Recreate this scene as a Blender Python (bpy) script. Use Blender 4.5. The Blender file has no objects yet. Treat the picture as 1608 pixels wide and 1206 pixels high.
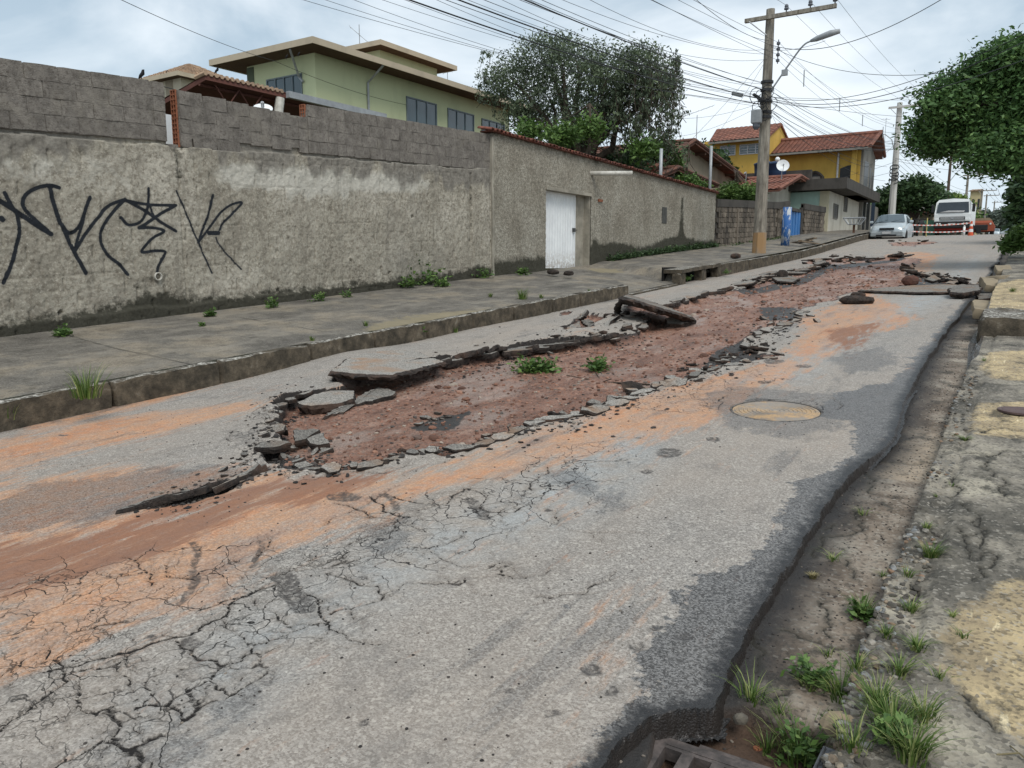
import bpy, math, random
import numpy as np
from mathutils import Vector, Matrix
random.seed(7); RS = np.random.RandomState(11)
R_ = math.radians
sc = bpy.context.scene
COL = sc.collection

# ---------------------------------------------------------------- camera
FPX, CXP, CYP, HOR, CAMH, SLOPE = 1208., 804., 603., 415., 1.5, .0569
PITCH = math.atan((CYP-HOR)/FPX)
YAW = math.atan(800*math.cos(PITCH)/FPX)
cam = bpy.data.objects.new('camera', bpy.data.cameras.new('camera'))
COL.objects.link(cam); sc.camera = cam
cam.location = (0, 0, CAMH); cam.rotation_euler = (math.pi/2-PITCH, 0, YAW)
cam.data.sensor_width = 36; cam.data.lens = FPX/1608*36; cam.data.clip_end = 6000; cam.data.clip_start = .05

# ---------------------------------------------------------------- sky and sun (overcast)
W = bpy.data.worlds.new('World'); sc.world = W; W.use_nodes = True
wt = W.node_tree; wt.nodes.clear()
SUN_EL, SUN_AZ = R_(55), R_(128)
def wn(t, **k):
    n = wt.nodes.new(t)
    for a, b in k.items(): setattr(n, a, b)
    return n
sky = wn('ShaderNodeTexSky', sky_type='NISHITA'); sky.sun_disc = False
sky.sun_elevation = SUN_EL; sky.sun_rotation = SUN_AZ; sky.dust_density = 2.5
tc = wn('ShaderNodeTexCoord')
mp = wn('ShaderNodeMapping'); mp.inputs['Scale'].default_value = (1.0, 1.0, 2.2); mp.inputs['Location'].default_value = (.35, .2, .1)
wt.links.new(tc.outputs['Generated'], mp.inputs[0])
n1 = wn('ShaderNodeTexNoise'); n1.inputs['Scale'].default_value = 2.6; n1.inputs['Detail'].default_value = 7; n1.inputs['Roughness'].default_value = .52; n1.inputs['Distortion'].default_value = .35
wt.links.new(mp.outputs[0], n1.inputs['Vector'])
r1 = wn('ShaderNodeValToRGB'); e = r1.color_ramp.elements
e[0].position = .40; e[0].color = (3.1, 4.0, 4.8, 1); e[1].position = .62; e[1].color = (6.8, 7.3, 7.7, 1)
wt.links.new(n1.outputs[0], r1.inputs[0])
# overcast brightens towards the horizon, where the cloud is thinner
sx = wn('ShaderNodeSeparateXYZ'); wt.links.new(tc.outputs['Generated'], sx.inputs[0])
mr = wn('ShaderNodeMapRange'); mr.inputs[1].default_value = .0; mr.inputs[2].default_value = .30; mr.inputs[3].default_value = .6; mr.inputs[4].default_value = 0
wt.links.new(sx.outputs[2], mr.inputs[0])
m1 = wn('ShaderNodeMix', data_type='RGBA'); wt.links.new(mr.outputs[0], m1.inputs[0]); wt.links.new(r1.outputs[0], m1.inputs[6]); m1.inputs[7].default_value = (6.6, 7.4, 7.9, 1)
m2 = wn('ShaderNodeMix', data_type='RGBA'); m2.inputs[0].default_value = .93
wt.links.new(sky.outputs[0], m2.inputs[6]); wt.links.new(m1.outputs[2], m2.inputs[7])
bg = wn('ShaderNodeBackground'); bg.inputs[1].default_value = .1
wo = wn('ShaderNodeOutputWorld'); wt.links.new(m2.outputs[2], bg.inputs[0]); wt.links.new(bg.outputs[0], wo.inputs[0])
sl = bpy.data.lights.new('sun', 'SUN'); sl.energy = 1.5; sl.angle = R_(28); sl.color = (1, .96, .9)
so = bpy.data.objects.new('sun', sl); COL.objects.link(so)
sd = Vector((math.cos(SUN_EL)*math.sin(SUN_AZ), math.cos(SUN_EL)*math.cos(SUN_AZ), math.sin(SUN_EL)))
so.rotation_euler = sd.to_track_quat('Z', 'Y').to_euler()
vs = sc.view_settings
sc.display_settings.display_device = 'sRGB'
vs.view_transform = 'Standard'; vs.look = 'None'; vs.gamma = 1; vs.use_curve_mapping = False; vs.exposure = .56

# ---------------------------------------------------------------- photograph pixel -> place
_F = np.array([-math.sin(YAW)*math.cos(PITCH), math.cos(YAW)*math.cos(PITCH), -math.sin(PITCH)])
_R = np.array([math.cos(YAW), math.sin(YAW), 0.]); _U = np.cross(_R, _F)
def ray(u, v): return _F+(u-CXP)/FPX*_R-(v-CYP)/FPX*_U
_C = np.array([0, 0, CAMH])
_ys = np.linspace(-30, 1500, 15301)
def _prof():
    s = np.full_like(_ys, SLOPE)
    s[(_ys > 30) & (_ys < 43)] += .28/13
    s[_ys > 47] = .040
    s[_ys > 56] = .018
    s[_ys > 110] = .036
    s[_ys > 320] = .0
    z = np.concatenate([[0], np.cumsum(s[:-1]*.1)]); z -= np.interp(0, _ys, z)
    k = 30; zz = np.convolve(np.pad(z, k, mode='edge'), np.ones(2*k+1)/(2*k+1), 'valid')
    return np.where((_ys > -25) & (_ys < 1495), zz, z)
_zs = _prof()
def zr(y): return np.interp(y, _ys, _zs)
def onroad(u, v, off=0.):
    d = ray(u, v); t = 3.
    lo, hi = .3, 400.
    g = lambda t: CAMH+t*d[2]-zr(t*d[1])-off
    ts = np.geomspace(.3, 300, 3000); gs = CAMH+ts*d[2]-zr(ts*d[1])-off
    i = np.argmax(gs < 0)
    if i == 0: i = len(ts)-1
    a, b = ts[i-1], ts[i]; ga, gb = gs[i-1], gs[i]
    t = a+(b-a)*ga/(ga-gb) if ga != gb else a
    return _C+t*d
def atX(u, v, X): d = ray(u, v); return _C+d*(X/d[0])
def atY(u, v, Y): d = ray(u, v); return _C+d*(Y/d[1])

# ---------------------------------------------------------------- noise for heights
_lat = RS.rand(256, 256)
def vnoise(x, y):
    x = np.asarray(x, float); y = np.asarray(y, float)
    xi = np.floor(x).astype(int); yi = np.floor(y).astype(int); fx = x-xi; fy = y-yi
    fx = fx*fx*(3-2*fx); fy = fy*fy*(3-2*fy)
    a = _lat[xi & 255, yi & 255]; b = _lat[(xi+1) & 255, yi & 255]; c = _lat[xi & 255, (yi+1) & 255]; d = _lat[(xi+1) & 255, (yi+1) & 255]
    return (a*(1-fx)+b*fx)*(1-fy)+(c*(1-fx)+d*fx)*fy
def fbm(x, y, o=4, g=.5):
    s = 0; a = 1; t = 0
    for i in range(o):
        s = s+a*vnoise(x*2**i+17.3*i, y*2**i+5.7*i); t += a; a *= g
    return s/t-.5

# ---------------------------------------------------------------- scene graph helpers
def tagp(o, label=None, cat=None, group=None, kind=None):
    if label: o['label'] = label
    if cat: o['category'] = cat
    if group: o['group'] = group
    if kind: o['kind'] = kind
    return o
def thing(name, label, cat, loc=(0, 0, 0), group=None, rz=0.):
    o = bpy.data.objects.new(name, None); COL.objects.link(o); o.location = tuple(float(c) for c in loc); o.rotation_euler = (0, 0, rz)
    o.empty_display_size = .2
    return tagp(o, label, cat, group)
def link(name, me, parent=None, loc=(0, 0, 0), rot=(0, 0, 0)):
    o = bpy.data.objects.new(name, me); COL.objects.link(o)
    o.parent = parent; o.location = tuple(float(c) for c in loc); o.rotation_euler = rot
    return o
class MB:
    def __init__(s): s.v = []; s.f = []; s.m = []; s.mi = 0
    def add(s, vs, fs, mi=None):
        b = len(s.v); s.v += [tuple(map(float, p)) for p in vs]; s.f += [tuple(b+i for i in f) for f in fs]
        s.m += [s.mi if mi is None else mi]*len(fs); return s
    def box(s, a, b, mi=None):
        x0, y0, z0 = a; x1, y1, z1 = b
        return s.add([(x0, y0, z0), (x1, y0, z0), (x1, y1, z0), (x0, y1, z0), (x0, y0, z1), (x1, y0, z1), (x1, y1, z1), (x0, y1, z1)],
            [(0, 3, 2, 1), (4, 5, 6, 7), (0, 1, 5, 4), (1, 2, 6, 5), (2, 3, 7, 6), (3, 0, 4, 7)], mi)
    def bev(s, a, b, e=.02, mi=None):
        x0, y0, z0 = a; x1, y1, z1 = b; P = []
        for z, q in ((z0, e), (z0+e, 0), (z1-e, 0), (z1, e)):
            P += [(x0+q+e*.7, y0+q, z), (x1-q-e*.7, y0+q, z), (x1-q, y0+q+e*.7, z), (x1-q, y1-q-e*.7, z), (x1-q-e*.7, y1-q, z), (x0+q+e*.7, y1-q, z), (x0+q, y1-q-e*.7, z), (x0+q, y0+q+e*.7, z)]
        F = [tuple(range(7, -1, -1)), tuple(range(24, 32))]
        for k in range(3):
            for i in range(8): j = (i+1) % 8; F.append((k*8+i, k*8+j, k*8+8+j, k*8+8+i))
        return s.add(P, F, mi)
    def tube(s, pts, r, n=8, cap=True, mi=None):
        pts = [Vector(p) for p in pts]; rr = r if hasattr(r, '__len__') else [r]*len(pts); P = []; up = None
        for i, p in enumerate(pts):
            t = (pts[min(i+1, len(pts)-1)]-pts[max(i-1, 0)]).normalized()
            if up is None: up = Vector((0, 0, 1)) if abs(t.z) < .9 else Vector((1, 0, 0))
            a = t.cross(up).normalized(); b = t.cross(a).normalized(); up = -b if b.dot(up) < 0 else b
            b = up; a = t.cross(b).normalized()
            for k in range(n):
                q = 2*math.pi*k/n; P.append(p+(a*math.cos(q)+b*math.sin(q))*rr[i])
        F = []
        for i in range(len(pts)-1):
            for k in range(n): j = (k+1) % n; F.append((i*n+k, i*n+j, (i+1)*n+j, (i+1)*n+k))
        if cap: F += [tuple(range(n-1, -1, -1)), tuple(range((len(pts)-1)*n, len(pts)*n))]
        return s.add(P, F, mi)
    def lathe(s, c, prof, n=16, mi=None, axis='z'):
        P = []; c = Vector(c)
        for r, h in prof:
            for k in range(n):
                q = 2*math.pi*k/n; x, y, z = r*math.cos(q), r*math.sin(q), h
                if axis == 'x': x, y, z = z, x, y
                if axis == 'y': x, y, z = x, z, y
                P.append(c+Vector((x, y, z)))
        F = [(i*n+k, i*n+(k+1) % n, (i+1)*n+(k+1) % n, (i+1)*n+k) for i in range(len(prof)-1) for k in range(n)]
        F += [tuple(range(n-1, -1, -1)), tuple(range((len(prof)-1)*n, len(prof)*n))]
        return s.add(P, F, mi)
    def prism(s, poly, off, mi=None, mside=None):
        n = len(poly); off = Vector(off); P = [Vector(p) for p in poly]; P2 = [p+off for p in P]
        s.add(P+P2, [tuple(range(n)), tuple(range(2*n-1, n-1, -1))], mi)
        s.add(P+P2, [(i, i+n, (i+1) % n+n, (i+1) % n) for i in range(n)], mside if mside is not None else mi); return s
    def quad(s, a, b, c, d, mi=None): return s.add([a, b, c, d], [(0, 1, 2, 3)], mi)
    def mesh(s, name, mats, org=(0, 0, 0), smooth=False):
        me = bpy.data.meshes.new(name); ox, oy, oz = [float(q) for q in org]
        me.from_pydata([(x-ox, y-oy, z-oz) for x, y, z in s.v], [], s.f)
        for m in (mats if isinstance(mats, (list, tuple)) else [mats]): me.materials.append(m)
        if any(s.m): me.polygons.foreach_set('material_index', s.m)
        if smooth: me.polygons.foreach_set('use_smooth', [True]*len(me.polygons))
        me.update(); return me
    def part(s, name, mats, parent, smooth=False, label=None):
        me = s.mesh(name, mats, parent.location if parent and parent.parent is None else (parent['_o'] if parent and '_o' in parent else (0, 0, 0)), smooth)
        o = link(name, me, parent)
        if label: o['label'] = label
        return o
    def sub(s, name, mats, part, smooth=False):            # a sub-part of a part that sits at its thing's origin
        me = s.mesh(name, mats, part.parent.location, smooth); return link(name, me, part)
    def single(s, name, mats, label, cat, org=None, group=None, smooth=False, kind=None):
        a = np.array(s.v)
        if org is None: org = ((a[:, 0].min()+a[:, 0].max())/2, (a[:, 1].min()+a[:, 1].max())/2, a[:, 2].min())
        o = link(name, s.mesh(name, mats, org, smooth), None, org); return tagp(o, label, cat, group, kind)
def npmesh(name, V, Fq, mats, mi=None, attrs=None, smooth=False):
    """fast mesh from arrays: V (n,3), Fq (m,3|4)"""
    me = bpy.data.meshes.new(name); k = Fq.shape[1]
    me.vertices.add(len(V)); me.vertices.foreach_set('co', np.ascontiguousarray(V, np.float32).ravel())
    me.loops.add(len(Fq)*k); me.loops.foreach_set('vertex_index', np.ascontiguousarray(Fq, np.int32).ravel())
    me.polygons.add(len(Fq)); me.polygons.foreach_set('loop_start', np.arange(len(Fq), dtype=np.int32)*k)
    for m in (mats if isinstance(mats, (list, tuple)) else [mats]): me.materials.append(m)
    if mi is not None: me.polygons.foreach_set('material_index', np.ascontiguousarray(mi, np.int32))
    me.polygons.foreach_set('use_smooth', np.full(len(Fq), smooth))
    me.update(calc_edges=True)
    for n, a in (attrs or {}).items():
        at = me.attributes.new(n, 'FLOAT', 'POINT'); at.data.foreach_set('value', np.ascontiguousarray(a, np.float32).ravel())
    return me

# ---------------------------------------------------------------- materials
class NT:
    def __init__(s, name):
        s.m = bpy.data.materials.new(name); s.m.use_nodes = True; s.t = s.m.node_tree; s.t.nodes.clear()
        s.b = s.n('ShaderNodeBsdfPrincipled'); o = s.n('ShaderNodeOutputMaterial'); s.t.links.new(s.b.outputs[0], o.inputs[0])
        s.pos = s.n('ShaderNodeNewGeometry').outputs['Position']
    def n(s, t, **k):
        x = s.t.nodes.new(t)
        for a, b in k.items(): setattr(x, a, b)
        return x
    def put(s, inp, v):
        if isinstance(v, bpy.types.NodeSocket): s.t.links.new(v, inp)
        elif isinstance(v, (tuple, list)): inp.default_value = (*v, 1) if len(v) == 3 and inp.type == 'RGBA' else v
        else: inp.default_value = v
    def vec(s, scale=(1, 1, 1), src=None, loc=(0, 0, 0), rot=(0, 0, 0)):
        m = s.n('ShaderNodeMapping'); m.inputs['Scale'].default_value = scale; m.inputs['Location'].default_value = loc; m.inputs['Rotation'].default_value = rot
        s.put(m.inputs[0], src or s.pos); return m.outputs[0]
    def noise(s, scale, detail=4, rough=.55, v=None, dist=0.):
        x = s.n('ShaderNodeTexNoise'); s.put(x.inputs['Vector'], v or s.pos); x.inputs['Scale'].default_value = scale; x.inputs['Detail'].default_value = detail; x.inputs['Roughness'].default_value = rough; x.inputs['Distortion'].default_value = dist
        return x.outputs[0]
    def voro(s, scale, feat='F1', v=None, out='Distance', rnd=1.):
        x = s.n('ShaderNodeTexVoronoi', feature=feat); s.put(x.inputs['Vector'], v or s.pos); x.inputs['Scale'].default_value = scale; x.inputs['Randomness'].default_value = rnd
        return x.outputs[out]
    def math(s, op, a, b=0., c=0., clamp=False):
        x = s.n('ShaderNodeMath', operation=op, use_clamp=clamp); s.put(x.inputs[0], a); s.put(x.inputs[1], b); s.put(x.inputs[2], c); return x.outputs[0]
    def mr(s, v, a, b, c=0., d=1., smooth=False):
        x = s.n('ShaderNodeMapRange', interpolation_type='SMOOTHSTEP' if smooth else 'LINEAR'); s.put(x.inputs[0], v)
        for i, q in enumerate((a, b, c, d)): x.inputs[i+1].default_value = q
        return x.outputs[0]
    def mix(s, f, a, b, blend='MIX'):
        x = s.n('ShaderNodeMix', data_type='RGBA', blend_type=blend); s.put(x.inputs[0], f); s.put(x.inputs[6], a); s.put(x.inputs[7], b); return x.outputs[2]
    def attr(s, name): return s.n('ShaderNodeAttribute', attribute_name=name).outputs['Fac']
    def ramp(s, f, stops):
        x = s.n('ShaderNodeValToRGB'); s.put(x.inputs[0], f); e = x.color_ramp.elements
        while len(e) < len(stops): e.new(.5)
        for q, (p, c) in zip(e, stops): q.position = p; q.color = (*c, 1)
        return x.outputs[0]
    def bump(s, h, strength=.5, dist=.01, prev=None):
        x = s.n('ShaderNodeBump'); x.inputs['Strength'].default_value = strength; x.inputs['Distance'].default_value = dist; s.put(x.inputs['Height'], h)
        if prev is not None: s.put(x.inputs['Normal'], prev)
        return x.outputs[0]
    def xyz(s): x = s.n('ShaderNodeSeparateXYZ'); s.put(x.inputs[0], s.pos); return x.outputs
    def rnd(s): return s.n('ShaderNodeObjectInfo').outputs['Random']
    def done(s, col, rough=.85, nrm=None, spec=.3, **k):
        s.put(s.b.inputs['Base Color'], col); s.put(s.b.inputs['Roughness'], rough); s.b.inputs['Specular IOR Level'].default_value = spec
        if nrm is not None: s.put(s.b.inputs['Normal'], nrm)
        for a, v in k.items(): s.put(s.b.inputs[a.replace('_', ' ')], v)
        return s.m
def plain(name, c, c2=None, scale=4., rough=.7, bump=.2, bs=60., bd=.004, metal=0., spec=.3, rv=.0):
    t = NT(name); c2 = c2 or tuple(x*.7 for x in c)
    col = t.mix(t.mr(t.noise(scale, 6, .6), .35, .7), c, c2)
    if rv: 
        v = t.mr(t.rnd(), 0, 1, 1-rv, 1+rv); h = t.n('ShaderNodeHueSaturation'); t.put(h.inputs['Value'], v); t.put(h.inputs['Color'], col); col = h.outputs[0]
    nm = t.bump(t.noise(bs, 5, .6), bump, bd) if bump else None
    return t.done(col, rough, nm, spec, Metallic=metal)
# ================================================================ ROAD
LK, RK = -6.8, -.36                                  # the two kerb lines
def pl(pts, off=0.): return np.array([onroad(u, v, off)[:2] for u, v in pts])
def zoomed(pts, ox, oy, k): return [(ox+a*k, oy+b*k) for a, b in pts]
def frac(P, amp=.18, n=3, seed=1):
    r = np.random.RandomState(seed); P = [np.array(p) for p in P]
    for _ in range(n):
        Q = [P[0]]
        for a, b in zip(P[:-1], P[1:]):
            d = b-a; L = np.linalg.norm(d)
            if L > .03: Q.append((a+b)/2+np.array([-d[1], d[0]])*r.uniform(-amp, amp))
            Q.append(b)
        P = Q
    return np.array(P)
def inpoly(X, Y, P):
    c = np.zeros(X.shape, bool); n = len(P)
    for i in range(n):
        x0, y0 = P[i]; x1, y1 = P[(i+1) % n]
        if y0 == y1: continue
        c ^= ((y0 > Y) != (y1 > Y)) & (X < (x1-x0)*(Y-y0)/(y1-y0)+x0)
    return c
def segdist(D, xs, ys, P, reach, rad=0.):
    """min distance field on the grid xs × ys (D[row y, col x]); only near each segment"""
    for a, b in zip(P[:-1], P[1:]):
        x0, x1 = sorted((a[0], b[0])); y0, y1 = sorted((a[1], b[1]))
        i0, i1 = np.searchsorted(xs, [x0-reach, x1+reach]); j0, j1 = np.searchsorted(ys, [y0-reach, y1+reach])
        if i0 == i1 or j0 == j1: continue
        X, Y = np.meshgrid(xs[i0:i1], ys[j0:j1]); d = b-a; L = d@d+1e-12
        t = np.clip(((X-a[0])*d[0]+(Y-a[1])*d[1])/L, 0, 1)
        q = np.hypot(X-a[0]-t*d[0], Y-a[1]-t*d[1])-rad
        D[j0:j1, i0:i1] = np.minimum(D[j0:j1, i0:i1], q)
def sdf(xs, ys, polys, reach=.6):
    """signed distance, positive inside any polygon"""
    D = np.full((len(ys), len(xs)), reach); X, Y = np.meshgrid(xs, ys); I = np.zeros(D.shape, bool)
    for P in polys:
        segdist(D, xs, ys, np.vstack([P, P[:1]]), reach); I |= inpoly(X, Y, P)
    return np.where(I, D, -D)
def axis(a, b, step):
    o = [a]
    while o[-1] < b: o.append(o[-1]+step(o[-1]))
    return np.array(o)
gx = axis(-7.0, -.25, lambda x: .006+.0022*max(0, abs(x)-.3))
gy = np.concatenate([np.arange(-5, .55, .12), axis(.6, 60, lambda y: max(.010, min(.15, ((y+.5)**2+4)/1150*.62))), np.arange(61, 420, 3.)])
GX, GY = np.meshgrid(gx, gy)
# the hole worn through the asphalt, traced
hole_px = [(398, 706), (440, 700), (428, 668), (422, 642), (440, 632), (470, 622), (535, 612), (519, 600), (515, 588), (614, 586), (653, 577), (696, 567), (780, 552), (812, 542), (859, 541), (909, 538), (969, 528), (996, 518), (1019, 503),
  (975, 492), (975, 480), (1010, 474), (1046, 479), (1075, 470), (1108, 460), (1166, 453), (1160, 444), (1185, 436), (1210, 428), (1250, 427), (1290, 417), (1270, 410), (1283, 407), (1340, 405), (1384, 403), (1429, 400), (1451, 408), (1422, 417), (1430, 428),
  (1470, 435), (1520, 443), (1543, 450), (1540, 461), (1440, 461), (1346, 458), (1320, 466), (1300, 474), (1262, 486), (1256, 498), (1250, 506), (1215, 512), (1195, 524), (1173, 532), (1173, 545), (1230, 557), (1190, 566), (1132, 578), (1100, 588), (1081, 598), (1040, 604), (1009, 612), (984, 629), (939, 638), (949, 648), (909, 654), (854, 661),
  (817, 676), (770, 690), (740, 706), (700, 716), (650, 710), (600, 722), (560, 738), (500, 742), (455, 738), (420, 728)]
tail_px = [(195, 801), (250, 792), (330, 768), (375, 748), (412, 727), (425, 735), (400, 748), (350, 775), (300, 790), (240, 799)]
pocket_px = [(880, 525), (893, 513), (908, 500), (922, 492), (950, 494), (957, 506), (938, 516), (905, 521)]
slit_px = [(866, 497), (880, 490), (902, 487), (900, 491), (880, 496)]
strip1 = [(1395, 381), (1420, 380), (1462, 379), (1470, 382), (1440, 388), (1400, 386)]
polyh = [frac(pl(p), .16, 2, i+3) for i, p in enumerate([hole_px, pocket_px, slit_px, strip1])]
S_hole = sdf(gx, gy, polyh, .8)
S_hole += (.035*fbm(GX*14, GY*14, 3)*np.clip(1.5-GY/14, 0, 1)+.12*fbm(GX*3, GY*1.6, 3)*np.clip((GY-7)/10, 0, 1))*np.clip(1-abs(S_hole)/.3, 0, 1)*2
S_tail = sdf(gx, gy, [frac(pl(tail_px), .12, 2, 9)], .5)
# right edge of the asphalt mat
edge_px = [(920, 1240), (955, 1195), (985, 1155), (1018, 1120), (1060, 1112), (1122, 1108), (1135, 1075), (1165, 1010), (1190, 960), (1225, 905), (1262, 845), (1300, 790), (1335, 745), (1362, 722), (1385, 705), (1400, 688), (1412, 655), (1420, 628), (1442, 588), (1470, 545), (1500, 503), (1522, 474), (1540, 452), (1556, 420), (1576, 388), (1592, 366)]
E_ = frac(pl(edge_px), .018, 4, 5)
asph_poly = np.vstack([[(-9, -6)], [(E_[0][0]-.05, -6)], E_, [(E_[-1][0], 430)], [(-9, 430)]])
S_as = sdf(gx, gy, [asph_poly], .6)
S_as += .030*fbm(GX*8, GY*8, 3)*np.clip(1-abs(S_as)/.25, 0, 1)
zb = zr(GY)
# the mat heaves near the left kerb and sags by the manhole
def bumpy(u, v, r, h, off=0.):
    p = onroad(u, v); return h*np.exp(-((GX-p[0])**2+(GY-p[1])**2)/r**2)
heave = bumpy(560, 565, .9, .07)+bumpy(860, 520, 1.1, .06)+bumpy(440, 690, .6, .03)+bumpy(940, 505, .6, .05)
Z = zb+heave+.012*fbm(GX*1.2, GY*.8, 3)+.0035*fbm(GX*25, GY*25, 2)
edge = np.clip(S_hole/np.maximum(.035, .012*GY), 0, 1); edge = edge*edge*(3-2*edge)
Lp = pl([(398, 706), (428, 668), (440, 632), (535, 612), (614, 586), (780, 552), (909, 538), (1019, 503), (975, 480), (1108, 460), (1210, 428), (1290, 412), (1429, 400)]); Rp = pl([(420, 732), (560, 742), (740, 708), (817, 678), (949, 648), (1009, 612), (1100, 592), (1230, 560), (1262, 486), (1346, 458), (1440, 452), (1430, 420)])
dL = np.full(GX.shape, 2.5); dR = dL.copy(); segdist(dL, gx, gy, Lp, 2.5); segdist(dR, gx, gy, Rp, 2.5); wl = np.clip(dR/(dL+dR+.01), 0, 1)
lift = (.13*np.clip(vnoise(GX*1.1+GY*.9, GX*0+GY*1.3)-.25, 0, 1))*np.exp(-np.clip(-S_hole, 0, 9)/.28)*np.clip((wl-.75)*4, 0, 1)*(S_hole < .02)*np.clip((20-GY)/8, 0, 1); Z += lift
depth = np.clip(.018+.085*wl**.9+.025*fbm(GX*.9, GY*.7, 3), .012, .14)
flute = .05*fbm(GX*3.2, GY*1.1, 5)+.034*fbm(GX*13, GY*10, 5)+.02*np.abs(fbm(GX*34, GY*34, 3))
Z = Z*(1-edge)+(zb-depth+flute)*edge
tl = np.clip(S_tail/.03, 0, 1); Z -= tl*.05*(1+1.5*fbm(GX*9, GY*9, 2))
Z = np.where((S_hole > 0) & (S_hole < .5), Z, Z); crush = (S_hole < 0) & (S_hole > -.35)
Z += np.where(crush, .018*fbm(GX*11, GY*11, 2)*(1+S_hole/.35)*2, 0)
# ---- cracks
z7 = lambda *p: zoomed(p, 0, 900, .311); z6 = lambda *p: zoomed(p, 0, 640, .311); z8 = lambda *p: zoomed(p, 450, 700, .311); z3 = lambda *p: zoomed(p, 1100, 360, .316)
cracks = [(z7((0, 800), (160, 665), (250, 600), (335, 545)), 4), (z7((335, 545), (318, 470), (290, 435), (215, 440), (240, 370), (320, 320), (490, 260), (640, 240)), 3),
 (z7((220, 490), (400, 465), (600, 400), (700, 380), (840, 330), (960, 310), (1110, 225), (1160, 150), (1300, 80), (1390, 60)), 6), (z7((1010, 185), (1160, 130), (1300, 80)), 5),
 (z7((890, 340), (970, 390), (1020, 440), (1090, 440), (1115, 470), (1060, 540), (960, 580), (850, 660), (750, 660), (680, 680)), 4), (z7((960, 580), (1000, 640), (990, 690), (920, 745), (850, 660)), 3),
 (z7((1115, 470), (1270, 400), (1290, 360), (1400, 330), (1490, 285), (1608, 255)), 3), (z7((1130, 235), (1180, 290), (1260, 355)), 2), (z7((1290, 130), (1400, 210), (1440, 250), (1490, 290)), 2),
 (z7((340, 500), (590, 460), (680, 390)), 3), (z7((590, 460), (650, 520), (655, 560)), 2), (z7((230, 1000), (400, 910), (500, 850), (570, 850), (620, 885), (800, 830)), 4), (z7((570, 850), (600, 750), (550, 680)), 3),
 (z7((1300, 400), (1310, 440), (1360, 480), (1250, 560), (1160, 620), (1000, 690)), 2), (z7((1060, 540), (1160, 610)), 2), (z7((740, 540), (740, 580), (770, 620), (680, 690)), 3), (z7((0, 520), (110, 430), (240, 370)), 2), (z7((650, 880), (720, 940), (700, 984)), 3), (z7((330, 520), (380, 640), (430, 700), (550, 680)), 2),
 (z6((620, 750), (700, 795), (770, 835), (760, 900)), 3), (z6((770, 835), (830, 790), (840, 850), (950, 860), (1100, 855), (1260, 845)), 2), (z6((1180, 750), (1220, 785), (1300, 760), (1350, 650)), 2), (z6((1130, 150), (1170, 125), (1150, 160), (1175, 185)), 4), (z6((1460, 810), (1608, 790)), 4), (z6((0, 250), (300, 210), (560, 150), (760, 120)), 2), (z6((380, 305), (620, 265), (860, 215)), 2),
 (z8((0, 625), (180, 600), (300, 540)), 4), (z8((200, 640), (300, 670), (460, 705), (490, 750), (470, 780), (340, 810), (220, 850)), 3), (z8((100, 745), (160, 780), (210, 890), (300, 950), (400, 990), (470, 1000)), 3), (z8((0, 905), (210, 890)), 2), (z8((490, 745), (610, 685), (800, 690), (870, 700), (900, 670)), 2),
 (z8((170, 620), (330, 580), (480, 550), (570, 510), (720, 510), (840, 480), (890, 425)), 3), (z8((240, 285), (350, 320), (480, 360), (550, 380), (520, 430), (430, 450), (370, 470), (300, 500)), 3), (z8((350, 320), (270, 350), (190, 400)), 2), (z8((550, 380), (620, 400), (710, 430)), 2),
 (z8((660, 325), (810, 290), (830, 250), (900, 210), (1000, 250), (980, 290), (1020, 330), (1150, 330), (1250, 290)), 4), (z8((540, 250), (620, 275), (730, 290)), 5), (z8((1240, 220), (1270, 160), (1320, 100)), 4), (z8((1260, 760), (1330, 765), (1450, 745), (1510, 740), (1560, 700), (1608, 690)), 2), (z8((1060, 645), (1140, 660)), 3),
 (z8((730, 530), (780, 560), (820, 580), (940, 605)), 3), (z8((1070, 330), (1080, 370), (1130, 410), (1220, 370)), 2), (z8((1330, 385), (1430, 425), (1560, 430)), 2), (z8((1020, 620), (1090, 580), (1150, 600)), 1), (z8((200, 140), (350, 130), (480, 140), (620, 95)), 4), (z8((420, 250), (480, 290), (560, 350)), 7), (z8((350, 320), (480, 240), (560, 200)), 2),
 (z3((90, 900), (110, 830), (260, 840), (420, 850)), 4), (z3((540, 850), (600, 880), (660, 920)), 5), (z3((490, 870), (560, 850), (640, 835), (680, 900)), 2), (z3((0, 730), (60, 760), (0, 790)), 3), (z3((1030, 850), (1060, 880), (1110, 900)), 3)]
D_cr = np.full(GX.shape, .12)
for i, (p, w) in enumerate(cracks):
    P = frac(pl(p), .17, 3, 100+i); segdist(D_cr, gx, gy, P, .13, .0008*w)
# fine side cracks branching off the main ones
rr = np.random.RandomState(4)
for i, (p, w) in enumerate(cracks[:46]):
    P = pl(p)
    for _ in range(3):
        k = rr.randint(len(P)-1); a = P[k]+(P[k+1]-P[k])*rr.rand(); an = rr.rand()*6.28; L = rr.uniform(.08, .3)
        segdist(D_cr, gx, gy, frac(np.array([a, a+[math.cos(an)*L, math.sin(an)*L]]), .25, 3, i*7+_), .13, -.0006)
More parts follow.
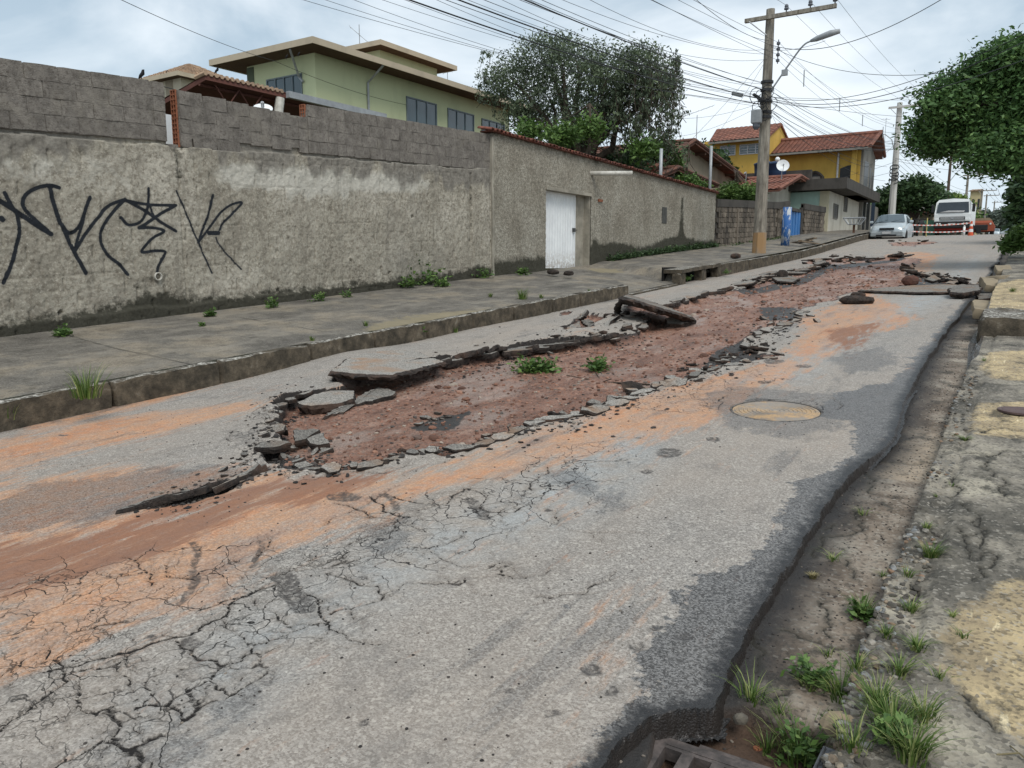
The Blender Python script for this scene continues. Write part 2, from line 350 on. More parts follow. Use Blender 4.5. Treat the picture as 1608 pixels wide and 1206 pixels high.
# ---- stains and films (signed fields, thresholded with noise in the material)
def soft(polys, s=.35, reach=1.2): return np.clip(.5+sdf(gx, gy, [pl(p) for p in polys], reach)/(2*s), 0, 1)
A_or = soft([[(-40, 760), (200, 735), (420, 740), (560, 745), (700, 725), (850, 665), (1000, 625), (1120, 590), (1240, 560), (1260, 500), (1360, 455), (1440, 500), (1330, 540), (1230, 600), (1130, 660), (950, 700), (840, 745), (700, 770), (560, 830), (430, 880), (380, 960), (200, 1010), (90, 1050), (-60, 1080)],
             [(-80, 700), (150, 660), (330, 640), (520, 620), (560, 600), (420, 640), (250, 690), (100, 720), (-60, 790)], [(1390, 400), (1440, 395), (1480, 400), (1440, 440), (1400, 430)],
             [(-40, 672), (80, 655), (300, 600), (400, 572), (410, 590), (250, 630), (60, 680)]], .22)
A_mud = soft([[(-60, 860), (120, 830), (300, 780), (480, 745), (640, 735), (560, 770), (420, 800), (250, 870), (80, 930), (-60, 960)], [(1290, 520), (1400, 500), (1330, 560)]], .15)
A_net = soft([[(-60, 900), (120, 880), (330, 850), (480, 850), (640, 790), (780, 740), (900, 690), (1010, 690), (960, 760), (860, 820), (700, 870), (560, 960), (420, 1010), (330, 1120), (200, 1240), (-60, 1240)], [(960, 620), (1100, 590), (1200, 560), (1230, 600), (1140, 650), (1000, 660)], [(400, 640), (470, 610), (440, 700), (560, 740), (480, 770), (360, 730), (340, 690)]], .2)
A_wet = soft([[(870, 1240), (960, 1150), (1030, 1080), (1000, 1020), (1045, 990), (1060, 930), (1110, 900), (1180, 880), (1215, 830), (1250, 760), (1300, 745), (1350, 700), (1330, 660), (1270, 655), (1310, 620), (1400, 600), (1440, 560), (1500, 490), (1540, 450), (1590, 370), (1605, 380), (1560, 450), (1500, 560), (1450, 650), (1400, 760), (1280, 900), (1200, 1080), (1180, 1240)]
              ],.10)
A_damp = soft([[(150, 1206), (330, 1100), (400, 1060), (430, 1070), (330, 1150), (260, 1240)], [(-40, 690), (150, 650), (330, 600), (420, 570), (520, 555), (700, 520), (900, 480), (1000, 470), (900, 470), (600, 500), (400, 560), (200, 620), (-40, 670)],
              [(-60, 800), (60, 760), (230, 735), (350, 735), (420, 740), (330, 770), (150, 820), (-60, 850)], [(1100, 620), (1150, 605), (1330, 620), (1330, 670), (1240, 690), (1130, 670)], [(850, 745), (900, 735), (1000, 800), (940, 800)], [(1300, 560), (1380, 545), (1420, 570), (1330, 590)], [(1130, 480), (1250, 470), (1270, 500), (1200, 510)], [(560, 830), (640, 810), (660, 850), (600, 870)]], .16)
A_blue = soft([[(560, 900), (620, 850), (760, 800), (880, 720), (1000, 680), (1020, 710), (960, 770), (820, 840), (700, 880), (600, 930), (420, 1040), (300, 1160), (200, 1206), (260, 1100), (400, 990)], [(1150, 600), (1300, 540), (1500, 470), (1540, 400), (1400, 480), (1250, 600)]], .25)
blots = [(930, 1051, 19, 12), (1050, 711, 22, 8), (1000, 1015, 14, 8), (1075, 1000, 14, 6), (800, 1085, 8, 5), (1195, 632, 28, 6), (570, 1135, 9, 6), (868, 1120, 14, 6), (1015, 740, 10, 4), (1120, 690, 12, 4), (960, 1085, 14, 7), (1030, 985, 10, 5), (1200, 600, 12, 3), (1150, 560, 20, 4), (1262, 575, 14, 3), (1215, 567, 18, 4), (700, 845, 5, 3), (860, 800, 6, 3), (540, 780, 30, 8), (300, 1010, 20, 10), (240, 1000, 10, 6)]
scuffs = [([(303, 852), (305, 890), (297, 930), (282, 948)], .018), ([(408, 850), (402, 875), (396, 890)], .016), ([(440, 905), (455, 930), (478, 955)], .05), ([(735, 785), (750, 800), (762, 812)], .035), ([(600, 775), (622, 800)], .022), ([(195, 1000), (270, 940), (360, 925)], .0)]
D_bl = np.full(GX.shape, .12)
for u, v, a, b in blots:
    th = np.linspace(0, 6.28, 9)[:-1]; P = pl([(u+a*math.cos(t), v+b*math.sin(t)) for t in th])
    s_ = sdf(gx, gy, [P], .12); D_bl = np.minimum(D_bl, -s_)
for p, r in scuffs:
    if r: segdist(D_bl, gx, gy, frac(pl(p), .1, 2, 8), .13, r)
Z -= .012*np.clip(1-D_cr/.006, 0, 1)*(S_hole < 0)
Z -= .010*np.clip(-D_bl/.03, 0, 1)*(S_hole < 0)
# manhole seat: flush collar
mc = onroad(1218, 645); rmh = np.hypot(GX-mc[0], GY-mc[1])
Z = np.where(rmh < .345, zb-.03, np.where(rmh < .5, zb+.004+.006*fbm(GX*20, GY*20, 3), Z))
# drop away at the right edge of the mat
dropR = np.clip(-S_as/.014, 0, 1); bulge = 1-.75*np.clip((GY-4.9)/.5, 0, 1)*np.clip((8.2-GY)/1.2, 0, 1); Z = Z-dropR*.09*bulge-(.006+.02*fbm(GX*9, GY*9, 3))*np.exp(-np.clip(S_as, 0, 9)/.02)*(S_as > 0)*bulge
nx_, ny_ = len(gx), len(gy)
jm = ((np.abs(S_as) < .08) | (np.abs(S_hole) < .08))*.55; ddx = np.gradient(gx)[None, :]; ddy = np.gradient(gy)[:, None]
V = np.stack([GX+jm*ddx*(RS.rand(*GX.shape)-.5), GY+jm*ddy*(RS.rand(*GX.shape)-.5), Z+.006*(RS.rand(*GX.shape)-.5)*(dropR > 0)], -1).reshape(-1, 3)
J, I = np.meshgrid(np.arange(ny_-1), np.arange(nx_-1), indexing='ij'); q = (J*nx_+I).ravel()
Fq = np.stack([q, q+1, q+nx_+1, q+nx_], 1)
cs = lambda A: (A[:-1, :-1]+A[1:, 1:]+A[:-1, 1:]+A[1:, :-1]).ravel()/4
ch, ca = cs(S_hole), cs(S_as)
f_earth = (ch > .03); f_as = (~f_earth) & (ca > -.035)
def sub(Fs):
    used = np.unique(Fs); mp_ = np.zeros(len(V), int); mp_[used] = np.arange(len(used)); return used, mp_[Fs]
# ---- asphalt material
t = NT('worn_asphalt')
spk = t.voro(150, 'F1', out='Color'); spd = t.voro(150, 'F1')
sv = t.n('ShaderNodeSeparateColor'); t.put(sv.inputs[0], spk)
sp2 = t.voro(85, 'F1', out='Color'); sv2 = t.n('ShaderNodeSeparateColor'); t.put(sv2.inputs[0], sp2)
base = t.mix(t.mr(sv.outputs[0], .1, .95), (.155, .145, .132), (.365, .34, .31))
base = t.mix(t.math('MULTIPLY', t.mr(sv2.outputs[1], .86, .95), .5), base, (.56, .53, .47))
tone = t.mr(t.noise(.9, 5, .6, t.vec((1, .5, 1))), .3, .7)
base = t.mix(tone, base, t.mix(.5, base, (.36, .295, .235)))
base = t.mix(t.mr(t.noise(5, 7, .7, t.vec((1, .6, 1), loc=(2, 8, 0))), .52, .68, 0, .45), base, (.13, .12, .11))
blue = t.math('MULTIPLY', t.attr('blue'), t.mr(t.noise(6, 4), .3, .6)); base = t.mix(t.math('MULTIPLY', blue, .6), base, t.mix(t.mr(sv.outputs[1], .2, .9), (.22, .25, .265), (.44, .48, .49)))
st = t.vec((3.2, .55, 1)); fine = t.noise(3, 7, .65, st); med = t.noise(1.3, 5, .6, t.vec((1.6, .5, 1)))
fn2 = t.noise(8, 8, .75, t.vec((2.2, .45, 1), loc=(1, 5, 0)))
orf = t.mr(t.math('ADD', t.attr('orange'), t.math('MULTIPLY', t.math('SUBTRACT', t.math('ADD', t.math('ADD', fine, med), fn2), 1.5), 1.9)), .25, .95, smooth=True)
fsp = t.mr(t.noise(70, 4, .7), .35, .65, .72, 1.22)
oc = t.ramp(t.noise(1.7, 6, .65, t.vec((2.4, .5, 1), loc=(3, 1, 0))), [(.3, (.25, .135, .09)), (.42, (.46, .25, .145)), (.52, (.55, .27, .125)), (.62, (.56, .21, .065)), (.75, (.45, .30, .20))])
hs = t.n('ShaderNodeHueSaturation'); t.put(hs.inputs['Value'], fsp); t.put(hs.inputs['Color'], t.mix(.3, oc, base)); base = t.mix(t.math('MULTIPLY', orf, t.mr(t.noise(11, 7, .75), .36, .55, .45, .92)), base, hs.outputs[0])
mud = t.mr(t.math('ADD', t.attr('mud'), t.math('MULTIPLY', t.math('SUBTRACT', t.math('ADD', fine, fn2), 1.), 2.2)), .4, 1.0, smooth=True)
base = t.mix(t.math('MULTIPLY', mud, .8), base, t.mix(fn2, (.12, .055, .038), (.30, .145, .085)))
wn_ = t.math('ADD', t.noise(3.2, 8, .68), t.math('MULTIPLY', t.noise(26, 5, .7), .35))
wet = t.mr(t.math('ADD', t.attr('wet'), t.math('MULTIPLY', t.math('SUBTRACT', wn_, .67), 2.6)), .47, .56, smooth=True)
streak = t.mr(t.noise(1.1, 6, .62, t.vec((3.5, .45, 1), loc=(9, 4, 0))), .615, .66)
damp = t.mr(t.math('ADD', t.attr('damp'), t.math('MULTIPLY', t.math('SUBTRACT', t.math('ADD', fn2, t.noise(6, 6, .7)), 1.), 2.0)), .42, .70)
wet = t.math('MAXIMUM', wet, t.math('MULTIPLY', t.math('MAXIMUM', t.math('MULTIPLY', streak, .8), damp), .62))
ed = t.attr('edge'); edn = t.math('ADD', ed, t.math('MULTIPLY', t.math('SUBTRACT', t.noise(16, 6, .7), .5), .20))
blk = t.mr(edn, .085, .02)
dark = t.mix(t.mr(sv.outputs[0], .2, 1.), (.030, .029, .029), (.20, .195, .19))
base = t.mix(t.math('MULTIPLY', wet, .85), base, dark)
base = t.mix(t.math('MULTIPLY', blk, .93), base, (.017, .016, .016))  # black band on the lip: wet tar, with the drop's shade painted in
bl = t.mr(t.math('ADD', t.attr('blot'), t.math('MULTIPLY', t.math('SUBTRACT', t.noise(30, 4), .5), .05)), .004, -.006)
base = t.mix(t.math('MULTIPLY', bl, t.mr(t.noise(35, 5, .75), .38, .55, .15, .85)), base, (.05, .045, .042))
cd = t.math('MULTIPLY', t.math('ADD', t.attr('crk'), t.math('MULTIPLY', t.math('SUBTRACT', t.noise(75, 4, .7), .5), .011)), t.mr(t.noise(6, 3), .35, .65, .55, 2.0))
ck = t.mr(cd, .0035, .0008); halo = t.mr(cd, .03, .0, 0, .35)
dv = t.n('ShaderNodeVectorMath', operation='ADD'); nv = t.n('ShaderNodeTexNoise'); t.put(nv.inputs['Vector'], t.pos); nv.inputs['Scale'].default_value = 5; nv.inputs['Detail'].default_value = 4
nsc = t.n('ShaderNodeVectorMath', operation='SCALE'); t.put(nsc.inputs[0], nv.outputs['Color']); nsc.inputs['Scale'].default_value = .28; t.put(dv.inputs[0], t.pos); t.put(dv.inputs[1], nsc.outputs[0])
e1 = t.voro(5.2, 'DISTANCE_TO_EDGE', dv.outputs[0]); e2 = t.voro(2.1, 'DISTANCE_TO_EDGE', dv.outputs[0])
brk = t.mr(t.noise(4, 3), .36, .52); e3 = t.voro(10.5, 'DISTANCE_TO_EDGE', dv.outputs[0])
net = t.math('MULTIPLY', t.math('MULTIPLY', t.mr(e1, .016, .004), t.mr(t.attr('net'), .55, .9)), brk)
net2 = t.math('MULTIPLY', t.mr(e2, .007, .002), t.math('MULTIPLY', t.mr(t.attr('net'), .2, .5), t.mr(t.noise(2.3, 2), .40, .48)))
net3 = t.math('MULTIPLY', t.math('MULTIPLY', t.mr(e3, .022, .004), t.mr(t.attr('net'), .6, 1.)), t.mr(t.noise(3, 3, .5, t.vec(loc=(6, 1, 0))), .5, .58)); net = t.math('MAXIMUM', net, t.math('MULTIPLY', net3, .8))
ckk = t.math('MAXIMUM', ck, t.math('MAXIMUM', t.math('MULTIPLY', net, .8), net2))
base = t.mix(t.math('MULTIPLY', halo, .6), base, (.07, .055, .045)); base = t.mix(ckk, base, (.012, .010, .009))
tl_ = t.math('ADD', t.attr('tail'), t.math('MULTIPLY', t.math('SUBTRACT', t.noise(11, 5, .7), .5), .10)); tlm = t.mr(tl_, -.01, .01)
base = t.mix(t.math('MULTIPLY', tlm, .92), base, t.mix(t.mr(e1, .05, .0), t.mix(t.mr(sv.outputs[0], .3, .95), (.035, .034, .033), (.17, .165, .155)), (.012, .011, .01)))
base = t.mix(t.mr(t.attr('side'), .3, .7), base, t.mix(t.noise(20, 4), (.018, .016, .015), (.040, .033, .029)))  # steep broken faces: dark cut asphalt, blackened further by painted shade
hgt = t.math('SUBTRACT', t.math('MULTIPLY', spd, -.5), t.math('MULTIPLY', ckk, 2.))
nm = t.bump(hgt, .75, .006); nm = t.bump(t.noise(7, 5), .35, .02, nm)
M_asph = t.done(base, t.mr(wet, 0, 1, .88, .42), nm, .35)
# ---- earth material
t = NT('wet_red_earth')
g = t.math('ADD', t.math('MULTIPLY', t.noise(2.2, 8, .7, t.vec((1.6, .6, 1))), .65), t.math('MULTIPLY', t.noise(17, 6, .75), .35))
ec = t.ramp(g, [(.30, (.085, .045, .032)), (.42, (.19, .095, .063)), (.52, (.32, .165, .112)), (.60, (.42, .275, .21)), (.72, (.42, .19, .10))])
grav = t.voro(48, 'F1', out='Color'); sg = t.n('ShaderNodeSeparateColor'); t.put(sg.inputs[0], grav)
ec = t.mix(t.mr(sg.outputs[0], .75, .95, 0, .5), ec, (.27, .21, .17)); ec = t.mix(t.mr(sg.outputs[1], .8, .95, 0, .5), ec, (.05, .035, .03))
pw = t.mr(t.math('ADD', t.noise(1.1, 5, .6, t.vec((1.2, .6, 1), loc=(5, 2, 0))), t.math('MULTIPLY', t.attr('low'), .0)), .54, .64)
ec = t.mix(t.math('MULTIPLY', pw, .65), ec, (.42, .335, .29))
rub = t.mr(t.math('ADD', t.attr('rub'), t.math('MULTIPLY', t.math('SUBTRACT', t.noise(7, 5), .5), 1.2)), .5, .62)
ec = t.mix(rub, ec, t.mix(t.noise(25, 3), (.022, .020, .019), (.09, .08, .072)))
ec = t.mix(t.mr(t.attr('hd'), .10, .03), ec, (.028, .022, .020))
nm = t.bump(t.noise(28, 7, .75), 1., .035); nm = t.bump(t.voro(48), .8, .012, nm)
M_earth = t.done(ec, t.mr(pw, 0, 1, .55, .28), nm, .4)
A_rub = soft([[(640, 660), (700, 640), (740, 640), (720, 668), (660, 672)], [(1120, 545), (1180, 530), (1200, 560), (1130, 580), (1090, 590)], [(1190, 478), (1250, 480), (1255, 502), (1200, 500)], [(405, 700), (470, 700), (500, 735), (430, 735)], [(1150, 455), (1260, 430), (1300, 412), (1440, 402), (1400, 408), (1300, 422), (1270, 440), (1190, 456)], [(1420, 428), (1540, 448), (1540, 460), (1440, 455)]], .08)
SL = np.abs(np.gradient(Z, axis=0)/np.gradient(GY, axis=0))+np.abs(np.gradient(Z, axis=1)/np.gradient(GX, axis=1))
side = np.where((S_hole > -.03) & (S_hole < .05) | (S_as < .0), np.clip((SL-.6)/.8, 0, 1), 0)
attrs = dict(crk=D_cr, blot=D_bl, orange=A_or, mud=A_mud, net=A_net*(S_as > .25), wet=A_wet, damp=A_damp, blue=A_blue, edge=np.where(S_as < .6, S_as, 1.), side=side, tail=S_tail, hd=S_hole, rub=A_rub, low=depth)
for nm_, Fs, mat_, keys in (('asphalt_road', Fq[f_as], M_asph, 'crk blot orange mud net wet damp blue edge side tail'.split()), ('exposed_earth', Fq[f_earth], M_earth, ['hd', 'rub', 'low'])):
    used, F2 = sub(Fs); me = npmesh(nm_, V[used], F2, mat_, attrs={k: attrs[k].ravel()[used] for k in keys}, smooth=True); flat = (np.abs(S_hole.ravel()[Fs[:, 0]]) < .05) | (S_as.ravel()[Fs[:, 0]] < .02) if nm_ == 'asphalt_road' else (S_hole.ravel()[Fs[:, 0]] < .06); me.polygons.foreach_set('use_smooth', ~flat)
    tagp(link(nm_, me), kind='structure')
_zi = Z
def zsurf(x, y):
    i = np.clip(np.searchsorted(gx, x), 1, nx_-1); j = np.clip(np.searchsorted(gy, y), 1, ny_-1); return float(_zi[j, i])
# ================================================================ GROUND far and wide
xs_ = np.array([-700, -300, -120, -60, -30, -16, -10.3, -9, -7, -4, -1, 2, 4, 8, 20, 60, 200, 700.]); ys_ = np.concatenate([np.arange(-25, 60, 2.5), np.arange(60, 320, 10), [360, 420, 600, 1000, 1490]])
AX, AY = np.meshgrid(xs_, ys_); AZ = zr(AY)-.45
q = (np.arange(len(ys_)-1)[:, None]*len(xs_)+np.arange(len(xs_)-1)).ravel()
M_ground = plain('garden_soil', (.11, .085, .055), (.06, .075, .035), .6, .95, .5, 6, .05)
tagp(link('ground', npmesh('ground', np.stack([AX, AY, AZ], -1).reshape(-1, 3), np.stack([q, q+1, q+len(xs_)+1, q+len(xs_)], 1), M_ground)), kind='structure')

def hf(name, xs, ys, zf, mats, attrs=None, keep=None, thick=None, kind='structure'):
    """height field sheet over world x, y"""
    X, Y = np.meshgrid(xs, ys); Zf = zf(X, Y) if callable(zf) else zf
    n = len(xs); q = (np.arange(len(ys)-1)[:, None]*n+np.arange(n-1)).ravel(); F = np.stack([q, q+1, q+n+1, q+n], 1)
    if keep is not None: F = F[keep.ravel()[F].all(1)]
    o = link(name, npmesh(name, np.stack([X, Y, Zf], -1).reshape(-1, 3), F, mats, attrs={k: v.ravel() for k, v in (attrs or {}).items()}, smooth=True))
    return tagp(o, kind=kind)

# ================================================================ LEFT PAVEMENT
def pave_left(X, Y):
    f = np.clip((LK-X)/3.2, 0, 1.4)
    hk = np.where(Y < 14.85, .23, .33); hw = .42+.08*np.clip((Y-17)/8, 0, 1)
    h = hk+(hw-hk)*f
    yb = 17.75+f*1.45
    ramp = np.clip(.03+(.36)*np.clip(f*1.08, 0, 1), 0, .5)
    t1 = np.clip((Y-14.82-.0*f)/(.02+1.3*np.clip(f-.1, 0, 1)), 0, 1); t2 = np.clip((Y-yb)/(.05+.45*f), 0, 1)
    return zr(Y)+np.where(Y > yb, ramp+(h-ramp)*t2, h+(ramp-h)*t1)
lx = np.concatenate([np.arange(-10.02, -7.1, .06), np.arange(-7.1, LK-.10, .03), [LK-.13]]); ly = np.concatenate([np.arange(-4, 2.5, .2), axis(2.5, 60, lambda y: .02+.0012*y*y*.5 if y < 16 else .12)])
LX, LY = np.meshgrid(lx, ly)
LZ = pave_left(LX, LY)+.006*fbm(LX*2, LY*2, 3)+.002*fbm(LX*22, LY*22, 2)
D_j = np.full(LX.shape, .2)
for i, yy in enumerate([1.1, 2.9, 4.75, 6.9, 9.0, 11.2, 13.0, 21., 23.5, 26, 29, 32, 36, 40]):
    segdist(D_j, lx, ly, frac([(-10, yy+.1), (-8.5, yy-.05+.1*(i % 2)), (LK, yy-.05)], .02, 2, i), .2, .004)
segdist(D_j, lx, ly, frac([(-8.8, 0), (-8.7, 5.2), (-8.8, 8.)], .04, 3, 8), .2, -.004)
segdist(D_j, lx, ly, frac([(-9.5, 5.2), (-8.2, 6.1), (-7.0, 5.9)], .1, 3, 9), .2, -.003)
LZ -= .012*np.clip(1-D_j/.012, 0, 1)
t = NT('mossy_pavement_concrete')
n_ = t.noise(1.1, 7, .62); c = t.ramp(n_, [(.33, (.078, .070, .060)), (.5, (.145, .132, .112)), (.62, (.24, .205, .155)), (.72, (.15, .125, .095))])
sp = t.n('ShaderNodeSeparateColor'); t.put(sp.inputs[0], t.voro(80, out='Color'))
c = t.mix(t.mr(sp.outputs[0], .8, .95, 0, .4), c, (.32, .30, .26)); c = t.mix(t.mr(sp.outputs[1], .7, .95, 0, .5), c, (.05, .045, .038))
c = t.mix(t.mr(t.noise(5, 6, .7), .5, .66, 0, .5), c, (.055, .050, .040)); c = t.mix(t.mr(t.noise(2.2, 8, .75, t.vec((1.5, .5, 1), loc=(4, 4, 4))), .5, .62, 0, .5), c, (.26, .235, .195))
c = t.mix(t.mr(t.math('ADD', t.attr('lichen'), t.math('MULTIPLY', t.math('SUBTRACT', t.noise(6, 5), .5), .9)), .5, .7, 0, .75), c, (.25, .21, .13))
c = t.mix(t.mr(t.attr('joint'), .02, .0), c, (.035, .032, .026))
M_pave = t.done(c, t.mr(t.noise(3, 4), .4, .6, .7, .9), t.bump(t.noise(70, 4), .5, .008, t.bump(t.voro(80), .4, .005)), .3)
def lich(u, v, r): p = onroad(u, v, .3); return np.exp(-((LX-p[0])**2/(r*.8)**2+(LY-p[1])**2/r**2))
A_li = lich(760, 490, 1.3)+lich(660, 505, .9)+lich(560, 530, .6)+lich(950, 425, .7)+lich(60, 620, .5)*.8
hf('pavement', lx, ly, LZ, M_pave, dict(joint=D_j, lichen=A_li))
# end faces of the raised pavement at the gate crossing
mb = MB()
for y_, f0, f1 in ((14.84, 0, 1),):
    n = 18; P = []
    for i in range(n+1):
        x = LK-.12-.4*i/n; P.append((x, y_, float(pave_left(np.array(x), np.array(14.80)))-.001)); P.append((x, y_, float(zr(y_))-.1))
    mb.add(P, [(2*i, 2*i+1, 2*i+3, 2*i+2) for i in range(n)])
tagp(link('pavement_edge', mb.mesh('pavement_edge', M_pave)), kind='structure')

# kerb, one cast stone after another
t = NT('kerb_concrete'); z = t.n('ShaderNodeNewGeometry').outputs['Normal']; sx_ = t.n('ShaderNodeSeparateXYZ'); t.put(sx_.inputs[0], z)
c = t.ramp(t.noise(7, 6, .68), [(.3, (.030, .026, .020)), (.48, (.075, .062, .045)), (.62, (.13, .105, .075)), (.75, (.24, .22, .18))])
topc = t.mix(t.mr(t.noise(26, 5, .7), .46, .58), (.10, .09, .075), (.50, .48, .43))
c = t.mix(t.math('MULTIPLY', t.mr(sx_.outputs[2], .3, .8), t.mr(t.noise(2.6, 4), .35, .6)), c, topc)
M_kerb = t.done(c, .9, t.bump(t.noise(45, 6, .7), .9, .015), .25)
def rough_block(mb, a, b, nx, ny, nz, amp, seed, zf=None):
    """box with a subdivided, worn surface; zf adds the road's rise along y"""
    r = np.random.RandomState(seed); ofs = r.rand(3)*50
    for ax in range(3):
        for sgn in (0, 1):
            o = [i for i in range(3) if i != ax]; nn = (nx, ny, nz); na, nb = nn[o[0]], nn[o[1]]
            P = []
            for i in range(na+1):
                for j in range(nb+1):
                    p = [0, 0, 0]; p[ax] = (a, b)[sgn][ax]; p[o[0]] = a[o[0]]+(b[o[0]]-a[o[0]])*i/na; p[o[1]] = a[o[1]]+(b[o[1]]-a[o[1]])*j/nb
                    p = np.array(p, float); c_ = (np.array(a)+b)/2; h = (np.array(b)-a)/2; e = (p-c_)/h
                    k = np.sum(np.abs(e) > .99); p = c_+h*e*(1-.035*(k-1)*(1 if min(h) > .05 else .6))
                    s1 = p*9+ofs; p = p+amp*np.array([vnoise(s1[1]+s1[2], s1[0])-.5, vnoise(s1[0]+s1[2]+9, s1[1])-.5, vnoise(s1[0]+s1[1]+5, s1[2])-.5])*2
                    if zf is not None: p[2] += float(zf(p[1]))
                    P.append(p)
            F = []
            for i in range(na):
                for j in range(nb):
                    q0 = i*(nb+1)+j; f = (q0, q0+nb+1, q0+nb+2, q0+1); F.append(f if (sgn == 1) ^ (ax == 1) else f[::-1])
            mb.add(P, F)
kerb = thing('kerb', None, None, (LK, 0, 0)); kerb['kind'] = 'structure'
y = -3.; i = 0
while y < 14.7:
    L = min(1.0+.25*RS.rand(), 14.82-y) if y < 13.6 else 14.82-y
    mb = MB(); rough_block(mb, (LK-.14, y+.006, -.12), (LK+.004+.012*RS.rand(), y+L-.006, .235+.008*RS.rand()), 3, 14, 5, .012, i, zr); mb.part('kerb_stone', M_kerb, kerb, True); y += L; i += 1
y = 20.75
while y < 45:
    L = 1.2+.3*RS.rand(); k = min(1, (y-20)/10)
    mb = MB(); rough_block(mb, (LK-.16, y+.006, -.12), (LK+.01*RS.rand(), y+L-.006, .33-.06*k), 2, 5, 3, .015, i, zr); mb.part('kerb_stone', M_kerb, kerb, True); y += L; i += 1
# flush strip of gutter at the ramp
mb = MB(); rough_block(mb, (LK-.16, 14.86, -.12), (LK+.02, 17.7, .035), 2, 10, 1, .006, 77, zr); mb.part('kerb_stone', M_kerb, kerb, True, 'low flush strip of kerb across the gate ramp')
# storm drain inlet in the kerb
inl = thing('storm_drain_inlet', 'concrete storm drain inlet with two dark openings set into the far kerb', 'drain', (LK, 19.2, zr(19.2)))
M_dark = plain('drain_darkness', (.012, .011, .010), rough=1, bump=0)
f = lambda y: zr(y)
mb = MB(); rough_block(mb, (LK-.5, 17.72, .27), (LK+.03, 20.72, .36), 3, 12, 1, .012, 5, f); mb.part('lid', M_kerb, inl, True)
for a, b in ((17.72, 18.1), (19.2, 19.55), (20.45, 20.72)):
    mb = MB(); rough_block(mb, (LK-.2, a, -.12), (LK+.01, b, .272), 2, 2, 3, .012, int(a*10), f); mb.part('pier', M_kerb, inl, True)
mb = MB().box((LK-.48, 17.75, f(17.75)-.3), (LK-.44, 20.7, f(20.7)+.25)); mb.part('back_wall', M_dark, inl)

# ================================================================ RIGHT GUTTER AND PAVEMENT
rx = np.concatenate([axis(-1.45, .3, lambda x: .010), np.arange(.34, 3.2, .08)]); ry = np.concatenate([np.arange(-4, 1.6, .1), axis(1.6, 12, lambda y: max(.009, (y*y+2)/1150*.9)), np.arange(12.1, 60, .2)])
RX, RY = np.meshgrid(rx, ry); rz = zr(RY)
z4 = lambda *p: zoomed(p, 1200, 700, .2537); z5 = lambda *p: zoomed(p, 900, 900, .4403)
D_rc = np.full(RX.shape, .15)
for i, (p, w, off) in enumerate([(z4((620, 190), (680, 240), (660, 290), (660, 330)), 5, -.09), (z4((570, 440), (575, 490), (565, 570), (480, 600), (350, 610)), 5, -.09), (z4((500, 740), (505, 790), (550, 850), (560, 880)), 4, -.09), (z4((350, 610), (300, 690), (310, 740)), 5, -.09), (z4((370, 570), (440, 530)), 4, -.09),
   (z4((750, 125), (1030, 130)), 3, -.09), (z4((1390, 80), (1400, 180), (1480, 240), (1490, 300)), 5, .05), (z4((1250, 340), (1340, 440), (1350, 560), (1370, 640), (1340, 740), (1300, 830)), 5, .05), (z4((1340, 440), (1230, 560), (1200, 500)), 3, .05), (z4((1130, 150), (1170, 200), (1130, 300)), 6, .05),
   (z4((1060, 50), (1390, 50), (1608, 60)), 4, .05), (z4((1230, 560), (1300, 700), (1370, 640)), 3, .05), (z4((980, 800), (960, 870), (900, 940)), 6, .05), (z5((640, 250), (655, 290), (650, 380)), 3, -.09), (z5((740, 230), (800, 260), (900, 290), (960, 300)), 5, -.09), (z5((890, 130), (905, 200), (915, 260)), 5, -.09), (z5((680, 490), (720, 480), (765, 450)), 9, -.09), (z5((1390, 430), (1440, 490), (1500, 560)), 4, .05),
   (z3((1390, 670), (1400, 760), (1608, 770)), 4, .05), (z3((1330, 990), (1430, 1010), (1520, 980), (1608, 1000)), 5, .05), (z3((1420, 1120), (1608, 1100)), 3, .05)]):
    segdist(D_rc, rx, ry, frac([onroad(u, v, off)[:2] for u, v in p], .30, 4, 300+i), .15, w*.0003)
plR = lambda p, off=.05: np.array([onroad(u, v, off)[:2] for u, v in p])
yel = np.clip(.5+sdf(rx, ry, [plR(z5((1680, -10), (1500, 40), (1440, 90), (1290, 220), (1330, 330), (1390, 430), (1440, 490), (1500, 560), (1760, 700))), plR([(1660, 546), (1550, 552), (1540, 575), (1560, 594), (1660, 600)]), plR([(1660, 628), (1535, 632), (1525, 660), (1535, 682), (1660, 690)]), plR([(1545, 452), (1660, 430), (1660, 500), (1545, 505)], .2)], .3)/.16, 0, 1)
pit_w = plR([(1010, 1240), (1025, 1150), (1060, 1125), (1125, 1125), (1180, 1120), (1215, 1135), (1250, 1150), (1300, 1160), (1330, 1240)], -.09)
S_pit = sdf(rx, ry, [pit_w], .2)
ker = RK+.025*fbm(RY*3, RY*0+2, 3)+.02*(vnoise(RY*1.3, RY*0)-.5)
gz = rz-.062+.012*fbm(RX*5, RY*5, 4)-.02*np.clip(-(RX+.75)/.6, 0, 1)
gz += .012*np.round(vnoise(RX*4.1+3, RY*2.3)*2)/2*(RY < 4.9)
pz = rz+.045+.02*fbm(RX*3, RY*3, 3)+.004*fbm(RX*30, RY*30, 2)
kz = rz+.03+.05*fbm(RX*16, RY*16, 3)
st_ = 10.85; pz = np.where(RY > st_, rz+.24+.004*fbm(RX*20, RY*20, 2), pz)
kz = np.where(RY > st_, rz+.235, kz)
a_ = np.clip((RX-ker)/.012, 0, 1); b_ = np.clip((RX-ker-.15)/.03, 0, 1)
ZR = gz*(1-a_)+(kz*(1-b_)+pz*b_)*a_
ZR = np.where(RY > st_+6.5, gz*(1-a_)+(rz+.12+.05*np.round(vnoise(RX*0+3, RY*.9)*2)/2)*a_, ZR)
ZR -= .012*np.clip(1-D_rc/.007, 0, 1)
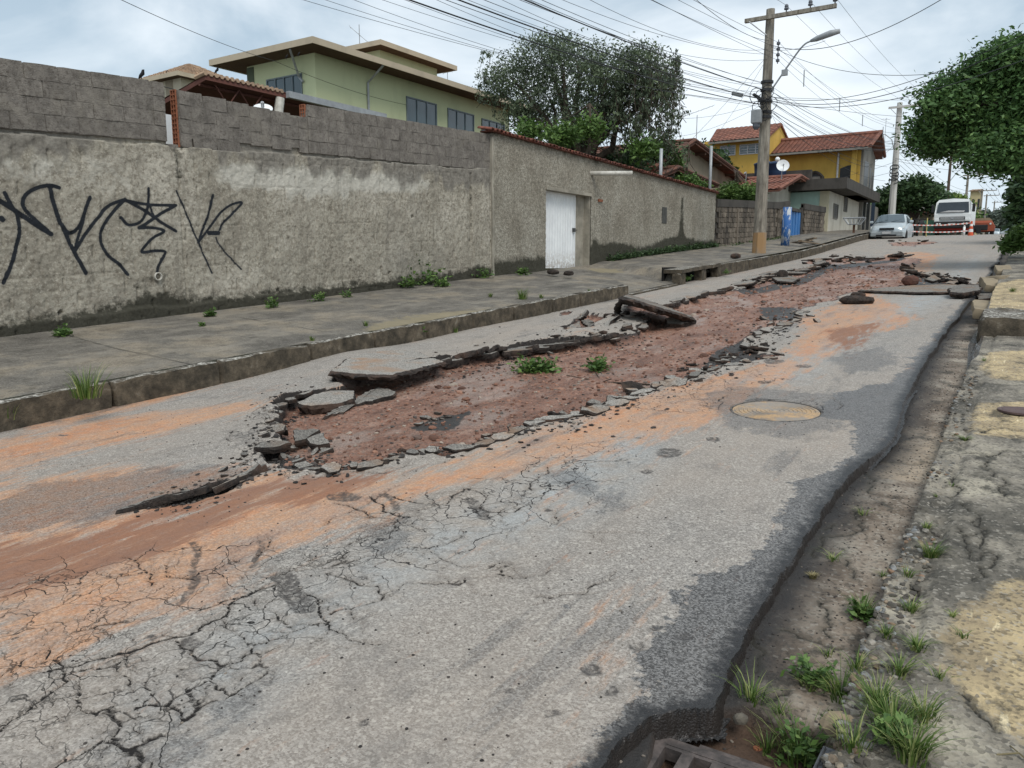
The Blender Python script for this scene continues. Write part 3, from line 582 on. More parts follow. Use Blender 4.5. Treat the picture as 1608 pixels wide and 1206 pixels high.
ZR -= .075*np.clip(S_pit/.03, 0, 1)-(.03*fbm(RX*14, RY*14, 4))*np.clip(S_pit/.03, 0, 1)
S_gr = sdf(rx, ry, [plR([(1046, 1166), (1300, 1252), (1240, 1330), (985, 1245)], -.085)], .2); ZR -= .16*np.clip(S_gr/.02, 0, 1)
t = NT('stained_gutter_and_pavement')
iskb = t.attr('right')
gcol = t.ramp(t.noise(2.6, 7, .66), [(.32, (.075, .056, .042)), (.46, (.155, .120, .09)), (.56, (.25, .205, .16)), (.7, (.36, .32, .26))])
pcol = t.ramp(t.noise(2.1, 7, .66), [(.3, (.045, .042, .034)), (.44, (.12, .108, .088)), (.55, (.23, .205, .165)), (.7, (.40, .36, .28))])
c = t.mix(iskb, gcol, pcol)
far = t.attr('fargut'); c = t.mix(t.math('MULTIPLY', far, .8), c, t.mix(t.noise(9, 5), (.30, .235, .165), (.45, .37, .28)))
yl = t.mr(t.math('ADD', t.attr('yel'), t.math('MULTIPLY', t.math('SUBTRACT', t.noise(9, 9, .75), .5), 2.0)), .35, .75)
yc = t.mix(t.mr(t.noise(3.5, 6, .6), .42, .6), (.50, .39, .225), (.30, .235, .145)); yc = t.mix(t.mr(t.noise(5, 3, .5, t.vec((5, .8, 1), rot=(0, 0, .5))), .64, .68), yc, (.72, .60, .38))
c = t.mix(yl, c, yc)
s1 = t.n('ShaderNodeSeparateColor'); t.put(s1.inputs[0], t.voro(75, out='Color'))
c = t.mix(t.mr(s1.outputs[0], .84, .95, 0, .55), c, (.36, .33, .28)); c = t.mix(t.mr(s1.outputs[1], .7, .9, 0, .5), c, (.03, .027, .022))
c = t.mix(t.mr(t.noise(4.5, 6, .7, t.vec((1, .8, 1), loc=(7, 0, 0))), .54, .64, 0, .8), c, (.035, .033, .026))
c = t.mix(t.mr(t.math('ADD', t.attr('wet_shade'), t.math('MULTIPLY', t.noise(8, 4), .12)), .10, .30, .95, 0.), c, (.028, .027, .027))  # gutter below the lip: wet line and the lip's shade, both in the colour
c = t.mix(t.attr('pit'), c, t.mix(t.noise(18, 5), (.035, .022, .016), (.12, .075, .05)))
crk = t.math('ADD', t.attr('crk'), t.math('MULTIPLY', t.math('SUBTRACT', t.noise(50, 3), .5), .008)); c = t.mix(t.mr(crk, .006, .001), c, (.012, .011, .009))
c = t.mix(t.mr(crk, .03, .004, 0, .5), c, (.04, .038, .03))
pud = t.mr(t.attr('pud'), .45, .55)
c = t.mix(pud, c, (.06, .05, .042))
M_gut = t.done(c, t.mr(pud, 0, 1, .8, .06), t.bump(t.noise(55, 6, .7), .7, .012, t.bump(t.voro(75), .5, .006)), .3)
pud_ = np.clip(.5+sdf(rx, ry, [plR([(1520, 545), (1545, 500), (1552, 510), (1535, 575), (1518, 590)], -.085)], .3)/.1, 0, 1)
Sg = sdf(rx, ry, [asph_poly], .6)
right_ = np.clip((RX-ker)/.02, 0, 1)*1.; A_far = np.clip((RY-4.98)/.03, 0, 1)*np.clip((6.6-RY)/.8, 0, 1)*(1-right_)
keep = Sg < .09
gm = keep & (RX <= ker+.001); 
a1 = dict(right=right_, fargut=A_far, yel=yel, crk=D_rc, wet_shade=np.clip(-Sg, 0, .6)+right_, pit=np.clip(S_pit/.03, 0, 1), pud=pud_)
iskerb = RX > ker
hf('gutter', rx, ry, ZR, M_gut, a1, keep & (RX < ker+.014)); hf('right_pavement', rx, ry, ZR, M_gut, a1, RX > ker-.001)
def zright(x, y):
    i = np.clip(np.searchsorted(rx, x), 1, len(rx)-1); j = np.clip(np.searchsorted(ry, y), 1, len(ry)-1); return float(ZR[j, i])
# pebbles cast into the worn kerb
def ico(r=1.):
    import bmesh; bm = bmesh.new(); bmesh.ops.create_icosphere(bm, subdivisions=2, radius=r); v = np.array([x.co[:] for x in bm.verts]); f = np.array([[q.index for q in p.verts] for p in bm.faces]); bm.free(); return v, f
IV, IF = ico()
def pebbles(name, pts, rad, mat, seed, flat=.6, ang=.35):
    r = np.random.RandomState(seed); VV = []; FF = []; RR = []
    for k, (p, ra) in enumerate(zip(pts, rad)):
        v = IV*(1+ang*(r.rand(len(IV), 1)-.5)); v = v*np.array([1, r.uniform(.6, 1), flat])*ra; a = r.rand()*6.28; cs_, sn = math.cos(a), math.sin(a)
        v = np.stack([v[:, 0]*cs_-v[:, 1]*sn, v[:, 0]*sn+v[:, 1]*cs_, v[:, 2]+v[:, 0]*r.uniform(-.3, .3)], 1)+p
        VV.append(v); FF.append(IF+k*len(IV)); RR.append(np.full(len(IV), r.rand()))
    return npmesh(name, np.vstack(VV), np.vstack(FF), mat, attrs=dict(tone=np.concatenate(RR)), smooth=False)
t = NT('kerb_pebbles_stone'); c = t.ramp(t.attr('tone'), [(.1, (.07, .062, .054)), (.4, (.18, .165, .14)), (.6, (.26, .27, .275)), (.8, (.32, .27, .20)), (.95, (.22, .14, .09))])
c = t.mix(t.mr(t.noise(25, 4), .40, .60, 0, .75), c, (.055, .05, .038)); M_peb = t.done(c, .8, t.bump(t.noise(80, 4), .4, .006))
pts = []; rad = []; y = 1.7
while y < 8.2:
    x = RK+float(.025*fbm(np.array(y*3), np.array(2.), 3)+.02*(vnoise(np.array(y*1.3), np.array(0))-.5))
    if vnoise(np.array(y*2.2), np.array(4.)) > .28:
        for _ in range(2 if y < 5 else 1):
            xx = x+.005+.13*RS.rand()**1.3; pts.append((xx, y, zright(xx, y)-.003)); rad.append(RS.uniform(.006, .019))
    y += .009 if y < 4 else .016
tagp(link('kerb_pebbles', pebbles('kerb_pebbles', pts, rad, M_peb, 3)), kind='stuff', label='grey pebbles showing in the worn concrete of the right kerb')
# loose grit on road and gutter
pts = []; rad = []
for _ in range(2000):
    y = 1.4+RS.rand()**1.6*10; x = RS.uniform(-1.0, -.38)
    pts.append((x, y, zright(x, y))); rad.append(RS.uniform(.002, .007))
for _ in range(420):
    u, v = RS.uniform(100, 1330), 640+560*RS.rand()**1.5; p = onroad(u, v)
    if p[0] < -6.7 or p[0] > -1: continue
    pts.append((p[0], p[1], zsurf(p[0], p[1]))); rad.append(RS.uniform(.002, .007))
t = NT('dark_grit'); M_grit = t.done(t.ramp(t.attr('tone'), [(.2, (.02, .019, .018)), (.8, (.06, .05, .045)), (1, (.2, .17, .14))]), .85)
tagp(link('loose_grit', pebbles('loose_grit', pts, rad, M_grit, 4)), kind='stuff', label='dark grit scattered over asphalt and gutter')

# ================================================================ WALL A: hollow brick wall, roughcast below
WX = -10.0
wy = np.concatenate([np.arange(-2, 3, .08), np.arange(3, 14.46, .017)]); ww = np.arange(.12, 3.62, .017)
WY, WW = np.meshgrid(wy, ww)
top = np.where(WY < 6.62, 3.58, np.where(WY < 9.14, 3.51-.15*(WY-6.8)/2.3, 3.57-.07*(WY-9.1)/5.2))
rowh = .193; row = np.floor((3.58-WW)/rowh); bl_ = .40
fx = ((WY+row*.2+.03*np.sin(row*9)) % bl_); fz = ((3.58-WW) % rowh)
dj = np.minimum(np.minimum(fx, bl_-fx), np.minimum(fz, rowh-fz))
bare = WW > 2.74+.10*fbm(WY*2.5, WW*2, 3)-.22*np.clip((WY-9.5)/2, 0, 1)*0
vj = np.minimum(fx, bl_-fx); 
show = (vnoise(WY*2.3+40, WW*3.1) > .42)
D_g = np.full(WY.shape, .2)
G = [([(5, 303), (16, 324), (25, 337), (28, 360), (26.5, 373), (16.6, 413), (3.3, 444)], 3), ([(-20, 305), (0, 317), (26, 334), (52, 352), (78, 368)], 3.6), ([(78, 368), (58, 350), (44, 337), (36, 328), (33, 318), (39, 305), (57, 295), (76, 291.5), (91, 295)], 3), ([(76, 292), (80, 312), (91, 347), (96, 356), (114, 395), (133, 429)], 3.4),
 ([(97, 356), (103, 364), (109.5, 366), (118, 360), (126, 348), (133, 326), (139, 310)], 3), ([(131, 335), (128, 350), (119.5, 376), (114.5, 396)], 2.4), ([(114.5, 396), (133, 366), (153, 340), (169, 323), (194, 313)], 2.8), ([(194, 313), (172.5, 336.5), (157.6, 360), (156, 380), (166, 399.5), (186, 416), (198, 431)], 2.8),
 ([(194, 315), (232, 321.5), (274, 322.5)], 2.6), ([(274, 322.5), (249, 336.5), (229, 350), (216, 358)], 2.8), ([(196, 315), (226, 331.5), (252, 350), (274, 363)], 2.8), ([(231, 296), (231, 317), (226, 336.5), (216, 350), (199, 353), (187.5, 341.5)], 2.6), ([(232, 320), (240, 340), (249, 348)], 2),
 ([(216, 358), (239, 358), (255.5, 363), (239, 373), (226, 386), (221, 396), (240, 394), (255.5, 394.5), (257, 399.5), (247, 416), (244, 428)], 2.6), ([(275, 300), (292, 340), (308.5, 379.6), (322, 409.5), (331, 429)], 1.9), ([(332, 306.6), (325, 336.5), (308.5, 381)], 2.5), ([(308.5, 381), (325, 360), (342, 336.5), (358, 323), (378, 318), (365, 333), (348, 350), (343, 361)], 2.3),
 ([(326, 366), (341, 366)], 4), ([(337, 373), (342, 384.6), (358, 403), (376.6, 423)], 1.7), ([(0, 343), (1.6, 345)], 4)]
def cat(P, n=6):
    P = [np.array(p, float) for p in P]; P = [2*P[0]-P[1]]+P+[2*P[-1]-P[-2]]; o = []
    for i in range(1, len(P)-2):
        for k in range(n):
            t_ = k/n; a, b, c_, d = P[i-1:i+3]; o.append(.5*((2*b)+(-a+c_)*t_+(2*a-5*b+4*c_-d)*t_*t_+(-a+3*b-3*c_+d)*t_**3))
    return o+[P[-2]]
for p, w in G:
    pw_ = []
    for u, v in cat(p):
        a = atX(u, v, WX); pw_.append((a[1], a[2]-SLOPE*a[1]))
    segdist(D_g, wy, ww, np.array(pw_), .12, w*.0078)
# displacement
rc = fbm(WY*9, WW*9, 4); rf = fbm(WY*38, WW*38, 3)
dis = np.where(bare, .012*fbm(WY*22, WW*30, 3), .034+.030*rc+.016*rf)
dis -= np.where(~bare & show, .028*np.clip(1-vj/.014, 0, 1)*(fz > .02), 0)
dis -= np.where(~bare & (vnoise(WY*1.1, WW*4) > .64), .010*np.clip(1-np.minimum(fz, rowh-fz)/.012, 0, 1), 0)
# pilasters and the long seams
def seam(y, w0, w1, wd=.02, dep=.03):
    global dis
    yy = y+.03*fbm(WW*3, WW*0+y, 3); dis = dis-dep*np.clip(1-abs(WY-yy)/wd, 0, 1)*((WW > w0) & (WW < w1))
seam(13.62, 1.2, 2.65, .035, .05); seam(13.70, .3, 1.2, .02); seam(6.72, .3, 2.8, .02, .025); seam(14.35, .4, 3.5, .02)
dis += .02*np.clip((WY-13.66)/.04, 0, 1)*(WY < 14.3)
dis -= .05*(np.hypot(WY-6.72, WW-2.78) < .13)
for hy, hw_ in ((11.7, 1.75), (10.0, 1.0), (11.0, .72), (4.95, .62), (8.35, .62)): dis -= .08*(np.hypot(WY-hy, WW-hw_) < .028)
foot = np.clip((.58+.08*fbm(WY*2, WW*2, 3)-WW)/.03, 0, 1)*(WY < 12); dis += foot*.035
dis -= np.where(bare, .03, 0)                    # bare courses lie behind the roughcast; the blocks are built on top
Xw = WX+dis
zz = WW+zr(WY)
keepw = WW <= top+.001; keepw &= ~((WY > 6.60) & (WY < 6.80) & (WW > 2.78))
q = (np.arange(len(ww)-1)[:, None]*len(wy)+np.arange(len(wy)-1)).ravel(); F = np.stack([q, q+1, q+len(wy)+1, q+len(wy)], 1); F = F[keepw.ravel()[F].all(1)]
t = NT('weathered_roughcast')
c = t.ramp(t.noise(1.0, 7, .62), [(.32, (.27, .245, .198)), (.5, (.385, .355, .29)), (.66, (.50, .465, .39))])
c = t.mix(t.mr(t.noise(17, 6, .75), .45, .62, 0, .75), c, (.155, .132, .10)); c = t.mix(t.mr(t.noise(30, 5, .7), .54, .64, 0, .7), c, (.55, .51, .43)); c = t.mix(t.mr(t.noise(2.3, 7, .7), .5, .64, 0, .45), c, (.24, .215, .175))
ch_ = t.mr(t.math('ADD', t.attr('chalk'), t.math('MULTIPLY', t.math('SUBTRACT', t.noise(5, 6, .7), .5), 1.2)), .45, .75); c = t.mix(t.math('MULTIPLY', ch_, .75), c, t.mix(t.noise(24, 5, .75), (.42, .40, .34), (.70, .68, .61)))
dr = t.mr(t.noise(1.6, 7, .7, t.vec((1, 2.2, .28))), .52, .68); c = t.mix(t.math('MULTIPLY', dr, .45), c, (.17, .155, .125))
c = t.mix(t.math('MULTIPLY', t.mr(t.attr('grey'), .3, .7), .85), c, t.mix(t.mr(t.noise(9, 7, .75), .35, .65), (.12, .11, .095), (.28, .26, .225)))
mo = t.mr(t.math('ADD', t.attr('moss'), t.math('MULTIPLY', t.math('SUBTRACT', t.noise(7, 7, .7), .5), 1.1)), .42, .66); c = t.mix(t.math('MULTIPLY', mo, .93), c, t.mix(t.noise(20, 3), (.020, .020, .015), (.050, .048, .034)))
gr = t.math('ADD', t.attr('graf'), t.math('MULTIPLY', t.math('SUBTRACT', t.noise(60, 4), .5), .010)); c = t.mix(t.mr(gr, .003, -.004), c, (.018, .021, .026)); c = t.mix(t.mr(gr, .03, 0, 0, .25), c, (.03, .034, .04))
M_rough = t.done(c, .93, t.bump(t.noise(45, 6, .75), .9, .02), .2)
moss = np.clip((.80-WW)/.40, 0, 1)*1.05+.5*np.exp(-((WY-6.2)/.7)**2-((WW-.85)/.3)**2)+.35*np.exp(-((WY-13.8)/.3)**2)*np.clip((1.1-WW)/.6, 0, 1)+.6*np.exp(-((WY-6.72)/.1)**2)*(WW > 2.3)*(WW < 2.8)+.5*np.exp(-((WY-13.64)/.06)**2)*(WW < 2.6)*(WW > 1.4)
nzz = .5*fbm(WY*3, WW*3, 4)
grey = np.clip((WW-2.50)/.35+.5+3.6*fbm(WY*2.8, WW*.7, 4), 0, 1)+np.clip(.42*np.clip((WY-10.4+nzz)/.5, 0, 1)*np.clip((2.15-WW+nzz)/.3, 0, 1)*np.clip((13.6-WY)/.2, 0, 1)+.5*fbm(WY*1.3, WW*1.3, 3), 0, .6)*(WW < 2.5)
chalk = np.exp(-((WW-2.38)/.25)**2)*np.clip((WY-7)/.6, 0, 1)*np.clip((12.9-WY)/1.2, 0, 1)*.95+.55*np.exp(-((WW-2.35)/.4)**2)*(WY < 6)+.3*((WY > 8.6)*(WY < 10)*(WW < 2.3))
SH = SLOPE
org = (WX, 7., 0.)
wallA = thing('boundary_wall', 'tall rough block wall with black spray paint tags and a bare grey top', 'wall', (WX, 7, zr(7)))
o_ = wallA.location
link('roughcast', npmesh('roughcast', np.stack([Xw, WY, zz], -1).reshape(-1, 3)-np.array(o_), F, M_rough, attrs=dict(chalk=chalk.ravel(), grey=grey.ravel(), moss=moss.ravel(), graf=D_g.ravel()), smooth=True), wallA)
t = NT('raw_block'); c = t.mix(t.mr(t.noise(6, 6, .7), .35, .65), (.135, .122, .108), (.25, .228, .20)); c = t.mix(t.mr(t.noise(25, 5, .7), .5, .65, 0, .6), c, (.07, .058, .048))
h = t.n('ShaderNodeHueSaturation'); t.put(h.inputs['Value'], t.mr(t.rnd(), 0, 1, .93, 1.07)); t.put(h.inputs['Color'], c); c = t.mix(t.mr(t.noise(1.3, 5, .6), .55, .7, 0, .5), h.outputs[0], (.28, .255, .21))
M_block = t.done(c, .92, t.bump(t.noise(40, 6, .75, t.vec((1, 1, 1.5))), .9, .018), .2)
t = NT('red_clay_brick'); M_brick = t.done(t.mix(t.noise(12, 4), (.33, .12, .06), (.20, .085, .05)), .9, t.bump(t.noise(60, 4), .4, .006))
def core(y0, y1, w0, w1, mb):
    n = max(1, int((y1-y0)/.5))
    for i in range(n):
        a, b = y0+(y1-y0)*i/n, y0+(y1-y0)*(i+1)/n
        P = [(x, y, w+zr(y)) for x in (WX-.16, WX-.034 if w0 < 0 else WX-.0015) for y in (a, b) for w in (w0, w1)]
        mb.add(P, [(0, 1, 3, 2), (4, 6, 7, 5), (0, 4, 5, 1), (2, 3, 7, 6), (1, 5, 7, 3), (0, 2, 6, 4)])
mb = MB(); core(-2, 6.60, 2.8, 3.56, mb); core(6.81, 9.14, 2.86, 3.33, mb); core(9.14, 14.44, 2.8, 3.47, mb); mb.part('block_mortar', M_block, wallA)
mb = MB(); core(-2, 6.60, -.3, 2.8, mb); core(6.60, 6.81, -.3, 2.77, mb); core(6.81, 9.14, -.3, 2.8, mb); core(9.14, 14.44, -.3, 2.8, mb); mb.part('wall_core', M_block, wallA)
def block_mesh(L, H, T, seed):
    mb = MB(); rough_block(mb, (-T/2, -L/2, -H/2), (T/2, L/2, H/2), 1, 5, 3, .006, seed); return mb.mesh('block', M_block, smooth=True)
bms = [block_mesh(.398, .191, .06, i) for i in range(7)]; cnt = 0
for r_ in range(5):
    y = -2-.2*(r_ % 2)
    while y < 14.4:
        yc = y+.2; tp = 3.58 if yc < 6.62 else (3.51-.15*(yc-6.8)/2.3 if yc < 9.1 else 3.57-.07*(yc-9.1)/5.2)
        wc = 3.58-.0965-r_*rowh if yc < 6.6 else tp-.0965-r_*rowh
        if 6.42 < yc < 6.98 or 8.95 < yc < 9.32: y += .4; continue
        if wc < 2.78+.12*fbm(np.array(y*1.7), np.array(r_*1.), 3): y += .4; continue
        tp_m = bms[RS.randint(7)]; o = link('block', tp_m, wallA, (WX-.027+.006*RS.rand()-o_[0], yc-o_[1], wc+float(zr(yc))-o_[2]), (math.atan(SLOPE), 0, RS.uniform(-.008, .008))); cnt += 1; y += .4
for (ya, yb_, tp, n) in ((6.42, 6.60, 3.58, 4), (6.81, 6.98, 3.51, 4), (8.95, 9.13, 3.37, 3), (9.15, 9.32, 3.57, 4)):
    for r_ in range(n):
        mb = MB(); zc = tp-rowh*(r_+.5)+float(zr(ya)); rough_block(mb, (WX-.052, ya+.004, zc-.093), (WX+.01, yb_-.002, zc+.093), 1, 3, 3, .006, int(ya*7)+r_); mb.part('block', M_block, wallA, True)
# open ends of hollow clay bricks at the two breaks
def hollow(y, zc, label=None):
    mb = MB(); H = .185
    for k in range(4): mb.box((WX-.15, y, zc-H/2+k*H/3-.006), (WX-.03, y+.02, zc-H/2+k*H/3+.006))
    for k in range(3): mb.box((WX-.15+k*.055, y+.001, zc-H/2+.006), (WX-.138+k*.055, y+.019, zc+H/2-.006))
    mb.box((WX-.15, y+.021, zc-H/2), (WX-.03, y+.03, zc+H/2)); mb.part('hollow_brick', M_brick, wallA, False, label)
for k in range(4): hollow(6.785, 3.51-rowh*(k+.5)+zr(6.8))
for k in range(1): hollow(9.125, 3.57-rowh*(k+.5)+zr(9.1), 'open red hollow brick end at the step in the wall')
for (a, b) in ((6.59, 6.6), ): pass
# PVC cup sticking out of the wall
M_pvc = plain('white_pvc', (.62, .60, .54), (.40, .38, .33), 8, .5, .1)
p = atX(248, 434, WX+.05); mb = MB().lathe((WX-.02, p[1], p[2]), [(.055, 0), (.055, .09), (.046, .092), (.044, .02)], 20, axis='x')
mb.single('drain_pipe', M_pvc, 'short round white pipe end below the zigzag spray paint tag', 'pipe')

# ================================================================ WALL B: stucco with tile coping, gate
zt = 4.27; WB = WX+.06
by = np.arange(14.44, 29.35, .03); bz0 = np.linspace(0, 1, 110)
BY, BT = np.meshgrid(by, bz0); base_ = zr(BY)+.25; topB = np.where(BY < 29.4, 4.36-.20*(BY-14.4)/15, 0); BZ = base_+(topB-base_)*BT
gate_y0, gate_y1 = 16.74, 19.1; gz1 = 3.33
hole_g = (BY > gate_y0) & (BY < gate_y1) & (BZ < gz1)
disB = .028*fbm(BY*26, BZ*26, 4)+.01*fbm(BY*3, BZ*3, 3)
keepb = ~hole_g; n = len(by); q = (np.arange(len(bz0)-1)[:, None]*n+np.arange(n-1)).ravel(); F = np.stack([q, q+1, q+n+1, q+n], 1)
kk = keepb.ravel()[F].all(1); F = F[kk]
WWb = BZ-zr(BY)
mossB = np.clip((1.0-WWb)/.5, 0, 1)*1.1+1.1*np.exp(-((BY-25.9)/.26)**2)*(WWb < 2.3)*(.6+.4*(2.3-WWb)/2)+1.1*np.exp(-((BY-25.4)/1.5)**2)*np.clip((1.3-WWb)/.6, 0, 1)+.7*np.exp(-((BY-19.4)/.25)**2)*(1-.25*WWb)+1.0*np.exp(-((BY-20.5)/1.2)**2)*np.clip((1.25-WWb)/.6, 0, 1)+.22*np.clip((WWb-2.5)*1, 0, 1)+.35*np.exp(-((topB-BZ)/.12)**2)
t = NT('roughcast_stucco')
c = t.ramp(t.noise(.9, 6, .6), [(.33, (.40, .365, .295)), (.5, (.52, .485, .40)), (.66, (.60, .57, .48))]); c = t.mix(t.mr(t.noise(34, 5, .8), .43, .57, 0, .75), c, (.13, .11, .083)); c = t.mix(t.mr(t.noise(22, 5, .8), .54, .64, 0, .6), c, (.52, .48, .40)); c = t.mix(t.mr(t.noise(1.6, 7, .7, t.vec((1, 1, .5))), .48, .66, 0, .5), c, (.17, .15, .11)); c = t.mix(t.mr(t.noise(12, 6, .85), .42, .56, .55, 0), c, (.13, .115, .09)); c = t.mix(t.mr(t.noise(13, 6, .85, t.vec(loc=(3, 3, 3))), .54, .64, 0, .5), c, (.56, .52, .44))
mo = t.mr(t.math('ADD', t.attr('moss'), t.math('MULTIPLY', t.math('SUBTRACT', t.noise(4, 7, .7), .5), 1.0)), .45, .72); c = t.mix(t.math('MULTIPLY', mo, .9), c, t.mix(t.noise(20, 3), (.022, .023, .016), (.055, .053, .036)))
M_stucco = t.done(c, .93, t.bump(t.noise(60, 6, .8), 1., .03), .2)
t = NT('plaster'); c = t.mix(t.mr(t.noise(2, 6, .65), .4, .65), (.36, .33, .27), (.20, .185, .15)); M_plaster = t.done(c, .9, t.bump(t.noise(50, 5), .4, .008))
wallB = thing('stucco_wall', 'roughcast stucco wall with a red tile coping and a white gate opening', 'wall', (WX, 21, zr(21))); o_ = wallB.location
link('stucco', npmesh('stucco', np.stack([WB+disB, BY, BZ], -1).reshape(-1, 3)-np.array(o_), F, M_stucco, attrs=dict(moss=mossB.ravel()), smooth=True), wallB)
mb = MB()
def seg(y0, y1, z0, z1a, z1b, x0=WX-.16, x1=WB-.03):
    P = [(x, y, z) for x in (x0, x1) for (y, zs) in ((y0, (z0, z1a)), (y1, (z0, z1b))) for z in zs]
    mb.add(P, [(0, 1, 3, 2), (4, 6, 7, 5), (0, 4, 5, 1), (2, 3, 7, 6), (1, 5, 7, 3), (0, 2, 6, 4)])
TB = lambda y: 4.36-.20*(y-14.4)/15-.01
seg(14.46, gate_y0, .5, TB(14.46), TB(gate_y0)); seg(gate_y0, gate_y1, gz1, TB(gate_y0), TB(gate_y1)); seg(gate_y1, 29.33, .8, TB(gate_y1), TB(29.33))
mb.part('wall_core', M_plaster, wallB)
mb = MB(); mb.box((WX-.5, gate_y0-.06, 1.0), (WB-.031, gate_y0+.012, gz1)); mb.box((WX-.5, gate_y1-.012, 1.0), (WB-.031, gate_y1+.05, gz1)); mb.box((WX-.5, gate_y0, gz1-.012), (WB-.031, gate_y1, gz1+.05))
mb.box((WB-.03, gate_y0-.03, gz1-.01), (WB+.02, gate_y1+.04, gz1+.07)); mb.part('gate_reveal', M_plaster, wallB)
mb = MB(); rough_block(mb, (WX-.04, 14.38, zr(14.4)+.2), (WB+.01, 14.46, 4.34), 1, 1, 12, .012, 88); mb.part('corner_edge', M_plaster, wallB, True)
t = NT('clay_roof_tile'); rndv = t.rnd(); c = t.mix(t.mr(t.noise(9, 5, .65), .35, .65), (.20, .070, .045), (.085, .035, .028)); h = t.n('ShaderNodeHueSaturation'); t.put(h.inputs['Value'], t.mr(rndv, 0, 1, .65, 1.3)); t.put(h.inputs['Color'], c)
M_tile = t.done(t.mix(t.mr(t.noise(3, 5), .55, .7, 0, .8), h.outputs[0], (.03, .026, .022)), .85, t.bump(t.noise(40, 4), .4, .01))
mb = MB(); n = 6
P = []; 
for s_ in (0, 1):
    for i in range(n+1):
        a = math.pi*i/n; P += [(s_*.36-.18, (.085-.015*s_)*math.cos(a), .05*math.sin(a)+.01), (s_*.36-.18, (.070-.015*s_)*math.cos(a), .05*math.sin(a)-.006)]
k = 2*(n+1); Fc = []
for i in range(n): Fc += [(2*i, 2*i+2, k+2*i+2, k+2*i), (2*i+1, k+2*i+1, k+2*i+3, 2*i+3), (2*i, 2*i+1, 2*i+3, 2*i+2), (k+2*i, k+2*i+2, k+2*i+3, k+2*i+1)]
mb.add(P, Fc); tile_me = mb.mesh('coping_tile', M_tile, smooth=False)
y = 14.25
while y < 29.4:
    o = link('coping_tile', tile_me, wallB, (WB-.06-o_[0]+RS.uniform(-.02, .02), y-o_[1], TB(y)+.05-o_[2]), (RS.uniform(-.04, .04), RS.uniform(.12, .22), math.pi*RS.randint(1)+RS.uniform(-.06, .06))); y += .165
mb = MB(); seg(14.2, 29.4, 0, 0, 0) if 0 else None
mb.add([(x, y, TB(y)+dz) for y in (14.3, 29.38) for x in (WX-.2, WB+.09) for dz in (.012, .045)], [(0, 1, 3, 2), (4, 6, 7, 5), (0, 4, 5, 1), (2, 3, 7, 6), (1, 5, 7, 3), (0, 2, 6, 4)]); mb.part('coping_bed', M_tile, wallB)
# the little recessed meter box and a small brick scar
p = atX(1043, 338, WB); mb = MB().box((WB-.02, p[1]-.2, p[2]-.26), (WB+.012, p[1]+.2, p[2]+.26)); mb.part('meter_niche', plain('niche_grey', (.045, .045, .04), (.10, .10, .09), 6), wallB, label='small dark recessed panel in the stucco')
p = atX(942, 315, WB); mb = MB(); rough_block(mb, (WB, p[1]-.14, p[2]-.035), (WB+.03, p[1]+.14, p[2]+.035), 1, 2, 1, .01, 3); mb.part('exposed_brick', M_brick, wallB, label='bit of exposed red brick beside the gate')
# PVC spout
gp = thing('rain_spout', 'long white pipe jutting from the stucco wall above the gate corner', 'pipe', (WB, 19.8, 3.9))
a = atX(927, 272, WB); mb = MB().tube([(a[0]-.1, a[1], a[2]), (a[0]+.95, a[1]+.62, a[2]-.0)], .06, 14); mb.part('pipe', M_pvc, gp, True)
# gate
gt = thing('metal_gate', 'white ribbed metal gate standing closed in the stucco wall', 'gate', (WB-.25, 17.8, 1.42))
t = NT('white_paint'); c = t.mix(t.mr(t.noise(3, 6, .6), .35, .7), (.80, .82, .82), (.68, .70, .71)); zz0 = t.xyz()[2]
c = t.mix(t.math('MULTIPLY', t.mr(zz0, 1.9, 1.35), t.mr(t.noise(14, 6, .7), .42, .6)), c, (.32, .27, .21)); c = t.mix(t.mr(t.noise(30, 5, .7, t.vec((1, 1, .3))), .66, .72, 0, .6), c, (.35, .24, .16)); M_white = t.done(c, .45, t.bump(t.noise(20, 4), .1, .004))
yl_, yr_ = gate_y0+.03, 18.55; zb_ = 1.40; n = 13; w = (yr_-yl_)/n
X0 = WB-.22
for i in range(n):
    a = yl_+i*w; mb = MB(); mb.prism([(X0, a, zb_), (X0+.014, a+w*.22, zb_), (X0+.014, a+w*.62, zb_), (X0, a+w*.84, zb_), (X0, a+w, zb_), (X0-.02, a+w, zb_), (X0-.02, a, zb_)], (0, 0, gz1-.05-zb_)); mb.part('ribbed_panel', M_white, gt)
mb = MB().box((X0-.03, yl_-.02, gz1-.055), (X0+.03, yr_+.04, gz1-.005)).box((X0-.03, yr_, zb_), (X0+.03, yr_+.05, gz1-.05)); mb.part('frame', M_white, gt)
mb = MB().box((X0+.02, yr_-.11, 2.36), (X0+.07, yr_-.02, 2.46)).tube([(X0+.05, yr_-.12, 2.41), (X0+.05, yr_+.1, 2.41)], .012, 8); mb.part('latch', plain('latch_steel', (.12, .12, .12), rough=.4, metal=.8), gt)
mb = MB().box((X0-.01, 18.6, 1.1), (X0+.02, gate_y1, gz1)); mb.part('side_plaster', M_plaster, gt)
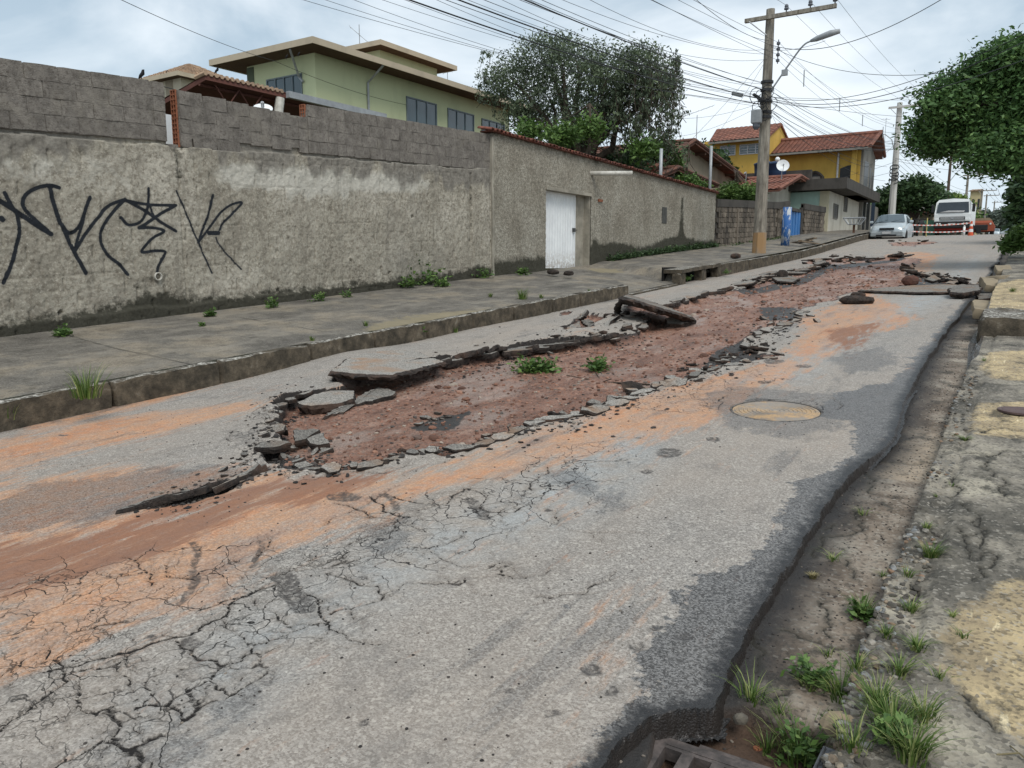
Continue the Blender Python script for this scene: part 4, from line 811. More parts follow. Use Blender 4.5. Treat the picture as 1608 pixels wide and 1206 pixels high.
# ================================================================ BUILDINGS
def uy(u, X, v=380): return float(atX(u, v, X)[1])
def zX(u, v, X): return float(atX(u, v, X)[2])
def zY(u, v, Y): return float(atY(u, v, Y)[2])
def xY(u, Y, v=380): return float(atY(u, v, Y)[0])
def paint(name, c, d=None, amt=.5, sc_=1.2, rough=.85):
    t = NT(name); d = d or tuple(x*.55 for x in c)
    a = t.mr(t.noise(sc_, 7, .65, t.vec((1, 1, .45))), .48, .72, 0, amt); return t.done(t.mix(a, c, d), rough, t.bump(t.noise(40, 4), .25, .006), .25)
M_yel = paint('yellow_paint', (.56, .37, .085)); M_grn = paint('pale_green_paint', (.56, .60, .37), (.42, .46, .28), .5)
M_mint = paint('mint_paint', (.36, .50, .44)); M_cream = paint('cream_paint', (.56, .53, .45), (.30, .26, .19), .7)
M_tan = paint('tan_plaster', (.29, .245, .18), (.13, .11, .08), .7); M_beige = paint('beige_paint', (.48, .43, .33), (.33, .28, .21))
M_gry = paint('grey_render', (.22, .21, .185), (.08, .075, .065), .8); M_dconc = paint('dark_wet_concrete', (.075, .068, .060), (.025, .024, .021), .9, 2.)
M_fasc = paint('fascia_beige', (.45, .38, .28), (.28, .24, .18)); M_under = paint('dark_eave_boards', (.10, .06, .04), (.05, .035, .028))
t = NT('window_glass'); M_glass = t.done(t.mix(t.noise(1.2, 3), (.07, .12, .14), (.02, .035, .045)), .12, None, .8)
M_glassd = plain('dark_opening', (.02, .022, .024), (.04, .04, .04), 3, .3, 0)
M_alu = plain('window_metal', (.55, .56, .56), rough=.45, metal=.3, bump=0); M_galv = plain('galvanised_steel', (.38, .40, .41), (.27, .28, .29), 5, .5, .1, metal=.3)
t = NT('red_roof_tiles'); c = t.mix(t.mr(t.noise(1.6, 6, .65), .35, .65), (.27, .115, .078), (.15, .07, .052)); c = t.mix(t.mr(t.noise(6, 5, .7), .55, .7, 0, .7), c, (.07, .045, .038)); M_roof = t.done(c, .85, t.bump(t.noise(12, 4), .4, .03))
t = NT('old_roof_tiles'); c = t.mix(t.mr(t.noise(2, 6, .65), .35, .65), (.17, .075, .050), (.07, .045, .036)); M_roofo = t.done(c, .9, t.bump(t.noise(12, 4), .4, .03))
t = NT('pale_roof_tiles'); c = t.mix(t.mr(t.noise(3, 6, .65), .4, .62), (.42, .29, .19), (.24, .17, .12)); M_roofp = t.done(c, .9, t.bump(t.noise(12, 4), .4, .03))
def roof_plane(mb, a, b, c, d, pitch=.26, rows=9, amp=.035):
    """tiled slope: eave a->b, ridge d->c, ribs run up the slope and each course steps"""
    a, b, c, d = [np.array(q, float) for q in (a, b, c, d)]; n = max(4, int(np.linalg.norm(b-a)/pitch)*4); nrm = np.cross(b-a, d-a); nrm /= np.linalg.norm(nrm)
    if nrm[2] < 0: nrm = -nrm
    P = []; R2 = rows*2
    for j in range(R2+1):
        s_ = (j//2+ (j % 2)*.999)/rows if j < R2 else 1.; step = .028*(1-(j % 2)) if j < R2 else .02
        for i in range(n+1):
            t_ = i/n; p = (a+(b-a)*t_)*(1-s_)+(d+(c-d)*t_)*s_; P.append(p+nrm*(amp*abs(math.sin(math.pi*i/4))+step))
    F = [(j*(n+1)+i, j*(n+1)+i+1, (j+1)*(n+1)+i+1, (j+1)*(n+1)+i) for j in range(R2) for i in range(n)]; mb.add(P, F)
    mb.prism([a-nrm*.01, b-nrm*.01, c-nrm*.01, d-nrm*.01], -nrm*.09)
def window(parent, plane, a0, a1, z0, z1, pos, mull=3, fr=M_alu, glass=M_glass, bars=0, name='window', out=1):
    """plane 'X' (wall normal +x at x=pos) or 'Y' (wall faces -y at y=pos)"""
    def bx(mb, p0, p1, q0, q1, d0, d1):
        if plane == 'X': mb.box((pos+d0, p0, q0), (pos+d1, p1, q1))
        else: mb.box((p0, pos-d1, q0), (p1, pos-d0, q1))
    w = .05; mb = MB(); bx(mb, a0, a1, z0, z0+w, .0, .05); bx(mb, a0, a1, z1-w, z1, .0, .05)
    for i in range(mull+1):
        p = a0+(a1-a0-w)*i/mull; bx(mb, p, p+w, z0+w, z1-w, .002, .048)
    for i in range(bars): q_ = z0+(z1-z0)*(i+1)/(bars+1); bx(mb, a0+w, a1-w, q_-.012, q_+.012, .006, .04)
    f = mb.part(name, fr, parent)
    for i in range(mull):
        p = a0+(a1-a0-w)*i/mull; mb = MB(); bx(mb, p+w, p+(a1-a0-w)/mull, z0+w, z1-w, .004, .012); mb.sub('pane', glass, f)
    return f
def gable_x(t, Xe, Xw, ya, yp, yb, za, zp, zb2, z0, mwall, mroof, oh=.5, ohx=.55):
    """ridge along x, gable end at x = Xe towards the street"""
    mb = MB(); P = [(Xe, ya, z0), (Xe, ya, za), (Xe, yp, zp), (Xe, yb, zb2), (Xe, yb, z0)]; mb.prism(P, (Xw-Xe, 0, 0)); mb.part('wall', mwall, t)
    sa = (zp-za)/(yp-ya); sb = (zp-zb2)/(yb-yp); u_ = .06
    mb = MB(); roof_plane(mb, (Xw, ya-oh, za-oh*sa+u_), (Xe+ohx, ya-oh, za-oh*sa+u_), (Xe+ohx, yp, zp+u_), (Xw, yp, zp+u_)); mb.part('roof_slope', mroof, t)
    mb = MB(); roof_plane(mb, (Xe+ohx, yb+oh, zb2-oh*sb+u_), (Xw, yb+oh, zb2-oh*sb+u_), (Xw, yp, zp+u_), (Xe+ohx, yp, zp+u_)); mb.part('roof_slope', mroof, t)
    mb = MB(); mb.tube([(Xw, yp, zp+u_+.05), (Xe+ohx, yp, zp+u_+.05)], .10, 8)
    mb.tube([(Xe+ohx, ya-oh, za-oh*sa+u_+.04), (Xe+ohx, yp, zp+u_+.06), (Xe+ohx, yb+oh, zb2-oh*sb+u_+.04)], .08, 6); mb.part('ridge_tiles', mroof, t)
    for k in range(6):
        mb = MB(); yy = ya+(yb-ya)*(k+.5)/6; zz_ = (za+(yy-ya)*sa) if yy < yp else (zp-(yy-yp)*sb); mb.box((Xe, yy-.05, zz_-.16), (Xe+ohx-.05, yy+.05, zz_-.04)); mb.part('eave_beam', M_under, t)

# ---- concrete block wall beyond the stucco wall
XC = lambda y: -10+.07+(y-29.4)/14.4
topC = lambda y: float(np.interp(y, [29.4, 33, 36.4, 36.5, 38, 44], [3.93, 4.10, 4.25, 4.42, 4.40, 4.46]))
cw = thing('block_wall', 'dark mossy concrete block wall behind the wooden utility pole', 'wall', (XC(36), 36, zr(36)))
t = NT('old_concrete_block'); c = t.mix(t.mr(t.noise(5, 6, .7), .36, .64), (.22, .185, .145), (.11, .09, .07)); c = t.mix(t.mr(t.noise(1.2, 6, .65, t.vec((1, 1, .35))), .48, .62, 0, .85), c, (.035, .030, .025)); h = t.n('ShaderNodeHueSaturation'); t.put(h.inputs['Value'], t.mr(t.rnd(), 0, 1, .75, 1.25)); t.put(h.inputs['Color'], c); M_cblk = t.done(h.outputs[0], .93, t.bump(t.noise(30, 5, .7), .8, .02))
ang = -math.atan(1/14.4); bmc = []
for s_ in range(4):
    mb = MB(); rough_block(mb, (-.05, -.195, -.095), (.05, .195, .095), 1, 2, 1, .008, 40+s_); bmc.append(mb.mesh('block', M_cblk, smooth=False))
cmb = MB(); capb = MB(); gate0, gate1 = 38.0, 40.1
for a, b in ((29.42, 36.4), (36.4, gate0), (gate1+.15, 43.9)):
    P = [(XC(y)-d, y, z_) for d in (.14, .035) for y in (a, b) for z_ in (zr(y)-.2, topC(y)-.02)]; cmb.add(P, [(0, 1, 3, 2), (4, 6, 7, 5), (0, 4, 5, 1), (2, 3, 7, 6), (1, 5, 7, 3), (0, 2, 6, 4)])
    P = [(XC(y)-d, y, topC(y)+dz) for d in (.16, -.045) for y in (a, b) for dz in (-.26, .03)]; capb.add(P, [(0, 1, 3, 2), (4, 6, 7, 5), (0, 4, 5, 1), (2, 3, 7, 6), (1, 5, 7, 3), (0, 2, 6, 4)])
    nrow = 10
    for r_ in range(nrow):
        y = a+.2*(r_ % 2)+.2
        while y < b-.15:
            zc = topC(y)-.26-.1-r_*.2
            if zc > zr(y)+.25: link('block', bmc[RS.randint(4)], cw, (XC(y)-.03-cw.location.x, y-cw.location.y, zc-cw.location.z), (0, 0, ang+RS.uniform(-.01, .01)))
            y += .4
cmb.part('wall_core', M_dconc, cw); capb.part('top_beam', M_dconc, cw)
for y in (31.6, 33.9, 36.4):
    mb = MB(); rough_block(mb, (XC(y)-.1, y-.07, zr(y)), (XC(y)+.045, y+.07, topC(y)-.27), 1, 1, 8, .008, int(y)); mb.part('column', M_cblk, cw)
bgt = thing('door', 'bright blue painted metal door set in the dark block wall', 'door', (XC(39)-.1, 39, zr(39)))
M_blue = paint('worn_blue_paint', (.045, .17, .42), (.02, .08, .22), .7, 2.2, .5)
mb = MB(); P0 = 38.05; 
for i in range(5):
    a = P0+i*.41; mb = MB(); x = XC(a)-.08; mb.bev((x-.03, a+.01, zr(a)+.12), (x+.02, a+.40, 4.0), .012); mb.part('door_panel', M_blue, bgt)
mb = MB(); x = XC(38)-.02; mb.box((x-.08, 37.96, zr(38)), (x+.05, 38.06, 4.1)).box((x, 40.08, zr(40)), (x+.13, 40.24, 4.25)).box((x-.04, 38.0, 4.0), (x+.1, 40.2, 4.14)); mb.part('door_frame', M_dconc, bgt)
mb = MB().box((x+.05, 38.2, 3.0), (x+.08, 38.28, 3.12)); mb.part('lock', M_galv, bgt)
# ---- houses behind the block wall
t = thing('gabled_house', 'tan house with dark gable end and old tile roof behind the stucco wall', 'house', (-14, 34, 1.4))
Xg = -13.2; gable_x(t, Xg, -22, uy(1012, Xg), uy(1068, Xg), uy(1165, Xg), zX(1012, 262, Xg), zX(1068, 224, Xg), zX(1165, 292, Xg), 1.2, M_tan, M_roofo)
mb = MB().lathe((Xg+.01, uy(1054, Xg), zX(1054, 254, Xg)), [(.34, 0), (.34, .03)], 20, axis='x'); mb.part('round_window', M_glassd, t)
t = thing('porch_roof', 'low dark tiled porch gable in front of the tan house', 'roof', (-12.2, 31.5, 2))
Xg = -12.2; gable_x(t, Xg, -14.5, uy(1020, Xg), uy(1051, Xg), uy(1112, Xg), zX(1020, 280, Xg), zX(1051, 267, Xg), zX(1112, 292, Xg), 2.2, M_gry, M_roofo, .2, .3)
t = thing('small_tiled_house', 'small cream house with red tile roof and dish behind the block wall', 'house', (-11, 41, 2.3))
Xg = -10.9; gable_x(t, Xg, -17.5, uy(1196, Xg), uy(1224, Xg), uy(1262, Xg), zX(1196, 296, Xg), zX(1224, 279, Xg), zX(1262, 300, Xg), 2.3, M_cream, M_roof, .7, .9)
# ---- white / mint house with terrace, yellow storey on top
XH = -8.9; y0h, y1h = uy(1298, XH), uy(1345, XH)
t = thing('yellow_house', 'yellow upper storey house with red tile roofs over a white and mint lower floor', 'house', (-11, 48, zr(48)))
ztop = zX(1298, 298, XH)
mb = MB().box((-15, y0h+.01, 2), (XH, y1h, ztop)); mb.part('street_wall', M_cream, t, label='white ground floor wall towards the street, dirty at its foot')
mb = MB().box((-15.5, y0h-.10, 2.2), (XH-.45, y0h+.006, ztop)); mb.part('side_wall', M_mint, t, label='mint green side wall')
mb = MB().box((XH-.46, y0h-.14, 2.2), (XH+.012, y0h+.004, ztop)); mb.part('corner_strip', paint('corner_cream', (.50, .46, .33)), t)
mb = MB().box((XH-.9, y0h-.3, 2.2), (XH-.5, y0h-.12, zX(1290, 326, XH))); mb.part('pillar', M_cream, t)
# terrace slab and parapet
zs0, zs1 = zY(1300, 297, y0h-.6), zY(1300, 280, y0h-.6)
mb = MB().box((-16, y0h-.62, zs0), (XH+.95, y1h+1.6, zs0+.14)); mb.part('terrace_slab', M_dconc, t)
mb = MB().box((-16, y0h-.62, zs0+.141), (XH+.95, y0h-.47, zs1)).box((XH+.80, y0h-.469, zs0+.141), (XH+.951, y1h+1.6, zs1)); mb.part('parapet', M_dconc, t)
for (u0, u1, v0, v1) in ((1305, 1312, 318, 342), (1321, 1326, 307, 331)):
    ya, yb_ = uy(u0, XH), uy(u1, XH); f = window(t, 'X', ya, yb_, zX(u0, v1, XH), zX(u0, v0, XH), XH, 1, M_gry, M_glassd, 6)
# yellow storey
YF = y0h+4.2; xr = xY(1343, YF); zE = zY(1300, 240, YF); zE_ = zY(1343, 236, YF)
mb = MB().box((xY(1205, YF), YF, zs0), (xr, YF+4.2, zE_)); mb.part('upper_wall', M_yel, t, label='yellow upper storey wall')
mb = MB().prism([(xr+.005, YF+.02, zs0+.15), (xr+.005, YF+4.2, zs0+.15), (xr+.005, YF+4.2, zE_), (xr+.005, YF+1.6, zE_+.75), (xr+.005, YF+.02, zE_)], (.12, 0, 0)); mb.part('gable_wall', M_gry, t, label='grey rendered gable wall')
oh = .75; ya = YF-oh; za = zY(1290, 236, ya)
yr = YF+1.6; zr_ = zY(1374, 210, yr); xl, xrr = xY(1210, ya, 236), xY(1364, ya, 228)
mb = MB(); roof_plane(mb, (xl, ya, za), (xrr, ya, za), (xrr+.2, yr, zr_), (xl, yr, zr_), .25, 12); mb.part('roof_slope', M_roof, t)
mb = MB(); roof_plane(mb, (xrr, YF+4.6, za), (xl, YF+4.6, za), (xl, yr, zr_), (xrr+.2, yr, zr_), .25, 12); mb.part('roof_slope', M_roof, t)
mb = MB().tube([(xl, yr, zr_+.06), (xrr+.35, yr, zr_+.06)], .13, 8).tube([(xrr+.1, ya, za+.05), (xrr+.25, yr, zr_+.08), (xrr+.1, YF+4.6, za+.05)], .1, 6); mb.part('ridge_tiles', M_roof, t)
mb = MB().box((xl, ya-.12, za-.12), (xrr, ya-.002, za-.01)); mb.part('gutter_pipe', M_gry, t)
for u in (1308,):
    x = xY(u, YF-.08); mb = MB().tube([(x, YF-.07, zE_-.1), (x, YF-.07, zs1-.3)], .06, 8); mb.part('downpipe', M_alu, t)
# arched window and dark recess of the terrace
x0, x1 = xY(1262, YF), xY(1286, YF); zb0, zt0 = zs0+.3, zY(1274, 271, YF)
P = [(x0, YF-.03, zb0), (x1, YF-.03, zb0)]+[(x1+(x0-x1)*k/8, YF-.03, zt0-.28+.28*math.sin(math.pi*k/8)) for k in range(9)]
mb = MB().prism(P, (0, .02, 0)); f = mb.part('arched_window', M_glassd, t)
mb = MB().tube([(p[0], YF-.05, p[2]) for p in P[1:]]+[(x0, YF-.05, zb0)], .09, 6); mb.sub('window_surround', M_dconc, f)
mb = MB().box(((x0+x1)/2-.3, YF-.05, zb0), ((x0+x1)/2+.3, YF-.031, zt0-.25)); mb.sub('shutter', M_gry, f)
x0, x1 = xY(1312, YF), xY(1336, YF); mb = MB().prism([(x0, YF-.02, zs0+.2), (x1, YF-.02, zs0+.2), (x1, YF-.02, zY(1330, 259, YF)), (x0+.4, YF-.02, zY(1330, 260, YF)), (x0, YF-.02, zY(1330, 264, YF))], (0, .012, 0)); mb.part('terrace_opening', M_glassd, t)
mb = MB(); xo = xr+.13
for k, (a, b) in enumerate(((YF+.6, YF+2.0), (YF+2.4, YF+3.0), (YF+3.3, YF+3.9))): mb.box((xo-.006, a, zs0+.2), (xo+.004, b, zs0+2.0-.2*k))
mb.part('terrace_opening', M_glassd, t)
mb = MB().box((XH+.3, YF-.35, zs1-.1), (XH+.55, YF-.1, zE_-.02)); mb.part('post', M_yel, t, label='yellow post carrying the roof corner')
# left yellow block
YL = YF-1.2; x0, x1 = xY(1100, YL), xY(1199, YL); ze = zY(1180, 216, YL)
mb = MB().box((x0, YL, 5.), (x1, YL+5.2, ze)); mb.part('tower_wall', M_yel, t, label='yellow wall of the raised left block')
zr2 = ze+1.05; mb = MB().prism([(x1+.003, YL, ze-.005), (x1+.003, YL+5.2, ze-.005), (x1+.003, YL+2.4, zr2)], (-.15, 0, 0)); mb.part('gable_wall', M_yel, t)
ya = YL-.6; mb = MB(); roof_plane(mb, (xY(1107, ya), ya, ze-.15), (x1+.1, ya, ze-.15), (x1+.1, YL+2.4, zr2), (xY(1118, YL+2.4), YL+2.4, zr2), .25, 8); mb.part('roof_slope', M_roof, t)
mb = MB(); roof_plane(mb, (x1+.1, YL+5.8, ze-.2), (xY(1107, ya), YL+5.8, ze-.2), (xY(1118, YL+2.4), YL+2.4, zr2), (x1+.1, YL+2.4, zr2), .25, 8); mb.part('roof_slope', M_roof, t)
mb = MB().box((xY(1107, ya), ya-.12, ze-.28), (x1+.1, ya-.003, ze-.17)); mb.part('gutter_pipe', M_gry, t)
for a, b, m_ in ((1125, 1149, 2), (1155, 1193, 3)): window(t, 'Y', xY(a, YL), xY(b, YL), zY(a, 246 if a < 1150 else 244, YL), zY(a, 230 if a < 1150 else 228, YL), YL, m_, M_alu, M_glass, 3)
mb = MB().box((x0-2, YL-2.2, 5.), (x1+3, YL-1.9, zY(1150, 274, YL-2.2))); mb.part('lower_parapet', M_dconc, t)
# water tanks
def tank(u, Y, lab):
    x = xY(u, Y); z0 = zY(u, 281, Y); mb = MB().lathe((x, Y, z0), [(.42, -.3), (.5, .35), (.53, .72), (.56, .74), (.56, .82), (.3, .92), (.12, .94)], 20)
    mb.single('water_tank', plain('tank_blue', (.02, .045, .10), rough=.4, bump=0), lab, 'water tank', smooth=True, group='water tanks by the yellow house')
tank(1194, YL-2.9, 'dark blue water tank left of the utility pole'); tank(1214, YL-2.9, 'dark blue water tank right of the utility pole')
# grey building past the yellow house
XG = -8.7; ya, yb_ = y1h+.05, uy(1372, XG)
t = thing('grey_workshop', 'plain grey rendered building with two dark doorways past the white house', 'house', (-10, ya, zr(ya)))
mb = MB().box((-15, ya, 2.4), (XG, ya+6.5, zs0-.01)); mb.part('wall', M_gry, t)
for a, b in ((ya+.3, ya+1.1), (ya+1.7, ya+2.7), (ya+3.4, ya+4.8)): mb = MB().box((XG+.002, a, zr(a)+.15), (XG+.02, b, zr(a)+2.4)); mb.part('doorway', M_glassd if a < ya+3 else plain('dark_blue_door', (.02, .035, .06)), t)
t = thing('low_grey_wall', 'low grey wall with corrugated coping behind the white painted pole', 'wall', (-10.5, ya+9, zr(60)))
Y3 = 63.; mb = MB().box((xY(1366, Y3), Y3, 3), (xY(1440, Y3), Y3+.2, zY(1390, 303, Y3))); mb.part('wall', M_gry, t); mb = MB().box((xY(1365, Y3), Y3-.1, zY(1390, 303, Y3)), (xY(1441, Y3), Y3+.3, zY(1390, 301, Y3))); mb.part('coping', M_galv, t)
for (u0, u1, v0, Y, m_, mr_, lab) in ((1418, 1460, 318, 74, M_cream, M_roofo, 'cream house with old roof beyond the street tree'), (1436, 1462, 336, 66, M_tan, M_roofo, 'low tan shed with dark roof behind the barrier tape'), (1517, 1536, 300, 150, paint('ochre', (.50, .42, .24)), M_roofp, 'ochre tower block far along the street'), (1556, 1569, 352, 210, M_cream, M_roof, 'tiny pale house near the far cars')):
    x0, x1 = xY(u0, Y), xY(u1, Y); z0, z1 = float(zr(Y))-1, zY((u0+u1)/2, v0, Y); t = thing('distant_house', lab, 'house', (x0, Y, z0)); d = abs(x1-x0)
    mb = MB().box((x0, Y, z0), (x1, Y+d, z1)); mb.part('wall', m_, t)
    mb = MB(); rp = [(x0-.3, Y-.4, z1), (x1+.3, Y-.4, z1), (x1-.1*d, Y+d/2, z1+.16*d), (x0+.1*d, Y+d/2, z1+.16*d)]; roof_plane(mb, *rp, .5, 4); mb.part('roof', mr_, t)
    for k in range(2):
        mb = MB(); a = x0+d*(.2+.45*k); mb.box((a, Y-.02, z1-.35*(z1-z0)), (a+d*.18, Y+.0, z1-.15*(z1-z0))); mb.part('window', M_glassd, t)

# ---- pale green house behind the left wall
XG = -22.; yc = uy(505, XG); ze = zX(505, 97, XG); ye = uy(800, XG)
t = thing('green_house', 'large pale green two storey house with beige eaves behind the brick wall', 'house', (-24, yc+5, 1))
GX0 = xY(346, yc-.95)+.95; mb = MB().box((GX0, yc, 0), (XG, ye, ze+.25)); mb.part('wall', M_grn, t)
def hip(t, x0, x1, y0, y1, z, h, ov, mat, fascia=M_fasc, under=M_under, ir=None):
    x0 -= ov; x1 += ov; y0 -= ov; y1 += ov; r_ = min(x1-x0, y1-y0)/2
    if (y1-y0) > (x1-x0): A, B = ((x0+x1)/2, y0+r_, z+h), ((x0+x1)/2, y1-r_, z+h)
    else: A, B = (x0+r_, (y0+y1)/2, z+h), (x1-r_, (y0+y1)/2, z+h)
    lo = [(x0, y0, z), (x1, y0, z), (x1, y1, z), (x0, y1, z)]
    mb = MB()
    if (y1-y0) > (x1-x0): pl_ = [(lo[0], lo[1], A, A), (lo[1], lo[2], B, A), (lo[2], lo[3], B, B), (lo[3], lo[0], A, B)]
    else: pl_ = [(lo[0], lo[1], B, A), (lo[1], lo[2], B, B), (lo[2], lo[3], A, B), (lo[3], lo[0], A, A)]
    for p in pl_: roof_plane(mb, *p, .3, 12, .03)
    mb.part('roof', mat, t); f = .16; g = .03
    mb = MB().box((x0-g, y0-g, z-f), (x1+g, y0, z+.06)).box((x0-g, y1, z-f), (x1+g, y1+g, z+.06)).box((x0-g, y0+.001, z-f), (x0, y1-.001, z+.06)).box((x1, y0+.001, z-f), (x1+g, y1-.001, z+.06)); mb.part('fascia', fascia, t)
    mb = MB().box((x0+.01, y0+.01, z-.13), (x1-.01, y1-.01, z-.09)); mb.part('soffit', under, t)
hip(t, GX0, XG, yc, ye, ze+.38, .95, .95, M_roofp)
M_fr = plain('dark_window_frame', (.16, .20, .22), rough=.4, bump=0)
mb = MB().box((-33.5, yc+.3, 4), (XG-8.0, yc+.35, ze)); 
for (u0, u1, v0, v1) in ((642, 688, 152, 196), (705, 745, 170, 208), (757, 792, 186, 215)): window(t, 'X', uy(u0, XG), uy(u1, XG), zX(u0, v1, XG)-.3, zX(u0, v0, XG), XG, 3, M_fr)
x0, x1 = xY(431, yc), xY(485, yc); window(t, 'Y', x0, x1, zY(470, 150, yc), zY(484, 113, yc), yc, 4, M_fr)
mb = MB().box((GX0, yc-.02, 0), (xY(412, yc), yc+.001, ze+.2)); mb.part('shaded_side', paint('green_in_shade', (.10, .12, .08)), t)  # thin dark sheet on the pale wall, its shade painted as darker green
y_ = uy(583, XG); mb = MB().tube([(XG+.9, y_, ze+.25), (XG+.06, y_, ze-.3), (XG+.06, y_, 3)], .045, 8); mb.part('downpipe', M_galv, t)
mb = MB().tube([(xY(468, yc-.9), yc-.9, ze+.2), (xY(480, yc-.06), yc-.06, ze-.5), (xY(486, yc-.06), yc-.06, ze-.7)], .045, 8); mb.part('downpipe', M_galv, t)
# set-back upper block
XU = -25.5; yu = uy(604, XU); yu1 = uy(690, XU); zu = zX(604, 84, XU)
mb = MB().box((-31, yu, ze), (XU, yu1, zu+.1)); mb.part('upper_wall', M_grn, t); hip(t, -31, XU, yu, yu1, zu+.22, .75, .7, M_roofp)
xb, yb_ = XG-2.2, uy(598, XG-2.2); z0 = ze+.6; bc = MB(); 
zc0 = zX(598, 122, xb); zc1 = zX(598, 98, xb)
mb = MB().box((xb-.35, yb_-.4, zc0-.4), (xb+.35, yb_+.4, zc1-.18)).box((xb-.42, yb_-.47, zc1-.05), (xb+.42, yb_+.47, zc1)).box((xb-.3, yb_-.35, zc1-.18), (xb-.2, yb_-.25, zc1-.05)).box((xb+.2, yb_+.25, zc1-.18), (xb+.3, yb_+.35, zc1-.05)).box((xb+.2, yb_-.35, zc1-.18), (xb+.3, yb_-.25, zc1-.05))
t_ = NT('chimney_brick'); br = t_.n('ShaderNodeTexBrick'); br.inputs['Scale'].default_value = 7; t_.put(br.inputs['Vector'], t_.vec((1, 1, 1.2), rot=(1.57, 0, .8))); br.inputs['Color1'].default_value = (.30, .16, .09, 1); br.inputs['Color2'].default_value = (.42, .26, .16, 1); br.inputs['Mortar'].default_value = (.4, .36, .3, 1); mb.part('chimney', t_.done(br.outputs[0], .9), t)
# TV aerial on the green house
def aerial(name, base, h, lab, arm=.8, n=5, tilt=.3):
    t = thing(name, lab, 'antenna', base, None); x, y, z = base; mb = MB().tube([(x, y, z-.6), (x, y, z+h)], .018, 6); mb.part('mast', M_galv, t)
    mb = MB().tube([(x-arm/2, y-arm/3, z+h-.1), (x+arm/2, y+arm/3, z+h-.1+tilt)], .012, 5)
    for k in range(n):
        s_ = -.5+k/(n-1); px, py, pz = x+arm*s_, y+arm*2/3*s_, z+h-.1+tilt*(s_+.5); mb.tube([(px-.14, py+.2, pz), (px+.14, py-.2, pz)], .007, 4)
    mb.part('boom', M_galv, t)
p = atX(565, 78, XU-1.); aerial('tv_antenna', tuple(p), 1.1, 'thin crooked aerial on the roof of the green house', .7, 3, -.7)
p = atY(703, 140, 34.); aerial('tv_antenna', tuple(p), .9, 'small aerial mast at the right end of the green house roof', .4, 3, .1)
p = atY(1093, 232, 38.); aerial('tv_antenna', (p[0], p[1], p[2]), 1.55, 'tv aerial on a tall mast above the tan gabled house', 1.3, 7, .55)
p = atY(1388, 178+60, 70); aerial('tv_antenna', tuple(p), 2.6, 'thin aerial mast above the low grey wall', .5, 3, 0)
# beige tower and canopy
Y_ = 26.; t = thing('beige_house', 'small beige block with a hipped tile roof seen over the brick wall', 'house', (xY(270, Y_), Y_, 2))
x0, x1 = xY(240, Y_), xY(300, Y_); zt_ = zY(270, 124, Y_); mb = MB().box((x0, Y_, 1), (x1, Y_+4, zt_+.2)); mb.part('wall', M_beige, t); hip(t, x0, x1, Y_, Y_+4, zt_+.1, 1.15, .5, M_roofp)
mb = MB().box((x0+(x1-x0)*.62, Y_-.02, 2), (x0+(x1-x0)*.80, Y_-.003, zt_)); mb.part('wall_stripe', M_tan, t)
XK = -14.2; ya, yb_ = uy(337, XK), uy(606, XK); zh = zX(337, 121, XK); ym = uy(458, XK)
M_rust = paint('brown_steel_paint', (.11, .045, .034), (.06, .032, .028)); 
t = thing('metal_canopy', 'dark red steel canopy with trusses behind the brick wall', 'canopy', (XK-3, ya+5, 1.5))
mb = MB(); roof_plane(mb, (XK-7, yb_, zh-1.5), (XK-7, ya, zh-1.5), (XK, ya, zh), (XK, yb_, zh), .35, 3, .02); mb.part('roof_sheet', M_rust, t)
mb = MB(); 
y = ya
while y < ym: mb.tube([(XK+.03, y, zh+.03), (XK-.3, y, zh-.02)], .05, 6); y += .13
mb.part('edge_tiles', M_roofp, t)
mb = MB().box((XK+.02, ym, zh-.10), (XK+.14, yb_, zh+.04)); mb.part('gutter', M_galv, t)
mb = MB(); 
for k in range(7):
    x = XK-.2-k*.9; zt_ = zh-.12-(XK-x)*1.5/7; mb.tube([(x, ya, zt_), (x, yb_, zt_)], .035, 4)
y = ya+.3
while y < ym-.6: mb.tube([(XK-.1, y, zh-.12), (XK-.1, y+.3, zh-.5), (XK-.1, y+.6, zh-.12)], .02, 4); y += .6
mb.tube([(XK-.1, ya, zh-.5), (XK-.1, ym, zh-.5)], .03, 4); mb.part('truss', M_rust, t)
y = uy(450, XK); mb = MB().tube([(XK, y, zh-.12), (XK-.12, y-.25, zh-1.9)], .10, 10); mb.part('downpipe', M_pvc, t)
mb = MB().box((XK-6.9, ya, 2), (XK-6.8, yb_, zh-1.6)); mb.part('back_wall', paint('canopy_back', (.06, .035, .03)), t)
for y in (ya+2, ya+6): mb = MB().box((XK-.2, y-.06, 1), (XK-.08, y+.06, zh-.15)); mb.part('post', M_rust, t)
p = atX(266, 210, -10.9); mb = MB().box((-11.0, p[1]-.35, 2), (-10.9, p[1]+.35, zX(266, 180, -10.9))); mb.single('white_panel', M_white, 'white panel glimpsed through the gap in the brick wall', 'panel')
